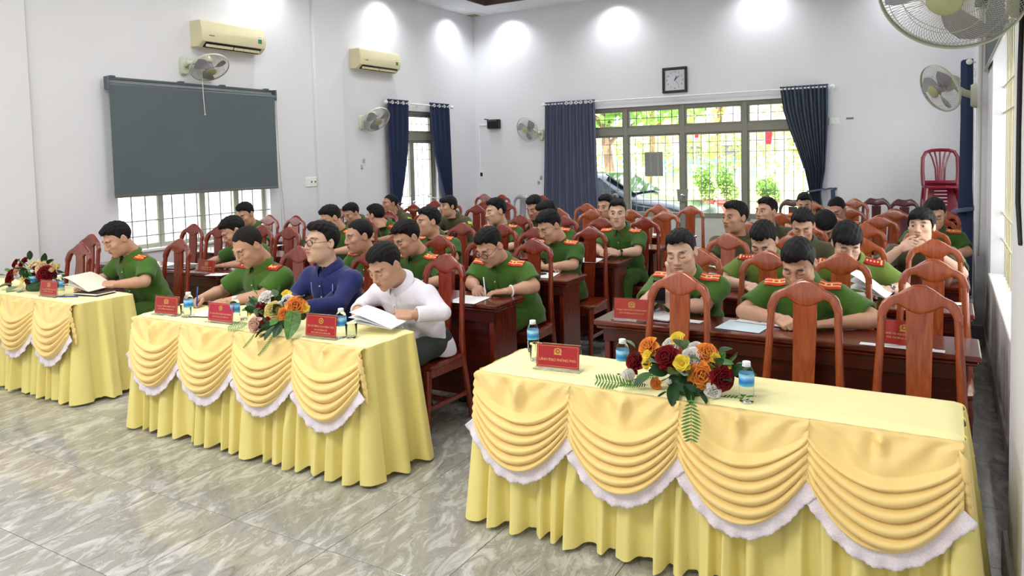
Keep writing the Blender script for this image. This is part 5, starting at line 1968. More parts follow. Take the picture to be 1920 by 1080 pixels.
def make_desk(L):
    t = thing('desk', 'x', 'desk', (0, 0, 0), 0, 'long dark red meeting desks')
    h = L / 2
    put('desk_top', MB().box((-h, 0, 0.722), (h, 0.38, 0.75), 0.006), M['desk'], t)
    put('edge_moulding', MB().box((-h + 0.012, 0.012, 0.700), (h - 0.012, 0.37, 0.722), 0.008), M['desk'], t)
    put('apron', MB().box((-h + 0.05, 0.035, 0.625), (h - 0.05, 0.06, 0.700), 0.003), M['desk_p'], t)
    for s in (-1, 1):
        put('side_panel', MB().box((s * (h - 0.07) - 0.018, 0.045, 0.0), (s * (h - 0.07) + 0.018, 0.345, 0.70), 0.004), M['desk_s'], t)
    put('front_panel', MB().box((-h + 0.09, 0.075, 0.10), (h - 0.09, 0.093, 0.628), 0.002), M['desk_p'], t)
    put('shelf', MB().box((-h + 0.09, 0.095, 0.60), (h - 0.09, 0.18, 0.615), 0.002), M['desk_p'], t)
    put('foot_rail', MB().box((-h + 0.09, 0.17, 0.10), (h - 0.09, 0.20, 0.14), 0.004), M['desk_s'], t)
    return t


DESKS = {}
proto = None
for b in ('RB', 'LB', 'FL'):
    for k in range(5):
        x0, x1 = DX[b]
        lab = 'dark red wooden desk in the %s row of the %s desk block' % (ORD[k + 1], BNAME[b])
        loc = ((x0 + x1) / 2, row_y(b, k), 0)
        if proto is None:
            proto = make_desk(1.91)
            proto.location = loc
            proto['label'] = lab
            d = proto
        else:
            d = copy_tree(proto, loc, 0, lab)
        DESKS[(b, k)] = d

# ------------------------------------------------------------------ chairs
def make_chair(label, mw, crown='wave'):
    t = thing('dining_chair', label, 'chair', (0, 0, 0), 0, None)
    tilt = lambda z: 0.235 + (z - 0.97) * 0.13 if z > 0.5 else 0.235 + (0.5 - 0.97) * 0.13
    n = 25
    x = np.linspace(-0.171, 0.171, n)
    ax = np.abs(x)
    if crown == 'wave':
        top = np.interp(ax, [0, 0.025, 0.06, 0.095, 0.125, 0.150, 0.165, 0.171], [1.075, 1.071, 1.052, 1.025, 1.013, 0.998, 0.972, 0.945])
        bot = np.interp(ax, [0, 0.03, 0.055, 0.085, 0.110, 0.126, 0.137, 0.171], [0.937, 0.943, 0.957, 0.978, 0.975, 0.955, 0.905, 0.90])
    else:
        top = np.interp(ax, [0, 0.04, 0.065, 0.085, 0.12, 0.150, 0.165, 0.171], [1.045, 1.05, 1.060, 1.055, 1.03, 0.998, 0.972, 0.945])
        bot = np.interp(ax, [0, 0.03, 0.055, 0.085, 0.110, 0.126, 0.137, 0.171], [0.955, 0.957, 0.965, 0.972, 0.970, 0.955, 0.905, 0.90])
    rows = []
    th = np.linspace(0, 2 * math.pi, 16, endpoint=False)
    for xi, z0, z1 in zip(x, bot, top):
        c, hgt = (z0 + z1) / 2, (z1 - z0) / 2
        zz = c + hgt * np.sign(np.sin(th)) * np.abs(np.sin(th)) ** 0.45
        yy = 0.016 * np.sign(np.cos(th)) * np.abs(np.cos(th)) ** 0.55 + np.array([tilt(q) for q in zz]) - 0.018 * (1 - (xi / 0.171) ** 2) * -1
        rows.append(np.stack([np.full(16, xi), yy, zz], 1))
    mb = MB().grid(np.array(rows), wrap=True, flip=True)
    mb.add(rows[0], [tuple(range(16))]).add(rows[-1], [tuple(range(15, -1, -1))])
    put('crest_rail', mb, mw, t, 50)
    z = np.linspace(0.455, 0.955, 9)
    u = np.linspace(-1, 1, 5)
    P = np.array([[((0.049 + 0.006 * (zi - 0.455) / 0.5) * ui, tilt(zi) + 0.016 + 0.014 * math.sin((zi - 0.455) / 0.5 * math.pi), zi) for ui in u] for zi in z])
    put('splat', MB().sheet(P, 0.018), mw, t, 50)
    for s in (-1, 1):
        pz = [0.0, 0.2, 0.40, 0.47, 0.60, 0.75, 0.88, 0.925]
        pts = [(s * (0.178 if q < 0.4 else 0.178 - 0.024 * (q - 0.4) / 0.5), (0.262 - q * 0.19) if q < 0.4 else tilt(q) if q > 0.5 else 0.18, q) for q in pz]
        pts[2] = (s * 0.178, 0.18, 0.40)
        put('back_post', MB().tube(pts, [0.018, 0.020, 0.024, 0.024, 0.021, 0.019, 0.018, 0.018], 8, flat=1.0), mw, t, 60)
    # seat
    ol = [(-0.19, 0.20), (-0.215, -0.12), (-0.205, -0.19), (-0.15, -0.215), (0.15, -0.215), (0.205, -0.19), (0.215, -0.12), (0.19, 0.20)]
    rows = [[(x_ * q, y_ * q, z_) for x_, y_ in ol] for q, z_ in ((0.0, 0.445), (0.6, 0.446), (0.95, 0.454), (1.0, 0.448), (1.0, 0.432), (0.97, 0.424), (0.0, 0.424))]
    put('seat', MB().grid(np.array(rows), wrap=True, flip=False), mw, t, 40)
    mb = MB().box((-0.185, -0.195, 0.365), (0.185, -0.172, 0.426), 0.004)
    mb.box((-0.185, 0.155, 0.365), (0.185, 0.178, 0.426), 0.004).box((-0.19, -0.18, 0.365), (-0.168, 0.165, 0.426), 0.004).box((0.168, -0.18, 0.365), (0.19, 0.165, 0.426), 0.004)
    put('seat_frame', mb, mw, t)
    for s in (-1, 1):
        put('leg', MB().tube([(s * 0.18, -0.18, 0.42), (s * 0.186, -0.188, 0.34), (s * 0.178, -0.182, 0.18), (s * 0.182, -0.190, 0.0)], [0.026, 0.027, 0.019, 0.018], 8), mw, t, 60)
        put('stretcher', MB().box((s * 0.178 - 0.010, -0.18, 0.165), (s * 0.178 + 0.010, 0.225, 0.195), 0.004), mw, t)
    put('stretcher', MB().box((-0.175, 0.02, 0.168), (0.175, 0.042, 0.192), 0.004), mw, t)
    return t


CHAIR_PX = [(1270, 503), (1505, 518), (1724, 529), (1310, 465), (1431, 465), (1585, 475), (1745, 481), (1377, 432), (1490, 437), (1622, 447), (1730, 444), (1408, 412), (1478, 424), (1539, 423), (1622, 416), (1758, 430), (1462, 398), (1547, 399), (1645, 400), (1672, 388), (1601, 386), (1768, 390), (1581, 370),
            (908, 362), (942, 363), (895, 375), (886, 384), (950, 377), (1018, 364), (964, 401), (947, 416), (1049, 387), (1052, 403), (992, 444), (1002, 423), (886, 438), (860, 416), (775, 381), (814, 374), (861, 376), (728, 393), (787, 396), (819, 437), (815, 474), (732, 433), (523, 399), (576, 401), (548, 423), (552, 456), (492, 420), (641, 389), (685, 406), (700, 465), (307, 447), (362, 417), (410, 421), (148, 452), (168, 436), (1108, 427), (1060, 403), (1097, 379), (1112, 390), (1120, 404), (1135, 384), (1186, 392), (1197, 405), (1236, 381), (1244, 392), (1292, 383)]
SEATS = []
for q in CHAIR_PX:
    c = at_z(q[0], q[1], 1.088)
    SEATS.append([c[0], c[1]])

# ------------------------------------------------------------------ the people in their seats
SK = (0.56, 0.315, 0.205)
SKD = (0.46, 0.25, 0.155)
SKL = (0.64, 0.40, 0.285)
SB = 0.72


def rowseat(b, k, o=0.0):
    if k < 0:
        DESK_AT[:] = [3.30 if b == 'LB' else 3.38, 0.748]
        return row_y(b, k) + 0.79 + o
    DESK_AT[:] = [row_y(b, k) + 0.385, 0.752]
    return row_y(b, k) + SB + o


READ = dict(R=dict(w=(-0.16, 0.44, 0.785), d=(0.2, 0.95, -0.05), n=(0.0, 0.0, 1.0), pose='flat'),
            L=dict(w=(0.15, 0.44, 0.80), d=(-0.75, 0.65, 0.05), n=(0.45, 0.2, 0.85), pose='grip'))
HOLD = dict(R=dict(w=(-0.20, 0.42, 0.80), d=(0.75, 0.65, 0.05), n=(-0.45, 0.2, 0.85), pose='grip'),
            L=dict(w=(0.20, 0.40, 0.81), d=(-0.80, 0.60, 0.05), n=(0.45, 0.2, 0.85), pose='grip'))
CHEEK = dict(R=dict(rel='head', w=(-0.075, -0.035, -0.135), d=(-0.15, 0.10, 1.0), n=(-0.9, -0.35, 0.0), pose='fist', pole=(-0.6, 0.5, -0.75)),
             L=dict(w=(0.13, 0.46, 0.785), d=(-0.9, 0.4, 0.0), n=(0.0, 0.0, 1.0), pose='flat'))
PHONE = dict(R=CHEEK['R'], L=dict(w=(-0.01, 0.45, 0.82), d=(-0.65, 0.35, 0.65), n=(0.55, 0.75, 0.35), pose='grip'))
MOUTH = dict(R=dict(rel='head', w=(-0.095, -0.145, -0.150), d=(0.86, -0.05, 0.30), n=(-0.35, -0.85, 0.3), pose='flat', pole=(-0.75, 0.3, -0.7)),
             L=dict(rel='head', w=(0.095, -0.155, -0.155), d=(-0.86, -0.05, 0.30), n=(0.35, -0.85, 0.3), pose='flat', pole=(0.75, 0.3, -0.7)))
REACH = dict(R=dict(w=(-0.26, 0.50, 0.79), d=(0.25, 0.95, -0.1), n=(-0.4, 0.1, 0.9), pose='grip'),
             L=dict(w=(-0.02, 0.46, 0.785), d=(-0.95, 0.3, -0.05), n=(0.0, 0.0, 1.0), pose='flat'))
FLATS = dict(R=dict(w=(-0.12, 0.44, 0.785), d=(0.8, 0.6, 0.0), n=(0, 0, 1.0), pose='flat'),
             L=dict(w=(0.12, 0.44, 0.785), d=(-0.8, 0.6, 0.0), n=(0, 0, 1.0), pose='flat'))
REST = dict(R=dict(w=(-0.02, 0.40, 0.785), d=(0.98, 0.2, 0.0), n=(0, 0, 1.0), pose='flat'),
            L=dict(w=(0.06, 0.43, 0.80), d=(-0.98, 0.2, 0.0), n=(0, 0, 1.0), pose='flat'))

P_ = person
import copy
WRITE_W = copy.deepcopy(WRITE)
WRITE_W['R']['pole'] = (-0.85, -0.2, -0.45)
WRITE_W['L']['pole'] = (0.85, -0.2, -0.45)
# front tables
P_('man in green uniform at leftmost draped table, reading white papers', (220, 448), rowseat('FL', -1, -0.06), 'green', 'crew', SK, -6, 30, near=2, fat=1.06, arms=READ, tabs='red', key='P1')
P_('balding man in green uniform with starred boards writing at middle draped table', (465, 462), rowseat('LB', -1), 'green', 'balding', SK, -4, 34, near=2, fat=1.16, rank='big', arms=REACH, hairmat='hair_g', tabs='red', key='P2')
P_('man in royal blue shirt wearing round glasses at middle draped table', (603, 455), rowseat('LB', -1), 'blue', 'volume', SKL, -10, -2, near=2, fat=1.08, rank=None, arms=CLASP, look='open', glasses=True, long_sleeve=True, neckb=4, key='P3')
P_('man in white long-sleeved shirt leafing through papers at middle draped table', (722, 498), rowseat('LB', -1), 'white', 'crew', SK, -4, 32, near=2, rank=None, arms=HOLD, long_sleeve=True, key='P4', neckb=16)
# middle block
P_('stout man in glasses and green uniform writing at first middle desk', (918, 462), rowseat('LB', 0, 0.04), 'green', 'crew', SK, -8, 34, near=2, fat=1.18, arms=WRITE, glasses=True, tabs='red', key='P5', neckb=16)
P_('young green-uniformed man bowed over crossed arms at second middle desk', (1030, 424), rowseat('LB', 1, 0.04), 'dgreen', 'crew', SK, -22, 30, near=1, arms=REST, key='P6', neckb=18)
P_('green-uniformed man with clasped hands and wristwatch looking at the stage', (1158, 400), rowseat('LB', 2, 0.04), 'dgreen', 'crew', SKL, 16, 4, near=1, arms=CLASP, look='open', tabs='red', key='P7', neckb=6)
P_('short-haired man in green uniform right behind the blue shirted man', (673, 443), rowseat('LB', 0, 0.0), 'dgreen', 'buzz', SK, -24, 10, near=1, arms=FLATS, look='open', key='P14', neckb=10)
P_('man in green uniform looking down right behind the white shirted man', (763, 446), rowseat('LB', 0, 0.0), 'dgreen', 'crew', SK, -18, 28, near=1, arms=WRITE, tabs='red', key='P15')
P_('heavy green-uniformed man gazing left in second middle row', (803, 416), rowseat('LB', 1, 0.02), 'dgreen', 'crew', SK, -30, 4, near=1, fat=1.12, arms=FLATS, look='open', key='P16', neckb=8)
P_('green-uniformed man in profile in third middle row', (930, 396), rowseat('LB', 2, 0.02), 'dgreen', 'crew', SKL, -32, 10, near=1, arms=FLATS, look='down', key='P18')
P_('dark-haired man covering his face with one hand near the back', (1003, 388), rowseat('LB', 3), 'brown', 'crew', SK, -10, 30, near=0, rank=None, arms=CHEEK, key='P19')
P_('man mostly hidden behind the bowed man at second middle desk', (1026, 402), rowseat('LB', 2, 0.02), 'dgreen', 'volume', SK, -20, 25, near=0, arms=FLATS, key='P20')
P_('man half hidden behind the man with clasped hands', (1136, 388), rowseat('LB', 3, 0.0), 'brown', 'crew', SK, -10, 8, near=0, rank=None, arms=FLATS, look='open', key='P21')
# left block
P_('dark-haired green-uniformed man leaning over first left desk', (438, 433), rowseat('FL', 0, 0.0), 'dgreen', 'crew', SK, -24, 36, near=1, arms=REACH, key='P8', neckb=18)
P_('man seen from behind the leaning man, by the left window', (460, 402), rowseat('FL', 1, 0.0), 'dgreen', 'crew', SK, 10, 24, near=1, arms=FLATS, key='P9')
P_('large man in green uniform bowed at second left desk', (620, 409), rowseat('FL', 1, 0.0), 'dgreen', 'crew', SK, -22, 26, near=1, fat=1.12, arms=FLATS, key='P10')
P_('smiling man looking down beyond the man bowed at second left desk', (659, 400), rowseat('FL', 3, -0.25), 'dgreen', 'volume', SK, -8, 26, near=1, arms=FLATS, key='P11')
P_('green-uniformed man turned away leftward in third left row', (700, 405), rowseat('FL', 2, 0.0), 'dgreen', 'crew', SK, -62, 14, byaw=-25, near=1, fat=1.05, arms=FLATS, key='P12', rank='red4', tabs='red')
P_('brown-uniformed man with yellow sleeve patch beside left navy curtain', (731, 382), rowseat('FL', 3, 0.35), 'brown', 'buzz', SKD, -24, 2, near=0, rank=None, patch='patch_yel', arms=FLATS, look='open', key='P13')
P_('young brown-uniformed man with yellow sleeve patch before the side door', (840, 387), rowseat('FL', 3, 0.0), 'brown', 'fringe', SK, -20, 2, near=0, rank=None, patch='patch_yel', arms=FLATS, look='open', key='P17')
# right block
P_('man resting his cheek on his fist while holding a phone', (1277, 474), rowseat('RB', 0, 0.0), 'green', 'volume', SKL, 2, 14, hroll=-6, near=2, fat=1.04, rank='gold2', arms=PHONE, key='P22', neckb=8)
P_('man with parted hair writing at first right desk, seen frontally', (1497, 494), rowseat('RB', 0, 0.0), 'green', 'side', SK, -6, 33, near=2, fat=1.04, rank='gold2', arms=WRITE_W, key='P23', neckb=18)
P_('man in light green writing with blue pen at second right desk', (1432, 452), rowseat('RB', 1, -0.02), 'olive', 'volume', SKL, -4, 38, near=1, rank='red4', arms=dict(R=WRITE_W['R'], L=WRITE['L']), key='P24', neckb=18)
P_('young pale man in light green reading papers at second right desk', (1588, 456), rowseat('RB', 1, -0.02), 'olive', 'fringe', SKL, 16, 30, near=2, rank='red4', arms=HOLD, key='P25', neckb=16, sway=-0.05)
P_('brown-uniformed man looking left at third right desk', (1378, 408), rowseat('RB', 2, 0.0), 'brown', 'volume', SKD, -30, 2, near=1, rank=None, arms=CLASP, look='open', key='P26', neckb=6)
P_('thin-faced brown-uniformed man looking left in fourth right row', (1437, 397), rowseat('RB', 3, 0.0), 'brown', 'crew', SK, -30, 0, near=1, rank=None, arms=FLATS, look='open', key='P27', neckb=6)
P_('bearded brown-uniformed man looking down, with a sleeve patch', (1505, 424), rowseat('RB', 2, 0.0), 'brown', 'volume', SK, 4, 26, near=1, rank=None, patch='patch_lime', arms=FLATS, key='P28', neckb=14)
P_('person with a bowed head of long dark hair', (1546, 424), rowseat('RB', 3, -0.02), 'brown', 'bob', SK, 10, 52, near=0, rank=None, arms=FLATS, key='P29', neckb=22)
P_('man lowering his eyes before the slate blue tied curtain', (1508, 383), rowseat('RB', 5, 0.0), 'olive', 'crew', SK, 6, 18, near=0, rank='or', arms=FLATS, key='P30')
P_('man with glasses looking down beside the tied curtain', (1568, 394), rowseat('RB', 4, 0.0), 'green', 'buzz', SK, -14, 26, near=0, arms=FLATS, glasses=True, key='P31')
P_('brown-uniformed man with hands folded before his mouth and green patch', (1727, 425), rowseat('RB', 2, 0.0), 'brown', 'fringe', SKL, -10, -2, near=1, rank=None, patch='patch_lime', arms=MOUTH, look='open', key='P32', neckb=8)
P_('dark-haired person hidden behind the man with folded hands', (1752, 402), rowseat('RB', 3, 0.0), 'dgreen', 'volume', SK, 0, 25, near=0, arms=FLATS, key='P33')

# ------------------------------------------------------------------ chairs: the ones in view, and one under each person
CH = {}
for nm, mw in (('wood', M['wood']), ('wood_o', M['wood_o'])):
    CH[nm] = make_chair('x', mw)
used = {}
places = [(x, y, None) for x, y in SEATS]
for key, p in PEOPLE.items():
    rx, ry = p['pos'][0], p['pos'][1]
    best = None
    for i, (x, y, who) in enumerate(places):
        if who is None and abs(x - rx) < 0.30 and -0.05 < y - ry < 0.55:
            d = abs(x - rx) + abs(y - ry - 0.26)
            if best is None or d < best[0]:
                best = (d, i)
    if best:
        x, y, _ = places[best[1]]
        places[best[1]] = (0.5 * x + 0.5 * rx, max(y - 0.03, ry + 0.245), key)
    else:
        places.append((rx, ry + 0.25, key))
# keep the chairs clear of the desk behind them and of one another
PL = [list(q) for q in places]
for q in PL:
    for b in ROWS:
        for k in range(5):
            f = row_y(b, k)
            if DX[b][0] - 0.2 < q[0] < DX[b][1] + 0.2 and f - 0.032 < q[1] < f + 0.36:
                q[1] = f - 0.032
for _ in range(12):
    for i, p in enumerate(PL):
        for r in PL[i + 1:]:
            if abs(p[1] - r[1]) < 0.50 and abs(p[0] - r[0]) < 0.445:
                if abs(p[0] - r[0]) < 0.20 and not (p[2] and r[2]):
                    (r if p[2] else p)[2] = 'drop' if not (r if p[2] else p)[2] else (r if p[2] else p)[2]
                    continue
                d = (0.447 - abs(p[0] - r[0])) * (1 if p[0] > r[0] else -1)
                wp, wr = (0.2 if p[2] else 0.8), (0.2 if r[2] else 0.8)
                p[0] += d * wp / (wp + wr)
                r[0] -= d * wr / (wp + wr)
    PL = [q for q in PL if q[2] != 'drop']
places = [tuple(q) for q in PL]
counts = {}


def block_of(x, y):
    return 'FL' if x < -4.95 else ('LB' if x < -2.15 else 'RB')


rows_ = {}
for x, y, who in places:
    b = block_of(x, y)
    k = int(np.argmin([abs(y - (r + 1.0)) for r in ROWS[b]]))
    rows_.setdefault((b, k), []).append((x, y, who))
nch = 0
SEATN = ['first', 'second', 'third', 'fourth', 'fifth', 'sixth', 'seventh', 'eighth']
for (b, k), lst in sorted(rows_.items()):
    lst.sort(key=lambda q: -q[0])
    for i, (x, y, who) in enumerate(lst):
        kind = 'wood_o' if b == 'RB' or (b == 'LB' and k >= 4) else 'wood'
        where = 'at the %s draped table' % BNAME[b] if k == 0 else 'in %s %s row' % (ORD[k], BNAME[b])
        lab = '%s %s chair %s, %s from the right' % ('occupied' if who else 'empty', 'orange-brown wooden' if kind == 'wood_o' else 'dark red wooden', where, SEATN[i])
        src = CH[kind]
        rz = random.uniform(-0.06, 0.06) + (0.05 if b == 'FL' else 0)
        if src.get('placed'):
            c = copy_tree(src, (x, y - 0.245, 0), rz, lab)
        else:
            src.location = (x, y - 0.245, 0)
            src.rotation_euler = (0, 0, rz)
            src['label'] = lab
            src['placed'] = 1
            src['group'] = 'carved back meeting chairs'
            c = src
        nch += 1
for s in CH.values():
    del s['placed']
for c in list(bpy.data.objects):
    if 'placed' in c:
        del c['placed']
dk = make_chair('maroon wooden chair with flat crest against back wall, near the tied curtain', M['wood_dk'], 'flat')
dk['group'] = 'dark chairs along the back wall'
for (px, pz, lab) in ((1643, 371, 'maroon flat-crested chair left of two before bare back wall'), (1697, 373, 'maroon flat-crested chair beside the red plastic stack'), (1487, 373, 'brown flat-crested chair half hidden by the slate curtain')):
    c = at_z(px, pz, 1.060)
    if px == 1643:
        dk.location = (c[0], min(c[1], 11.3) - 0.23, 0)
        dk['label'] = lab
    else:
        copy_tree(dk, (c[0], min(c[1], 11.3) - 0.23, 0), 0.03, lab)
sv = make_chair('silver metal chair with pierced back against the back wall', M['silver'], 'flat')
c = at_z(979, 364, 1.060)
sv.location = (c[0], min(c[1], 11.35) - 0.23, 0)

# ------------------------------------------------------------------ draped tables
def draped_table(label, x0, x1, y0, y1, zt, nsw, seed, tail_r=True, depth=0.41):
    g = np.random.default_rng(seed)
    t = thing('draped_table', label, 'table', ((x0 + x1) / 2, y0, 0), 0, 'yellow draped front tables')
    L, D = x1 - x0, y1 - y0
    h = L / 2
    # hidden wooden top and legs
    put('tabletop', MB().box((-h + 0.02, 0.02, zt - 0.035), (h - 0.02, D - 0.02, zt - 0.008), 0.004), M['desk'], t)
    for sx in (-1, 1):
        for sy in (0.05, D - 0.05):
            put('leg', MB().box((sx * (h - 0.06) - 0.02, sy - 0.02, 0.0), (sx * (h - 0.06) + 0.02, sy + 0.02, zt - 0.03), 0.003), M['desk'], t)
    # top cloth with softly rounded edges and faint ripples
    nx, ny = 70, 16
    u = np.linspace(-1, 1, nx)
    v = np.linspace(-1, 1, ny)
    U, V = np.meshgrid(u, v, indexing='ij')
    ee = np.maximum(np.clip((np.abs(U) - 0.985) / 0.015, 0, 1), np.clip((np.abs(V) - 0.93) / 0.07, 0, 1))
    Zt = zt - 0.018 * ee ** 2 + 0.0012 * np.sin(U * 17 + V * 3) * np.sin(V * 5 + U * 2)
    P = np.stack([U * (h + 0.004), D / 2 + V * (D / 2 + 0.004), Zt], -1)
    put('top_cloth', MB().sheet(P, 0.004), M['yellow_top'], t, 80)
    # hem band round the edge of the top
    def path(off, n=900):
        """closed path round the table at a distance off, with normals"""
        c = 0.03
        seg = []
        cor = [(h - c, c, -90), (h - c, D - c, 0), (-h + c, D - c, 90), (-h + c, c, 180)]
        pts, nrmv = [], []
        for i, (cx_, cy_, a0) in enumerate(cor):
            for a in np.radians(np.linspace(a0, a0 + 90, 9)):
                pts.append((cx_ + c * math.cos(a), cy_ + c * math.sin(a)))
                nrmv.append((math.cos(a), math.sin(a)))
        pts = np.array(pts + pts[:1])
        nrmv = np.array(nrmv + nrmv[:1])
        s = np.concatenate([[0], np.cumsum(np.linalg.norm(np.diff(pts, axis=0), axis=1))])
        q = np.linspace(0, s[-1], n, endpoint=False)
        X = np.stack([np.interp(q, s, pts[:, i]) for i in (0, 1)], 1)
        Nn = np.stack([np.interp(q, s, nrmv[:, i]) for i in (0, 1)], 1)
        Nn /= np.linalg.norm(Nn, axis=1)[:, None]
        return X, Nn, q, s[-1]
    X, Nn, q, tot = path(0)
    npl = int(tot / 0.108)
    ph = 2 * math.pi * npl * q / tot + 1.5 * np.sin(2 * math.pi * q / tot * 7 + seed) + 0.8 * np.sin(2 * math.pi * q / tot * 17 + seed * 2)
    wave = np.tanh(2.6 * np.sin(ph)) / 0.99
    side = np.clip((np.abs(X[:, 0]) - (h - 0.06)) / 0.05, 0, 1)
    big = 2 * math.pi * (npl * 0.55) * q / tot
    wave = wave * (1 - side) + side * np.tanh(3.0 * np.sin(big + 1)) * 0.9
    amp_j = 1 + 0.55 * np.sin(ph / 2 + seed) * np.sin(ph / 5 + 1)
    rows = []
    zs = np.concatenate([np.linspace(zt - 0.01, zt - 0.05, 3), np.linspace(zt - 0.08, 0.012, 22)])
    for z in zs:
        f = 1 - (z - 0.012) / (zt - 0.022)
        a = (0.006 + 0.038 * f ** 0.8) * amp_j
        fl = 0.016 * f ** 1.4 + (0.012 * f) * side
        o = (0.004 + fl + a * (wave + 1) * 0.75)
        cap = 0.024 + 0.030 * side + 0.20 * max(0.0, f - 0.40)
        o = np.where(o > cap, cap + (o - cap) * 0.12, o) if f < 0.9 else o
        lat = 0.006 * f * np.sin(ph * 0.5 + 3 * f + seed)
        tx = np.stack([-Nn[:, 1], Nn[:, 0]], 1)
        XY = X + Nn * o[:, None] + tx * lat[:, None]
        zz = np.full(len(q), z)
        if z < 0.05:
            zz = zz + 0.006 * np.abs(np.sin(q / 0.021)) + 0.006 * (1 - wave)
        rows.append(np.concatenate([XY, zz[:, None]], 1))
    put('skirt', MB().grid(np.array(rows), wrap=True, flip=True), M['yellow'], t, 180)
    # swags along the front
    w = L / nsw
    nu, nv = 61, 96
    for k in range(nsw):
        xs = -h + k * w
        uu = np.linspace(0, 1, nu)
        vv = np.linspace(0, 1, nv)
        Ug, Vg = np.meshgrid(uu, vv, indexing='ij')
        prof = 1 - np.abs(2 * Ug - 1) ** 2.1
        end = 0.205 * np.clip((Vg - 0.20) / 0.80, 0, 1) ** 0.9 + 0.006 * Vg
        mid = depth * (1 + g.uniform(-0.03, 0.03)) * np.where(Vg < 0.34, Vg * 1.02, 0.3468 + (Vg - 0.34) * 0.99)
        z = zt - 0.012 - (end + np.maximum(mid - end, 0) * prof)
        # folds that run from gather to gather
        nf = 5.2 + g.uniform(-0.3, 0.3)
        fv = np.clip((Vg - 0.34) / 0.60, 0, 1)
        r = np.abs(np.sin(math.pi * nf * fv + 0.45 * np.sin(4 * Ug + k * 1.7 + 3 * Vg) + 0.25 * np.sin(9 * Ug - 5 * Vg + k)))
        ridge = (r ** 0.55) * (Vg > 0.34) * np.clip((Vg - 0.34) * 14, 0, 1) * np.clip((0.985 - Vg) * 25, 0, 1)
        amp = 0.040 * (0.45 + 0.55 * prof)
        bulge = 0.045 * prof * np.sin(np.clip(Vg, 0, 1) * math.pi * 0.72)
        pinch = 0.046 * np.exp(-((Ug - 0.5 - 0.03 * np.sin(k * 2.0)) / (0.025 + 0.12 * Vg)) ** 2) * np.clip(1 - Vg / 0.46, 0, 1) * np.clip(Vg * 16, 0, 1)
        pinch += 0.014 * np.sin(2 * math.pi * (1.6 * np.abs(2 * Ug - 1) + 1.5 * Vg) + k) * np.clip((0.36 - Vg) * 6, 0, 1) * np.clip(Vg * 9, 0, 1) * prof
        pinch += 0.010 * np.sin(Ug * 31 + k) * np.clip(1 - Vg / 0.32, 0, 1) * np.clip(Vg * 10, 0, 1) * prof
        edge = np.clip(np.minimum(Ug, 1 - Ug) / 0.05, 0, 1)
        out = 0.026 + Vg * 0.034 + (ridge * amp + bulge) * edge + pinch
        out = out + 0.012 * (1 - edge) * np.abs(np.sin(math.pi * 7 * Vg)) * (Vg > 0.2)
        P = np.stack([xs + w * (-0.006 + 1.012 * Ug), -out, z], -1)
        P[:, 0, 1] = -0.006
        sw = put('swag', MB().sheet(P, 0.003), M['swag'], t, 180)
        # lace along the lower edge
        nl = 140
        ul = np.linspace(0, 1, nl)
        bx = np.interp(ul, uu, P[:, -1, 0])
        by = np.interp(ul, uu, P[:, -1, 1])
        bz = np.interp(ul, uu, P[:, -1, 2])
        lw = 0.042 + 0.006 * np.abs(np.sin(ul * w / 0.018 * math.pi)) + 0.022 * np.exp(-(np.minimum(ul, 1 - ul) / 0.05) ** 2)
        sl = np.gradient(bz, bx)
        nx_, nz_ = sl / np.sqrt(1 + sl ** 2), -1 / np.sqrt(1 + sl ** 2)
        rl = []
        for f in np.linspace(-0.25, 1, 7):
            ruf = 0.007 * np.sin(ul * w / 0.030 * math.pi) * f
            rl.append(np.stack([bx + nx_ * lw * f * 0.7, by - 0.004 - 0.008 * f + ruf, bz + nz_ * lw * f], 1))
        put('lace_trim', MB().sheet(np.array(rl), 0.002), M['lace'], sw, 180)
    if tail_r:
        for k in range(5):
            z0 = zt - 0.03 - 0.04 * k
            P = np.array([[(h - 0.012 + 0.030 * a + 0.004 * k, -0.030 - 0.010 * (4 - k) * 0.4 - 0.012 * math.sin(a * 3), z0 - 0.085 * b - 0.03 * a) for a in np.linspace(0, 1, 6)] for b in np.linspace(0, 1, 6)])
            put('cascade_fold', MB().sheet(P, 0.003), M['swag'], t, 180)
    return t


T1Z, T2Z, T3Z = 0.742, 0.742, 0.722
draped_table('leftmost yellow draped table with golden swags, cropped by left edge', -7.28, -5.36, 2.95, 3.37, T1Z, 4, 3)
draped_table('middle yellow draped table with golden swags before three seated men', -4.55, -2.60, 2.89, 3.29, T2Z, 4, 5)
draped_table('nearest yellow draped table with golden swags and empty chairs behind', -1.885, 0.055, 2.87, 3.29, T3Z, 4, 8)

# ------------------------------------------------------------------ flowers
def fmat(n, c, r=0.6):
    return mat(n, lin(c), r, var=0.14, vscale=30, translucent=0.3)


FM = {'dred': fmat('dark_red_petal', (140, 12, 24)), 'orange': fmat('orange_petal', (254, 172, 78)), 'lorange': fmat('light_orange_petal', (254, 198, 120)), 'white': fmat('white_petal', (252, 250, 244)), 'yellow': fmat('yellow_petal', (255, 234, 86)), 'cream': fmat('cream_petal', (238, 214, 170)), 'blush': fmat('blush_petal', (244, 208, 186)), 'centre': fmat('golden_flower_centre', (236, 180, 40)), 'pale': fmat('pale_yellow_petal', (240, 226, 150))}
M['leaf_dk'] = mat('dark_green_leaf', lin((34, 70, 34)), 0.4, var=0.2, vscale=20)
M['leaf_gr'] = mat('fresh_green_leaf', lin((74, 124, 50)), 0.45, var=0.25, vscale=24)
M['leaf_grey'] = mat('grey_green_leaf', lin((118, 144, 116)), 0.5, var=0.2, vscale=20)
M['leaf_spot'] = mat('speckled_green_leaf', lin((70, 110, 40)), 0.4, var=0.5, vscale=60)


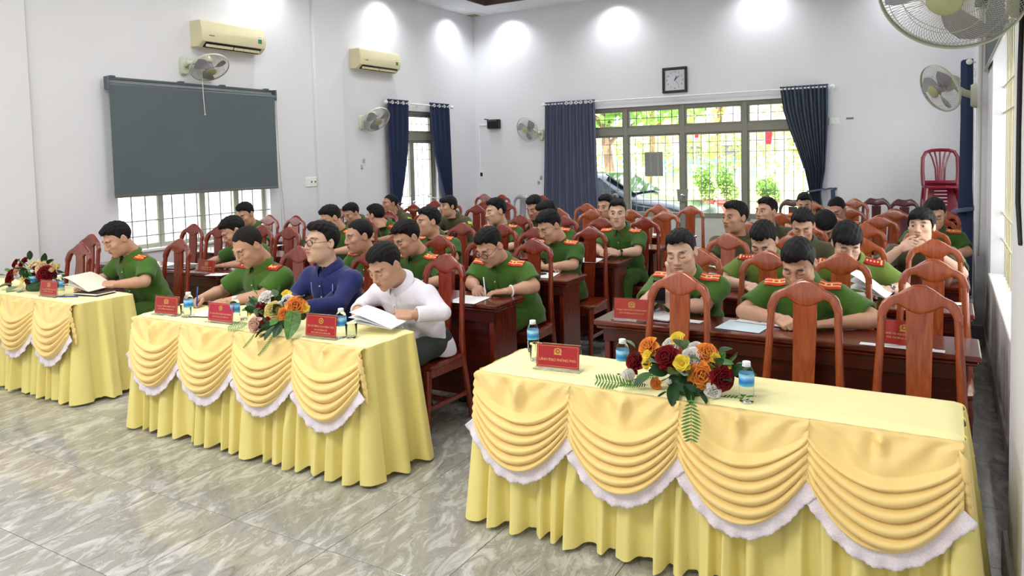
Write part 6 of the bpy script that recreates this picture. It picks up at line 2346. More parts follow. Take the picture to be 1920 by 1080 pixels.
def petal(L, Wd, cup, curl, R, T=(0, 0, 0), n=6, wave=0.0):
    """petal growing along +z from the origin, cupped towards +y"""
    P = []
    for a in np.linspace(0, 1, n):
        wd = Wd * (math.sin(math.pi * min(1.0, a * 0.72 + 0.10)) ** 0.8)
        row = []
        for b in np.linspace(-1, 1, 6):
            yy = cup * (b * b * 0.5 * wd * 2) - curl * a * a * L + wave * math.sin(b * 6 + a * 5) * L * 0.06 * a
            row.append((b * wd, yy, a * L * (1 - 0.10 * b * b)))
        P.append(row)
    return np.array(P) @ np.asarray(R).T + np.asarray(T)


FLW = {}


def flower_mesh(kind, colr):
    k = (kind, colr)
    if k in FLW:
        return FLW[k]
    g = np.random.default_rng(abs(hash(k)) % 1000 if False else sum(map(ord, kind + colr)))
    mb = MB()
    if kind == 'rose':
        for Lr, (n, tilt, s, curl) in enumerate([(3, 6, 0.62, -0.25), (4, 16, 0.74, -0.15), (5, 32, 0.86, 0.05), (6, 52, 0.98, 0.22), (7, 74, 1.0, 0.40)]):
            for i in range(n):
                a = 2 * math.pi * (i + 0.5 * Lr) / n + g.uniform(-0.15, 0.15)
                R = rotm(0, 0, a) @ rotm(math.radians(tilt + g.uniform(-6, 6)), 0, 0)
                mb.sheet(petal(0.052 * s, 0.034 * s, 0.9, curl, R, rotm(0, 0, a) @ np.array((0, -0.003 - 0.002 * Lr, 0)), 6, 0.8), 0.0012)
    elif kind == 'poppy':
        for Lr, (n, tilt, s) in enumerate([(5, 58, 1.0), (4, 42, 0.8)]):
            for i in range(n):
                a = 2 * math.pi * (i + 0.5 * Lr) / n
                R = rotm(0, 0, a) @ rotm(math.radians(tilt + g.uniform(-6, 6)), 0, 0)
                mb.sheet(petal(0.036 * s, 0.022 * s, 0.8, 0.15, R, (0, 0, 0), 6, 1.0), 0.0012)
        mb.ball((0, 0, 0.008), (0.009, 0.009, 0.010), 8, 1)
    elif kind == 'bud':
        for Lr, (n, tilt, s) in enumerate([(3, 3, 1.0), (4, 10, 1.0)]):
            for i in range(n):
                a = 2 * math.pi * (i + 0.5 * Lr) / n
                R = rotm(0, 0, a) @ rotm(math.radians(tilt), 0, 0)
                mb.sheet(petal(0.055 * s, 0.022 * s, 1.3, -0.28, R, rotm(0, 0, a) @ np.array((0, -0.013, 0)), 7), 0.0015)
        mb.ball((0, 0, 0.004), (0.012, 0.012, 0.010), 8, 0)
    elif kind == 'lily':
        for i in range(6):
            a = 2 * math.pi * i / 6
            R = rotm(0, 0, a) @ rotm(math.radians(50), 0, 0)
            mb.sheet(petal(0.058, 0.013, 0.5, 0.35, R, (0, 0, 0), 7), 0.0012)
        mb.ball((0, 0, 0.012), (0.006, 0.006, 0.016), 8, 1)
    FLW[k] = mb.mesh(kind, [FM[colr], FM['centre']], 60)
    return FLW[k]


def leaf_mesh(kind):
    k = ('leaf', kind)
    if k in FLW:
        return FLW[k]
    L, Wd, m = {'dark': (0.085, 0.024, 'leaf_dk'), 'fresh': (0.06, 0.018, 'leaf_gr'), 'grey': (0.055, 0.026, 'leaf_grey'), 'heart': (0.145, 0.052, 'leaf_spot')}[kind]
    P = []
    for a in np.linspace(0, 1, 9):
        wd = Wd * math.sin(math.pi * (a * 0.93 + 0.05)) ** (0.75 if kind != 'heart' else 0.5) * (1 if kind != 'heart' else 1.25 - a * 0.75)
        P.append([(b * wd, -0.12 * L * a * a - 0.25 * abs(b) * wd * -1, a * L - (0.012 * abs(b) if kind == 'heart' and a < 0.2 else 0)) for b in np.linspace(-1, 1, 7)])
    mb = MB().sheet(np.array(P), 0.0012)
    mb.tube([(0, -0.12 * L * a * a - 0.0012, a * L) for a in np.linspace(-0.1, 0.96, 8)], 0.0012, 5)
    FLW[k] = mb.mesh('leaf', M[m], 60)
    return FLW[k]


def fern_mesh():
    if 'fern' in FLW:
        return FLW['fern']
    mb = MB()
    L = 0.20
    st = lambda a: np.array((0.0, -0.18 * L * a * a, a * L))
    mb.tube([st(a) for a in np.linspace(0, 1, 10)], np.linspace(0.0018, 0.0008, 10), 5)
    for i in range(12):
        a = 0.10 + 0.88 * i / 12
        ln = 0.055 * math.sin(math.pi * (0.22 + 0.78 * (1 - a) * 0.95)) * (1.05 - 0.45 * a)
        for s in (-1, 1):
            P = []
            for f in np.linspace(0, 1, 5):
                wd = 0.0052 * math.sin(math.pi * (0.12 + 0.85 * f))
                P.append([st(a) + np.array((s * f * ln, -0.004 * f, f * ln * 0.42 + b * wd)) for b in (-1, 0, 1)])
            mb.sheet(np.array(P), 0.0009)
    FLW['fern'] = mb.mesh('fern_frond', M['leaf_gr'], 60)
    return FLW['fern']


def look_rot(d, spin=0.0):
    q = Vector(d).normalized().to_track_quat('Z', 'Y')
    return (q.to_matrix() @ Matrix.Rotation(spin, 3, 'Z')).to_euler()


def arrangement(label, base, items, scale=1.0):
    t = thing('flower_arrangement', label, 'flowers', tuple(base), 0, 'flower arrangements on the draped tables')
    b = np.asarray(base)
    core = np.array((0, 0.02, 0.075))
    put('foam_base', MB().lathe([(0, 0), (0.085, 0.0), (0.095, 0.02), (0.09, 0.05), (0.04, 0.07), (0, 0.072)], 20), M['leaf_dk'], t)
    for it in items:
        kind, colr, x, y, dep, s = it[:6]
        p = at_y(x, y, b[1] + dep) - b
        p[2] = max(p[2], -0.2)
        if kind in ('rose', 'poppy', 'bud', 'lily'):
            d = it[6] if len(it) > 6 else nrm(nrm(p - core) * 0.9 + np.array((0.25, -0.9, 0.35)))
            p0 = p - nrm(d) * 0.02 * s
            obj('%s_head' % ('flower' if kind != 'bud' else 'flower_bud') if False else {'rose': 'rose', 'poppy': 'poppy', 'bud': 'flower_bud', 'lily': 'lily'}[kind], flower_mesh(kind, colr), t, tuple(p0), look_rot(d, random.uniform(0, 6)), (s,) * 3)
            put('stem', MB().tube([core * 0.8, (core + p0) / 2 + (0, 0, 0.01), p0], 0.0022, 5), M['leaf_dk'], t)
        else:
            d = it[6]
            m = fern_mesh() if kind == 'fern' else leaf_mesh(colr)
            obj('fern_frond' if kind == 'fern' else 'leaf', m, t, tuple(p), look_rot(d, it[7] if len(it) > 7 else random.uniform(-0.5, 0.5)), (s,) * 3)
    g = np.random.default_rng(int(abs(b[0]) * 100))
    for i in range(44):
        a = g.uniform(0, 2 * math.pi)
        e = g.uniform(-0.05, 0.9)
        d = np.array((math.cos(a) * math.cos(e) * 1.4, math.sin(a) * math.cos(e) * 0.8 - 0.15, math.sin(e) + 0.1))
        p = core + nrm(d) * np.array((0.16, 0.07, 0.06)) * g.uniform(0.55, 1.2)
        p[2] = max(p[2], 0.02)
        obj('leaf', leaf_mesh(['dark', 'dark', 'fresh', 'grey'][i % 4]), t, tuple(p), look_rot(d, g.uniform(0, 6)), (g.uniform(0.8, 1.15),) * 3)
    return t


c3 = at_z(1285, 742, T3Z)
B3 = (-0.905, 2.965, T3Z + 0.003)
arrangement('large mixed flower arrangement with orange and dark red roses on nearest table', B3, [
    ('rose', 'orange', 1213, 650, 0.0, 0.80), ('rose', 'lorange', 1243, 664, 0.0, 0.74), ('rose', 'lorange', 1212, 672, 0.02, 0.5), ('rose', 'orange', 1327, 662, 0.0, 0.82), ('rose', 'orange', 1316, 704, -0.06, 0.98), ('rose', 'dred', 1249, 670, -0.06, 0.92), ('rose', 'dred', 1356, 709, -0.05, 0.86), ('rose', 'dred', 1187, 678, 0.0, 0.8),
    ('rose', 'white', 1256, 646, 0.05, 0.72), ('rose', 'white', 1298, 668, -0.03, 0.72), ('rose', 'white', 1306, 652, 0.03, 0.6), ('bud', 'white', 1180, 706, -0.04, 1.0, (-0.2, -0.5, 1)), ('rose', 'white', 1339, 734, -0.07, 0.58), ('bud', 'white', 1254, 716, -0.09, 0.5, (0.1, -0.9, 0.5)),
    ('poppy', 'yellow', 1270, 632, 0.0, 1.0), ('poppy', 'yellow', 1212, 680, -0.05, 0.9), ('poppy', 'yellow', 1212, 666, -0.05, 0.8), ('poppy', 'yellow', 1278, 681, -0.09, 1.15), ('poppy', 'yellow', 1342, 672, -0.01, 0.8), ('bud', 'yellow', 1364, 690, 0.0, 0.5, (1, -0.3, 0.4)), ('rose', 'orange', 1228, 720, -0.06, 0.45),
    ('fern', '', 1296, 742, -0.175, 0.90, (0.12, -0.45, -1.0), 3.1), ('fern', '', 1190, 722, -0.05, 0.85, (-1.0, -0.25, 0.05), 2.0), ('fern', '', 1350, 742, -0.03, 0.8, (1.0, -0.1, -0.10), 0.6), ('fern', '', 1375, 744, 0.0, 0.6, (1.0, 0.1, 0.02), 0.6), ('fern', '', 1235, 705, -0.08, 0.5, (-0.6, -0.8, 0.2)), ('fern', '', 1215, 722, -0.06, 0.6, (-0.9, -0.4, 0.15)),
    ('leaf', 'dark', 1262, 720, -0.08, 1.1, (0.2, -0.7, -0.7)), ('leaf', 'dark', 1250, 735, -0.07, 1.0, (-0.2, -0.7, -0.6)), ('leaf', 'dark', 1235, 738, -0.06, 1.0, (-0.5, -0.6, -0.5)), ('leaf', 'dark', 1285, 722, -0.08, 1.1, (0.5, -0.7, -0.5)), ('leaf', 'dark', 1305, 730, -0.07, 1.0, (0.7, -0.6, -0.3)), ('leaf', 'dark', 1220, 700, -0.06, 1.0, (-0.6, -0.5, -0.4)), ('leaf', 'dark', 1270, 695, -0.09, 1.1, (0.0, -0.9, 0.2)),
    ('leaf', 'grey', 1275, 650, -0.02, 1.1, (0.1, -0.6, 0.7)), ('leaf', 'grey', 1350, 660, 0.0, 1.0, (0.9, -0.1, 0.5)), ('leaf', 'fresh', 1345, 680, 0.0, 1.1, (1, -0.1, 0.15)), ('leaf', 'grey', 1190, 650, 0.0, 0.9, (-0.8, -0.1, 0.6)), ('leaf', 'grey', 1232, 680, -0.06, 0.9, (-0.3, -0.8, 0.4)), ('leaf', 'grey', 1283, 700, -0.09, 0.9, (0.3, -0.9, 0.2))])
B2 = (-3.40, 2.985, T2Z + 0.003)
arrangement('flower arrangement with big speckled leaf between signs on middle table', B2, [
    ('rose', 'white', 497, 556, 0.0, 0.85), ('rose', 'white', 540, 562, 0.0, 0.62), ('poppy', 'yellow', 537, 551, 0.02, 0.95), ('rose', 'dred', 488, 579, -0.03, 0.95), ('rose', 'pale', 513, 583, -0.07, 0.95), ('rose', 'orange', 555, 573, -0.03, 0.95), ('rose', 'orange', 532, 588, -0.06, 0.6), ('poppy', 'yellow', 469, 582, -0.02, 0.95), ('poppy', 'yellow', 478, 574, 0.0, 0.75), ('poppy', 'yellow', 573, 578, 0.0, 0.8), ('rose', 'blush', 477, 611, -0.10, 0.88), ('bud', 'white', 527, 572, -0.03, 0.7, (0, -0.7, 0.8)), ('bud', 'dred', 492, 605, -0.10, 0.5, (0.1, -0.9, 0.3)), ('bud', 'dred', 503, 598, -0.10, 0.5, (0.1, -0.9, 0.3)),
    ('leaf', 'heart', 549, 585, -0.10, 1.05, (0.08, -0.30, -0.95), 3.14), ('fern', '', 480, 622, -0.18, 0.55, (-0.25, -0.5, -0.9), 3.1), ('fern', '', 514, 625, -0.185, 0.72, (-0.22, -0.45, -0.9), 3.1), ('fern', '', 466, 606, -0.08, 0.62, (-1.0, -0.5, -0.35), 2.0),
    ('leaf', 'dark', 500, 612, -0.10, 1.0, (-0.4, -0.6, -0.5)), ('leaf', 'dark', 515, 612, -0.11, 1.1, (-0.1, -0.8, -0.6)), ('leaf', 'dark', 527, 610, -0.10, 1.0, (0.2, -0.8, -0.5)), ('leaf', 'dark', 505, 620, -0.10, 0.9, (-0.6, -0.5, -0.5)), ('leaf', 'fresh', 520, 600, -0.11, 1.0, (0.1, -0.9, -0.2)),
    ('leaf', 'grey', 560, 560, 0.0, 0.9, (0.8, 0, 0.5)), ('leaf', 'fresh', 482, 552, 0.0, 0.8, (-0.7, 0, 0.7)), ('leaf', 'grey', 517, 556, 0.0, 0.9, (0, -0.3, 1)), ('leaf', 'fresh', 523, 550, 0.02, 0.8, (0.1, 0, 1))])
B1 = (-6.22, 3.14, T1Z + 0.003)
arrangement('dark red and cream flower arrangement on leftmost table', B1, [
    ('rose', 'dred', 18, 520, -0.05, 1.25), ('rose', 'dred', 28, 493, 0.0, 0.7), ('rose', 'dred', 43, 491, 0.0, 0.85), ('rose', 'dred', 64, 507, -0.02, 0.9), ('rose', 'dred', 85, 513, -0.04, 1.15), ('rose', 'dred', 53, 524, -0.06, 0.8), ('rose', 'cream', 83, 502, 0.0, 1.2), ('lily', 'pale', 57, 496, 0.0, 1.1), ('lily', 'pale', 42, 523, -0.08, 1.3), ('rose', 'blush', 31, 506, -0.02, 0.85), ('bud', 'cream', 97, 507, -0.02, 0.7, (0.5, -0.4, 0.7)), ('bud', 'pale', 106, 501, 0.0, 0.9, (0.6, -0.2, 0.8)), ('lily', 'cream', 70, 492, 0.02, 0.9),
    ('leaf', 'dark', 52, 508, -0.05, 1.3, (0.0, -0.8, 0.4)), ('leaf', 'fresh', 47, 500, -0.03, 1.4, (0, -0.5, 0.8)), ('leaf', 'dark', 83, 496, 0.02, 1.1, (0.1, 0.0, 1)), ('leaf', 'dark', 90, 495, 0.0, 1.0, (0.8, 0, 0.6)), ('leaf', 'dark', 56, 487, 0.02, 0.9, (0.1, 0, 1)), ('leaf', 'dark', 110, 512, 0.0, 1.3, (0.7, -0.1, 0.2)), ('leaf', 'fresh', 18, 510, 0.0, 1.0, (-0.8, -0.1, 0.5)), ('leaf', 'dark', 76, 528, -0.06, 1.2, (0.4, -0.8, -0.1)),
    ('leaf', 'grey', 22, 532, -0.09, 1.6, (-0.5, -0.7, -0.1)), ('leaf', 'grey', 38, 545, -0.10, 1.6, (0.8, -0.6, 0.05)), ('leaf', 'grey', 30, 538, -0.10, 1.5, (0.2, -0.9, -0.2)), ('leaf', 'fresh', 10, 516, 0.0, 1.0, (-1, -0.2, 0.1))])


# ------------------------------------------------------------------ bottles, tumblers, signs
def label_mat():
    m = bpy.data.materials.new('blue_bottle_label')
    m.use_nodes = True
    t = m.node_tree
    b = t.nodes['Principled BSDF']
    tc = t.nodes.new('ShaderNodeTexCoord')
    sx = t.nodes.new('ShaderNodeSeparateXYZ')
    t.links.new(tc.outputs['Object'], sx.inputs[0])
    nz = t.nodes.new('ShaderNodeTexNoise')
    nz.inputs['Scale'].default_value = 45
    t.links.new(tc.outputs['Object'], nz.inputs['Vector'])
    ad = t.nodes.new('ShaderNodeMath')
    ad.operation = 'MULTIPLY_ADD'
    t.links.new(nz.outputs['Fac'], ad.inputs[0])
    ad.inputs[1].default_value = 0.016
    t.links.new(sx.outputs['Z'], ad.inputs[2])
    mr = t.nodes.new('ShaderNodeMapRange')
    mr.inputs['From Min'].default_value = 0.068
    mr.inputs['From Max'].default_value = 0.122
    t.links.new(ad.outputs[0], mr.inputs['Value'])
    cr = t.nodes.new('ShaderNodeValToRGB')
    e = cr.color_ramp.elements
    e[0].position, e[0].color = 0.0, (*lin((170, 220, 236)), 1)
    e[1].position, e[1].color = 1.0, (*lin((120, 196, 236)), 1)
    for p, c in ((0.2, (90, 190, 210)), (0.42, (36, 120, 190)), (0.62, (74, 160, 220)), (0.8, (170, 220, 244))):
        k = e.new(p)
        k.color = (*lin(c), 1)
    t.links.new(mr.outputs[0], cr.inputs[0])
    t.links.new(cr.outputs[0], b.inputs['Base Color'])
    b.inputs['Roughness'].default_value = 0.35
    return m


M['blabel'] = label_mat()


def make_bottle():
    t = thing('water_bottle', 'x', 'bottle', (0, 0, 0), 0, 'small water bottles on the tables')
    r = 0.0285
    prof = [(0.0, 0.004), (0.020, 0.0), (0.027, 0.003), (r, 0.012), (r, 0.030), (r * 0.95, 0.036), (r, 0.042), (r, 0.058), (r * 0.96, 0.062), (r, 0.068), (r, 0.112), (r * 0.97, 0.118), (r * 0.92, 0.126), (r * 0.70, 0.138), (0.0135, 0.146), (0.0130, 0.152), (0.0130, 0.158), (0.0, 0.158)]
    put('bottle_body', MB().lathe(prof, 24), M['water'], t, 60)
    put('bottle_label', MB().lathe([(r + 0.0006, 0.066), (r + 0.0008, 0.067), (r + 0.0008, 0.113), (r + 0.0006, 0.114), (r + 0.0002, 0.113), (r + 0.0002, 0.067), (r + 0.0006, 0.066)], 24), M['blabel'], t)
    put('bottle_cap', MB().lathe([(0.0, 0.1605), (0.0150, 0.160), (0.0158, 0.157), (0.0158, 0.148), (0.0145, 0.146), (0.0, 0.146)][::-1], 20), M['cap'], t)
    put('neck_ring', MB().lathe([(0.013, 0.142), (0.0165, 0.142), (0.0165, 0.145), (0.013, 0.145), (0.013, 0.142)], 20), M['cap'], t)
    return t


def make_tumbler():
    t = thing('glass_tumbler', 'x', 'glass', (0, 0, 0), 0, 'clear tumblers on the tables')
    prof = [(0.0, 0.0), (0.026, 0.0), (0.029, 0.003), (0.033, 0.078), (0.0335, 0.082), (0.0315, 0.081), (0.0275, 0.014), (0.022, 0.010), (0.0, 0.009)]
    put('glass_wall', MB().lathe(prof, 24), M['tumbler'], t, 60)
    return t


bot = tum = None
for (x, y, z, lab) in ((1000, 661, T3Z, 'water bottle partly behind sign at left of nearest table'), (1168, 704, T3Z, 'water bottle left of the orange rose arrangement on nearest table'), (1400, 755, T3Z, 'water bottle right of the orange rose arrangement on nearest table'),
                       (641, 634, T2Z, 'water bottle beside tumbler before the white shirted man'), (442, 606, T2Z, 'water bottle right of crimson sign in middle of middle table'), (355, 596, T2Z, 'water bottle right of the leftmost sign on middle table'), (63, 545, T1Z, 'water bottle left of the sign on leftmost table'), (114, 556, T1Z, 'water bottle right of the sign on leftmost table')):
    p = at_z(x, y, z)
    if bot is None:
        bot = make_bottle()
        b = bot
        b.location = (p[0], p[1], z + 0.004)
        b['label'] = lab
    else:
        copy_tree(bot, (p[0], p[1], z + 0.004), random.uniform(0, 6), lab)
for (x, y, z, lab) in ((652, 637, T2Z, 'clear tumbler beside the bottle before the white shirted man'), (449, 602, T2Z, 'clear tumbler behind the bottle in middle of the middle table'), (341, 597, T2Z, 'clear tumbler between leftmost sign and bottle on middle table'), (1000, 680, T3Z, 'clear tumbler half behind sign on the nearest table')):
    p = at_z(x, y, z)
    if tum is None:
        tum = make_tumbler()
        tum.location = (p[0], p[1] + 0.03, z + 0.004)
        tum['label'] = lab
    else:
        copy_tree(tum, (p[0], p[1] + 0.03, z + 0.004), random.uniform(0, 6), lab)


def sign(label, pl, pr, z, lines, m, hh=0.108, emblem='police', yy=None, frame=True):
    """clear acrylic stand with a red card; pl and pr are the lower card corners in the photograph"""
    a, b = at_z(*pl, z + 0.012), at_z(*pr, z + 0.012)
    c = (a + b) / 2
    w = np.linalg.norm((b - a)[:2])
    ang = math.atan2(b[1] - a[1], b[0] - a[0])
    t = thing('desk_sign', label, 'sign', (c[0], c[1], z + 0.004), ang, 'red desk signs')
    put('acrylic_base', MB().box((-w / 2 - 0.012, -0.012, 0.0), (w / 2 + 0.012, 0.055, 0.006), 0.002), M['acryl'], t)
    tl = math.radians(-8)
    Rs = rotm(tl, 0, 0)
    T = (0, 0.012, 0.006)
    put('card', MB().box((-w / 2, -0.001, 0.004), (w / 2, 0.001, hh), R=Rs, T=T), m, t)
    put('acrylic_front', MB().box((-w / 2 - 0.008, -0.0045, 0.0), (w / 2 + 0.008, -0.002, hh + 0.005), 0.0008, R=Rs, T=T), M['acryl'], t)
    put('acrylic_back', MB().box((-w / 2 - 0.008, 0.002, 0.0), (w / 2 + 0.008, 0.0045, hh + 0.005), 0.0008, R=Rs, T=T), M['acryl'], t)
    Rt = Rs @ RX90

    def at(x, zz, o=-0.0013):
        return tuple(Rs @ np.array((x, o, zz)) + np.array(T))
    k = hh / 0.108
    if frame:
        fb = MB()
        for (x0, x1, z0, z1) in ((-w / 2 + 0.006, w / 2 - 0.006, hh - 0.0075, hh - 0.0060), (-w / 2 + 0.006, w / 2 - 0.006, 0.0100, 0.0115), (-w / 2 + 0.006, -w / 2 + 0.0075, 0.0115, hh - 0.0075), (w / 2 - 0.0075, w / 2 - 0.006, 0.0115, hh - 0.0075)):
            fb.box((x0, -0.0016, z0), (x1, -0.0009, z1), R=Rs, T=T)
        put('gold_border', fb, M['gold'], t)
    # emblem: wreath ring, star and scroll
    eb = MB()
    th = np.linspace(0, 2 * math.pi, 24, endpoint=False)
    ez = hh * 0.735
    er = 0.0125 * k
    ring = np.stack([er * np.cos(th), np.full(24, -0.0016), ez + er * 1.02 * np.sin(th)], 1)
    eb.tube(ring @ Rs.T + T, 0.0024 * k, 5, closed=True)
    st = []
    for i in range(10):
        rr = er * (0.72 if i % 2 == 0 else 0.30)
        st.append((rr * math.sin(i * math.pi / 5), ez + rr * math.cos(i * math.pi / 5)))
    eb.prism(st, -0.0024, -0.0010, R=Rs, T=T)
    if emblem == 'police':
        eb.prism([(-0.019 * k, ez - 0.0165 * k), (0.019 * k, ez - 0.0165 * k), (0.016 * k, ez - 0.0095 * k), (0.0, ez - 0.0125 * k), (-0.016 * k, ez - 0.0095 * k)], -0.0022, -0.001, R=Rs, T=T)
        for s in (-1, 1):
            eb.tube(np.array([(s * 0.015 * k, -0.0016, ez - 0.010 * k), (s * 0.0185 * k, -0.0016, ez), (s * 0.013 * k, -0.0016, ez + 0.012 * k)]) @ Rs.T + T, 0.0018 * k, 5)
    put('emblem', eb, M['gold'], t)
    for (s, zz, size) in lines:
        text(s, size * w / 0.2, M['goldtxt'], t, at(0, zz * hh, -0.0018), Rt, 'lettering', bold=0.0, fit=w * 0.86)
    return t


sign('red sign reading LÃNH ĐẠO PHÒNG PV01 on nearest table', (1004, 688), (1084, 696), T3Z, [('LÃNH ĐẠO PHÒNG PV01', 0.36, 0.0172)], M['sign_red'])
sign('red sign with three gold lines before blue shirted man', (570, 629), (627, 635), T2Z, [('ĐC VÕ ĐÌNH CAO MINH THỌ', 0.47, 0.0148), ('UV BTV ĐẢNG ỦY', 0.31, 0.0105), ('PHÓ CHỦ TỊCH UBND XÃ', 0.18, 0.0105)], M['sign_red'], 0.118, 'party')
sign('crimson sign in the middle of the middle draped table', (387, 601), (433, 606), T2Z, [('ĐC. NGUYỄN PHONG ANH MINH', 0.42, 0.0132), ('UVBTV, CHỦ TỊCH UBND XÃ', 0.26, 0.0100)], M['sign_crim'], 0.112, 'party')
sign('red sign at left end of the middle draped table', (287, 587), (329, 591), T2Z, [('Trung tá TRẦN MINH THỦY', 0.44, 0.0134), ('PHÓ TRƯỞNG CÔNG AN XÃ', 0.28, 0.0105)], M['sign_red'], 0.112)
sign('red sign between two bottles on the leftmost draped table', (72, 553), (103, 556), T1Z, [('Trung tá NGUYỄN VĂN TÀI', 0.42, 0.0134), ('TRƯỞNG CÔNG AN XÃ', 0.28, 0.0105)], M['sign_red'], 0.112)
sign('orange-red sign at left end of the first right desk', (1150, 597), (1216, 602), 0.747, [('Trung tá NGUYỄN THANH BÌNH', 0.46, 0.0128), ('PHÓ TRƯỞNG CÔNG AN XÃ', 0.30, 0.0105)], M['sign_or'], 0.118, frame=False)
sign('orange-red sign behind the rightmost near empty chair', (1646, 643), (1742, 656), 0.747, [('TRUNG TÁ NGUYỄN TRUNG KIÊN', 0.46, 0.0128), ('PHÓ TRƯỞNG CÔNG AN XÃ', 0.30, 0.0105)], M['sign_or'], 0.118, frame=False)
sign('orange-red sign on the first left desk before leaning man', (369, 510), (399, 513), 0.747, [('Trung tá LÊ VĂN HÒA', 0.44, 0.0134), ('PHÓ TRƯỞNG CÔNG AN XÃ', 0.28, 0.0105)], M['sign_or'], 0.112, frame=False)


# ------------------------------------------------------------------ papers, notebooks, phones, pens
def sheet_paper(label, px, z, w, l, rz, m='paper', curl=0.0, n=1, name='paper_sheet'):
    p = at_z(px[0], px[1], z)
    a, b = np.linspace(-0.5, 0.5, 9), np.linspace(-0.5, 0.5, 9)
    A, B = np.meshgrid(a, b, indexing='ij')
    Z_ = 0.002 * n + curl * np.clip(A + 0.2, 0, 1) ** 2 * 3.0
    P = np.stack([A * w, B * l, Z_], -1)
    o = put(name, MB().sheet(P, 0.0012 * n), M[m], sharp=80, loc=(p[0], p[1], z), rot=(0, 0, rz))
    return tag(o, label, 'paper', 'papers on the tables and desks')


DZ = 0.751
sheet_paper('white sheet before the stout man writing at first middle desk', (880, 562), DZ, 0.21, 0.26, 0.1)
sheet_paper('white sheet with phone before bowed man at second middle desk', (1018, 516), DZ, 0.21, 0.29, 0.2)
sheet_paper('white sheet before man with clasped hands', (1105, 488), DZ, 0.21, 0.29, 0.15)
sheet_paper('pale blue printed sheet under notebook at first right desk', (1395, 612), DZ, 0.24, 0.24, -0.1, 'paper_b')
sheet_paper('small white slip right of red chair post on first right desk', (1300, 603), DZ, 0.10, 0.07, -0.1)
sheet_paper('white paper under the sign behind the rightmost near chair', (1690, 652), DZ, 0.36, 0.05, -0.03)
sheet_paper('stack of white sheets before the young pale man', (1610, 553), DZ, 0.22, 0.28, 0.1, n=5, name='paper_stack')
sheet_paper('white papers under the hand on leftmost draped table', (172, 549), T1Z + 0.004, 0.14, 0.20, 0.2)
sheet_paper('white sheets on first left desk left of its sign', (335, 498), DZ, 0.25, 0.24, 0.2, n=3, name='paper_stack')
sheet_paper('white sheet beside leaning man on the first left desk', (408, 515), DZ, 0.16, 0.14, 0.3)
sheet_paper('white sheet on second left desk near empty chairs', (505, 462), DZ, 0.21, 0.29, 0.3)
sheet_paper('white sheets on fourth middle desk', (1225, 440), DZ, 0.30, 0.22, 0.0)
sheet_paper('white paper at the third right desk before clasped hands', (1345, 493), DZ, 0.21, 0.20, 0.1)
sheet_paper('pale papers at second right desk far end', (1795, 570), DZ, 0.10, 0.08, 0.1, 'paper_c')


def held_pages(label, key, hand, w, l, m, tilt, spin, n=3, off=(0, 0, 0), parent_name='paper_sheaf'):
    p = PEOPLE[key]
    c = p['pos'] + p['W'][hand] + np.asarray(off)
    t = thing(parent_name, label, 'paper', tuple(c), spin, 'papers held in the hands')
    for k in range(n):
        a, b = np.linspace(0, 1, 11), np.linspace(-0.5, 0.5, 7)
        A, B = np.meshgrid(a, b, indexing='ij')
        lift = (0.10 + 0.05 * k) * A ** 1.2 * tilt - 0.05 * A ** 3 * tilt
        P = np.stack([-A * w * (1 - 0.03 * k), B * l, 0.004 + 0.002 * k + lift], -1)
        put('page', MB().sheet(P, 0.0010), M[m], t, 80)
    return t


held_pages('curled white pages turned by the man in white shirt', 'P4', 'L', 0.27, 0.21, 'paper', 0.55, 0.25, 3, (0.02, -0.14, -0.035))
held_pages('sheaf of white papers lifted by man at leftmost table', 'P1', 'L', 0.22, 0.28, 'paper_c', 1.05, 0.35, 2, (0.0, -0.10, -0.02))
held_pages('white pages held by the young pale man at second right desk', 'P25', 'L', 0.22, 0.20, 'paper', 0.9, -0.1, 3, (0.02, -0.12, -0.02))


def notebook(label, px, z, w, l, rz, open_=True, m='nb'):
    p = at_z(px[0], px[1], z)
    t = thing('notebook', label, 'notebook', (p[0], p[1], z), rz, 'notebooks on the desks')
    put('cover', MB().box((-w / 2, -l / 2, 0), (w / 2, l / 2, 0.004), 0.0015), M[m], t)
    A = np.linspace(-1, 1, 15)
    B = np.linspace(-0.5, 0.5, 4)
    Z_ = 0.013 - 0.007 * np.exp(-(A / 0.10) ** 2) - 0.004 * A ** 2 if open_ else np.full(15, 0.016)
    top = np.array([[(a * w * 0.48, b * l * 0.96, z_) for b in B] for a, z_ in zip(A, Z_)])
    put('pages', MB().sheet(top - (0, 0, 0.004), 0.008 if open_ else 0.010), M['paper'], t, 80)
    if not open_:
        put('cover', MB().box((-w / 2, -l / 2, 0.018), (w / 2, l / 2, 0.021), 0.001), M[m], t)
    return t


notebook('open black notebook before man writing at first right desk', (1432, 603), DZ, 0.26, 0.19, -0.15)
notebook('closed dark brown notebook on leftmost draped table corner', (178, 551), T1Z + 0.006, 0.24, 0.17, 0.15, False, 'nb_br')
notebook('black notebook lying on first left desk', (345, 502), DZ, 0.30, 0.20, 0.25, False)
notebook('black folder stack by the cheek-resting man', (1238, 594), DZ, 0.20, 0.22, -0.1, True)
notebook('open notebook under reaching hand on middle draped table', (395, 590), T2Z + 0.005, 0.22, 0.16, 0.3, True)


def phone(label, loc, R):
    t = thing('phone', label, 'phone', tuple(loc), 0, 'mobile phones')
    put('case', MB().box((-0.036, -0.004, -0.076), (0.036, 0.004, 0.076), 0.0038, R=R), M['black'], t)
    put('screen', MB().box((-0.033, -0.0048, -0.072), (0.033, -0.0039, 0.072), R=R), mat('dark_phone_glass', lin((22, 24, 30)), 0.08), t)
    for k in range(2):
        put('camera_lens', MB().lathe([(0.005, 0.0), (0.006, 0.0015), (0, 0.0015)], 10, R=np.asarray(R) @ rotm(math.radians(-90)), T=np.asarray(R) @ np.array((0.022, 0.004, 0.060 - 0.018 * k))), M['frame_dark'], t)
    return t


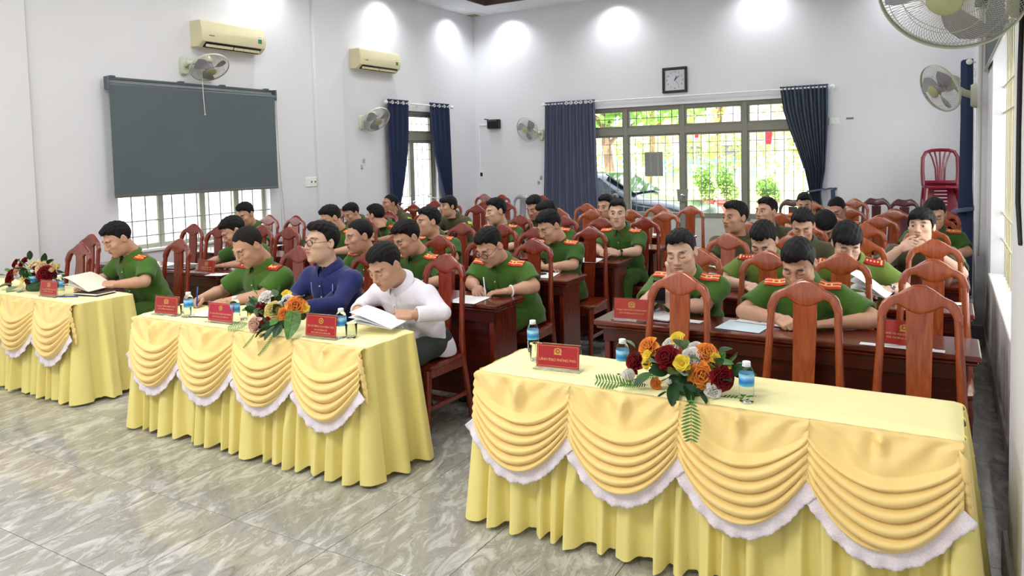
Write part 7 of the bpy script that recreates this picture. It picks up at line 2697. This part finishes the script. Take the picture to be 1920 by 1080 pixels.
p = PEOPLE['P22']
phone('dark phone held up by the cheek-resting man', p['pos'] + p['W']['L'] + np.array((-0.065, -0.075, 0.085)), rotm(math.radians(18), math.radians(6), math.radians(5)))
q = at_z(1008, 514, DZ)
phone('black phone on white sheet at the second middle desk', (q[0], q[1], DZ + 0.008), rotm(math.radians(90), 0, 1.2))
q = at_z(1472, 606, DZ)
phone('black phone beside writing hand at first right desk', (q[0], q[1], DZ + 0.008), rotm(math.radians(90), 0, 1.4))
q = at_z(1078, 484, DZ)
phone('dark phone on sheet before man with clasped hands', (q[0], q[1], DZ + 0.008), rotm(math.radians(90), 0, 1.5))


def pen(label, key, hand, m):
    p = PEOPLE[key]
    R3, mir = p['HM'][hand]
    s = -1 if mir else 1
    tip = p['pos'] + p['W'][hand] + R3 @ np.array((0.115, s * 0.035, -0.052))
    up = nrm(R3 @ np.array((-0.35, s * 0.25, 0.75)) + np.array((0, 0, 0.5)))
    t = thing('pen', label, 'pen', tuple(tip), 0, 'pens held for writing')
    put('barrel', MB().tube([up * 0.012, up * 0.145], 0.0042, 8), M[m], t)
    put('pen_tip', MB().tube([(0, 0, 0), up * 0.012], [0.0008, 0.004], 8), M['steel'], t)
    put('clip', MB().tube([up * 0.105 + (0.0055, 0, 0), up * 0.143 + (0.0055, 0, 0)], 0.0014, 5), M['steel'], t)


pen('pale pen in the hand of stout man with glasses', 'P5', 'R', 'cap')
pen('white pen held by the man with parted hair', 'P23', 'R', 'cap')
pen('blue pen held by the man in light green', 'P24', 'R', 'ink_blue')
pen('blue pen held by the balding man', 'P2', 'R', 'ink_blue')
q = at_z(128, 557, T1Z + 0.006)
tag(put('pen', MB().tube([(-0.07, 0, 0.005), (0.07, 0.01, 0.005)], 0.0045, 8), M['ink_blue'], loc=(q[0], q[1], T1Z + 0.004), rot=(0, 0, 0.4)), 'blue pen lying beside bottle on the leftmost table', 'pen')


def wristlet(label, key, hand, name, m, r, face=None, n=1):
    p = PEOPLE[key]
    wv = p['pos'] + p['W'][hand]
    ax = nrm(p['E'][hand] - p['W'][hand])
    c = wv + ax * 0.028
    u = nrm(np.cross(ax, (0, 0, 1.0)))
    v = np.cross(ax, u)
    th = np.linspace(0, 2 * math.pi, 28, endpoint=False)
    t = thing(name, label, 'watch' if face else 'bracelet', tuple(c))
    ring = (np.cos(th)[:, None] * u + np.sin(th)[:, None] * v) * r
    if n == 1:
        put('strap', MB().tube(ring, 0.0055, 6, closed=True, flat=0.5), M[m], t)
    else:
        for k in range(n):
            a = 2 * math.pi * k / n
            put('bead', MB().ball((math.cos(a) * u + math.sin(a) * v) * r, 0.0066, 8), M[m], t)
    if face:
        fc = nrm(np.array((0.3, -0.8, 0.5)) - ax * (np.array((0.3, -0.8, 0.5)) @ ax))
        R = np.stack([nrm(np.cross(fc, ax)), ax, fc], 1)
        put('watch_case', MB().lathe([(0, 0.006), (0.015, 0.005), (0.017, 0.0), (0, -0.004)][::-1], 18, R=R, T=fc * (r + 0.003)), M['steel'], t)
        put('watch_dial', MB().lathe([(0, 0.0072), (0.012, 0.0068), (0, 0.006)], 18, R=R, T=fc * (r + 0.003)), M['black'], t)


wristlet('dark strapped wristwatch on the man with clasped hands', 'P7', 'L', 'wristwatch', 'black', 0.031, True)
wristlet('white beaded bracelet on the stout man with glasses', 'P5', 'L', 'bead_bracelet', 'cap', 0.034, None, 20)
wristlet('black wristwatch on the young pale man holding pages', 'P25', 'L', 'wristwatch', 'black', 0.031, True)

# ------------------------------------------------------------------ red plastic chairs stacked by the back wall
def plastic_chair(label, z, loc, solid=True):
    t = thing('plastic_chair', label, 'chair', (loc[0], loc[1], z), 0.1, 'red plastic chairs in a stack')
    m = M['red_pl']
    ol = [(-0.20, 0.20), (-0.225, -0.15), (-0.19, -0.21), (0.19, -0.21), (0.225, -0.15), (0.20, 0.20)]
    rows = [[(x * q, y * q, zz) for x, y in ol] for q, zz in ((0, 0.432), (0.7, 0.432), (0.95, 0.445), (1.0, 0.44), (1.0, 0.415), (0.97, 0.415), (0.0, 0.42))]
    put('seat', MB().grid(np.array(rows), wrap=True), m, t, 40)
    for s in (-1, 1):
        for y, y2 in ((-0.18, -0.23), (0.17, 0.23)):
            put('leg', MB().tube([(s * 0.19, y, 0.42), (s * 0.225, y2, 0.0)], [0.026, 0.020], 8), m, t)
    if solid:
        x = np.linspace(-0.215, 0.215, 15)
        zz = np.linspace(0.44, 0.86, 9)
        P = np.array([[(xi * (1 - 0.10 * ((zi - 0.44) / 0.42) ** 3), 0.20 + 0.07 * (zi - 0.44) / 0.42 + 0.02 * (1 - (xi / 0.215) ** 2), zi - 0.03 * (abs(xi) / 0.215) ** 4 * (zi > 0.8)) for xi in x] for zi in zz])
        put('back_panel', MB().sheet(P, 0.012), m, t, 60)
        put('back_rim', MB().tube([(-0.215, 0.197, 0.46), (-0.212, 0.24, 0.70), (-0.19, 0.262, 0.82), (-0.12, 0.278, 0.862), (0.12, 0.278, 0.862), (0.19, 0.262, 0.82), (0.212, 0.24, 0.70), (0.215, 0.197, 0.46)], 0.014, 8), m, t, 60)
        for k in range(5):
            zc = 0.56 + k * 0.045
            put('back_slot', MB().box((-0.075, -0.006, -0.006), (0.075, 0.006, 0.006), 0.003, T=(0, 0.213 + 0.07 * (zc - 0.44) / 0.42, zc)), M['lace'], t)
    else:
        for s in (-1, 1):
            put('back_frame', MB().tube([(s * 0.195, 0.19, 0.43), (s * 0.205, 0.235, 0.62), (s * 0.20, 0.265, 0.80), (s * 0.165, 0.275, 0.872), (s * 0.10, 0.28, 0.895), (0.0, 0.282, 0.90)], [0.026, 0.024, 0.023, 0.023, 0.023, 0.023], 8), m, t, 60)
        for k in range(5):
            x = (k - 2) * 0.030
            put('back_slat', MB().tube([(x * 0.8, 0.205, 0.48), (x * 0.9, 0.24, 0.65), (x * 1.5, 0.272, 0.80), (x * 2.1, 0.28, 0.885)], 0.011, 6), m, t, 60)
        put('back_rail', MB().box((-0.20, 0.19, 0.455), (0.20, 0.215, 0.50), 0.008), m, t)
    return t


sp_ = at_y(1768, 340, 11.30)
first = None
for k in range(8):
    z = 0.055 * k
    lab = 'red solid-backed plastic chair, %s from the bottom of stack' % ['first', 'second', 'third', 'fourth', 'fifth', 'sixth', 'seventh', 'eighth'][k]
    yy = 11.12 - 0.012 * k
    if first is None:
        first = plastic_chair(lab, z, (sp_[0], yy))
    else:
        copy_tree(first, (sp_[0], yy, z), 0.1, lab)
plastic_chair('red plastic chair with open slatted back on top of stack', 0.765, (sp_[0] - 0.01, 11.08), False)
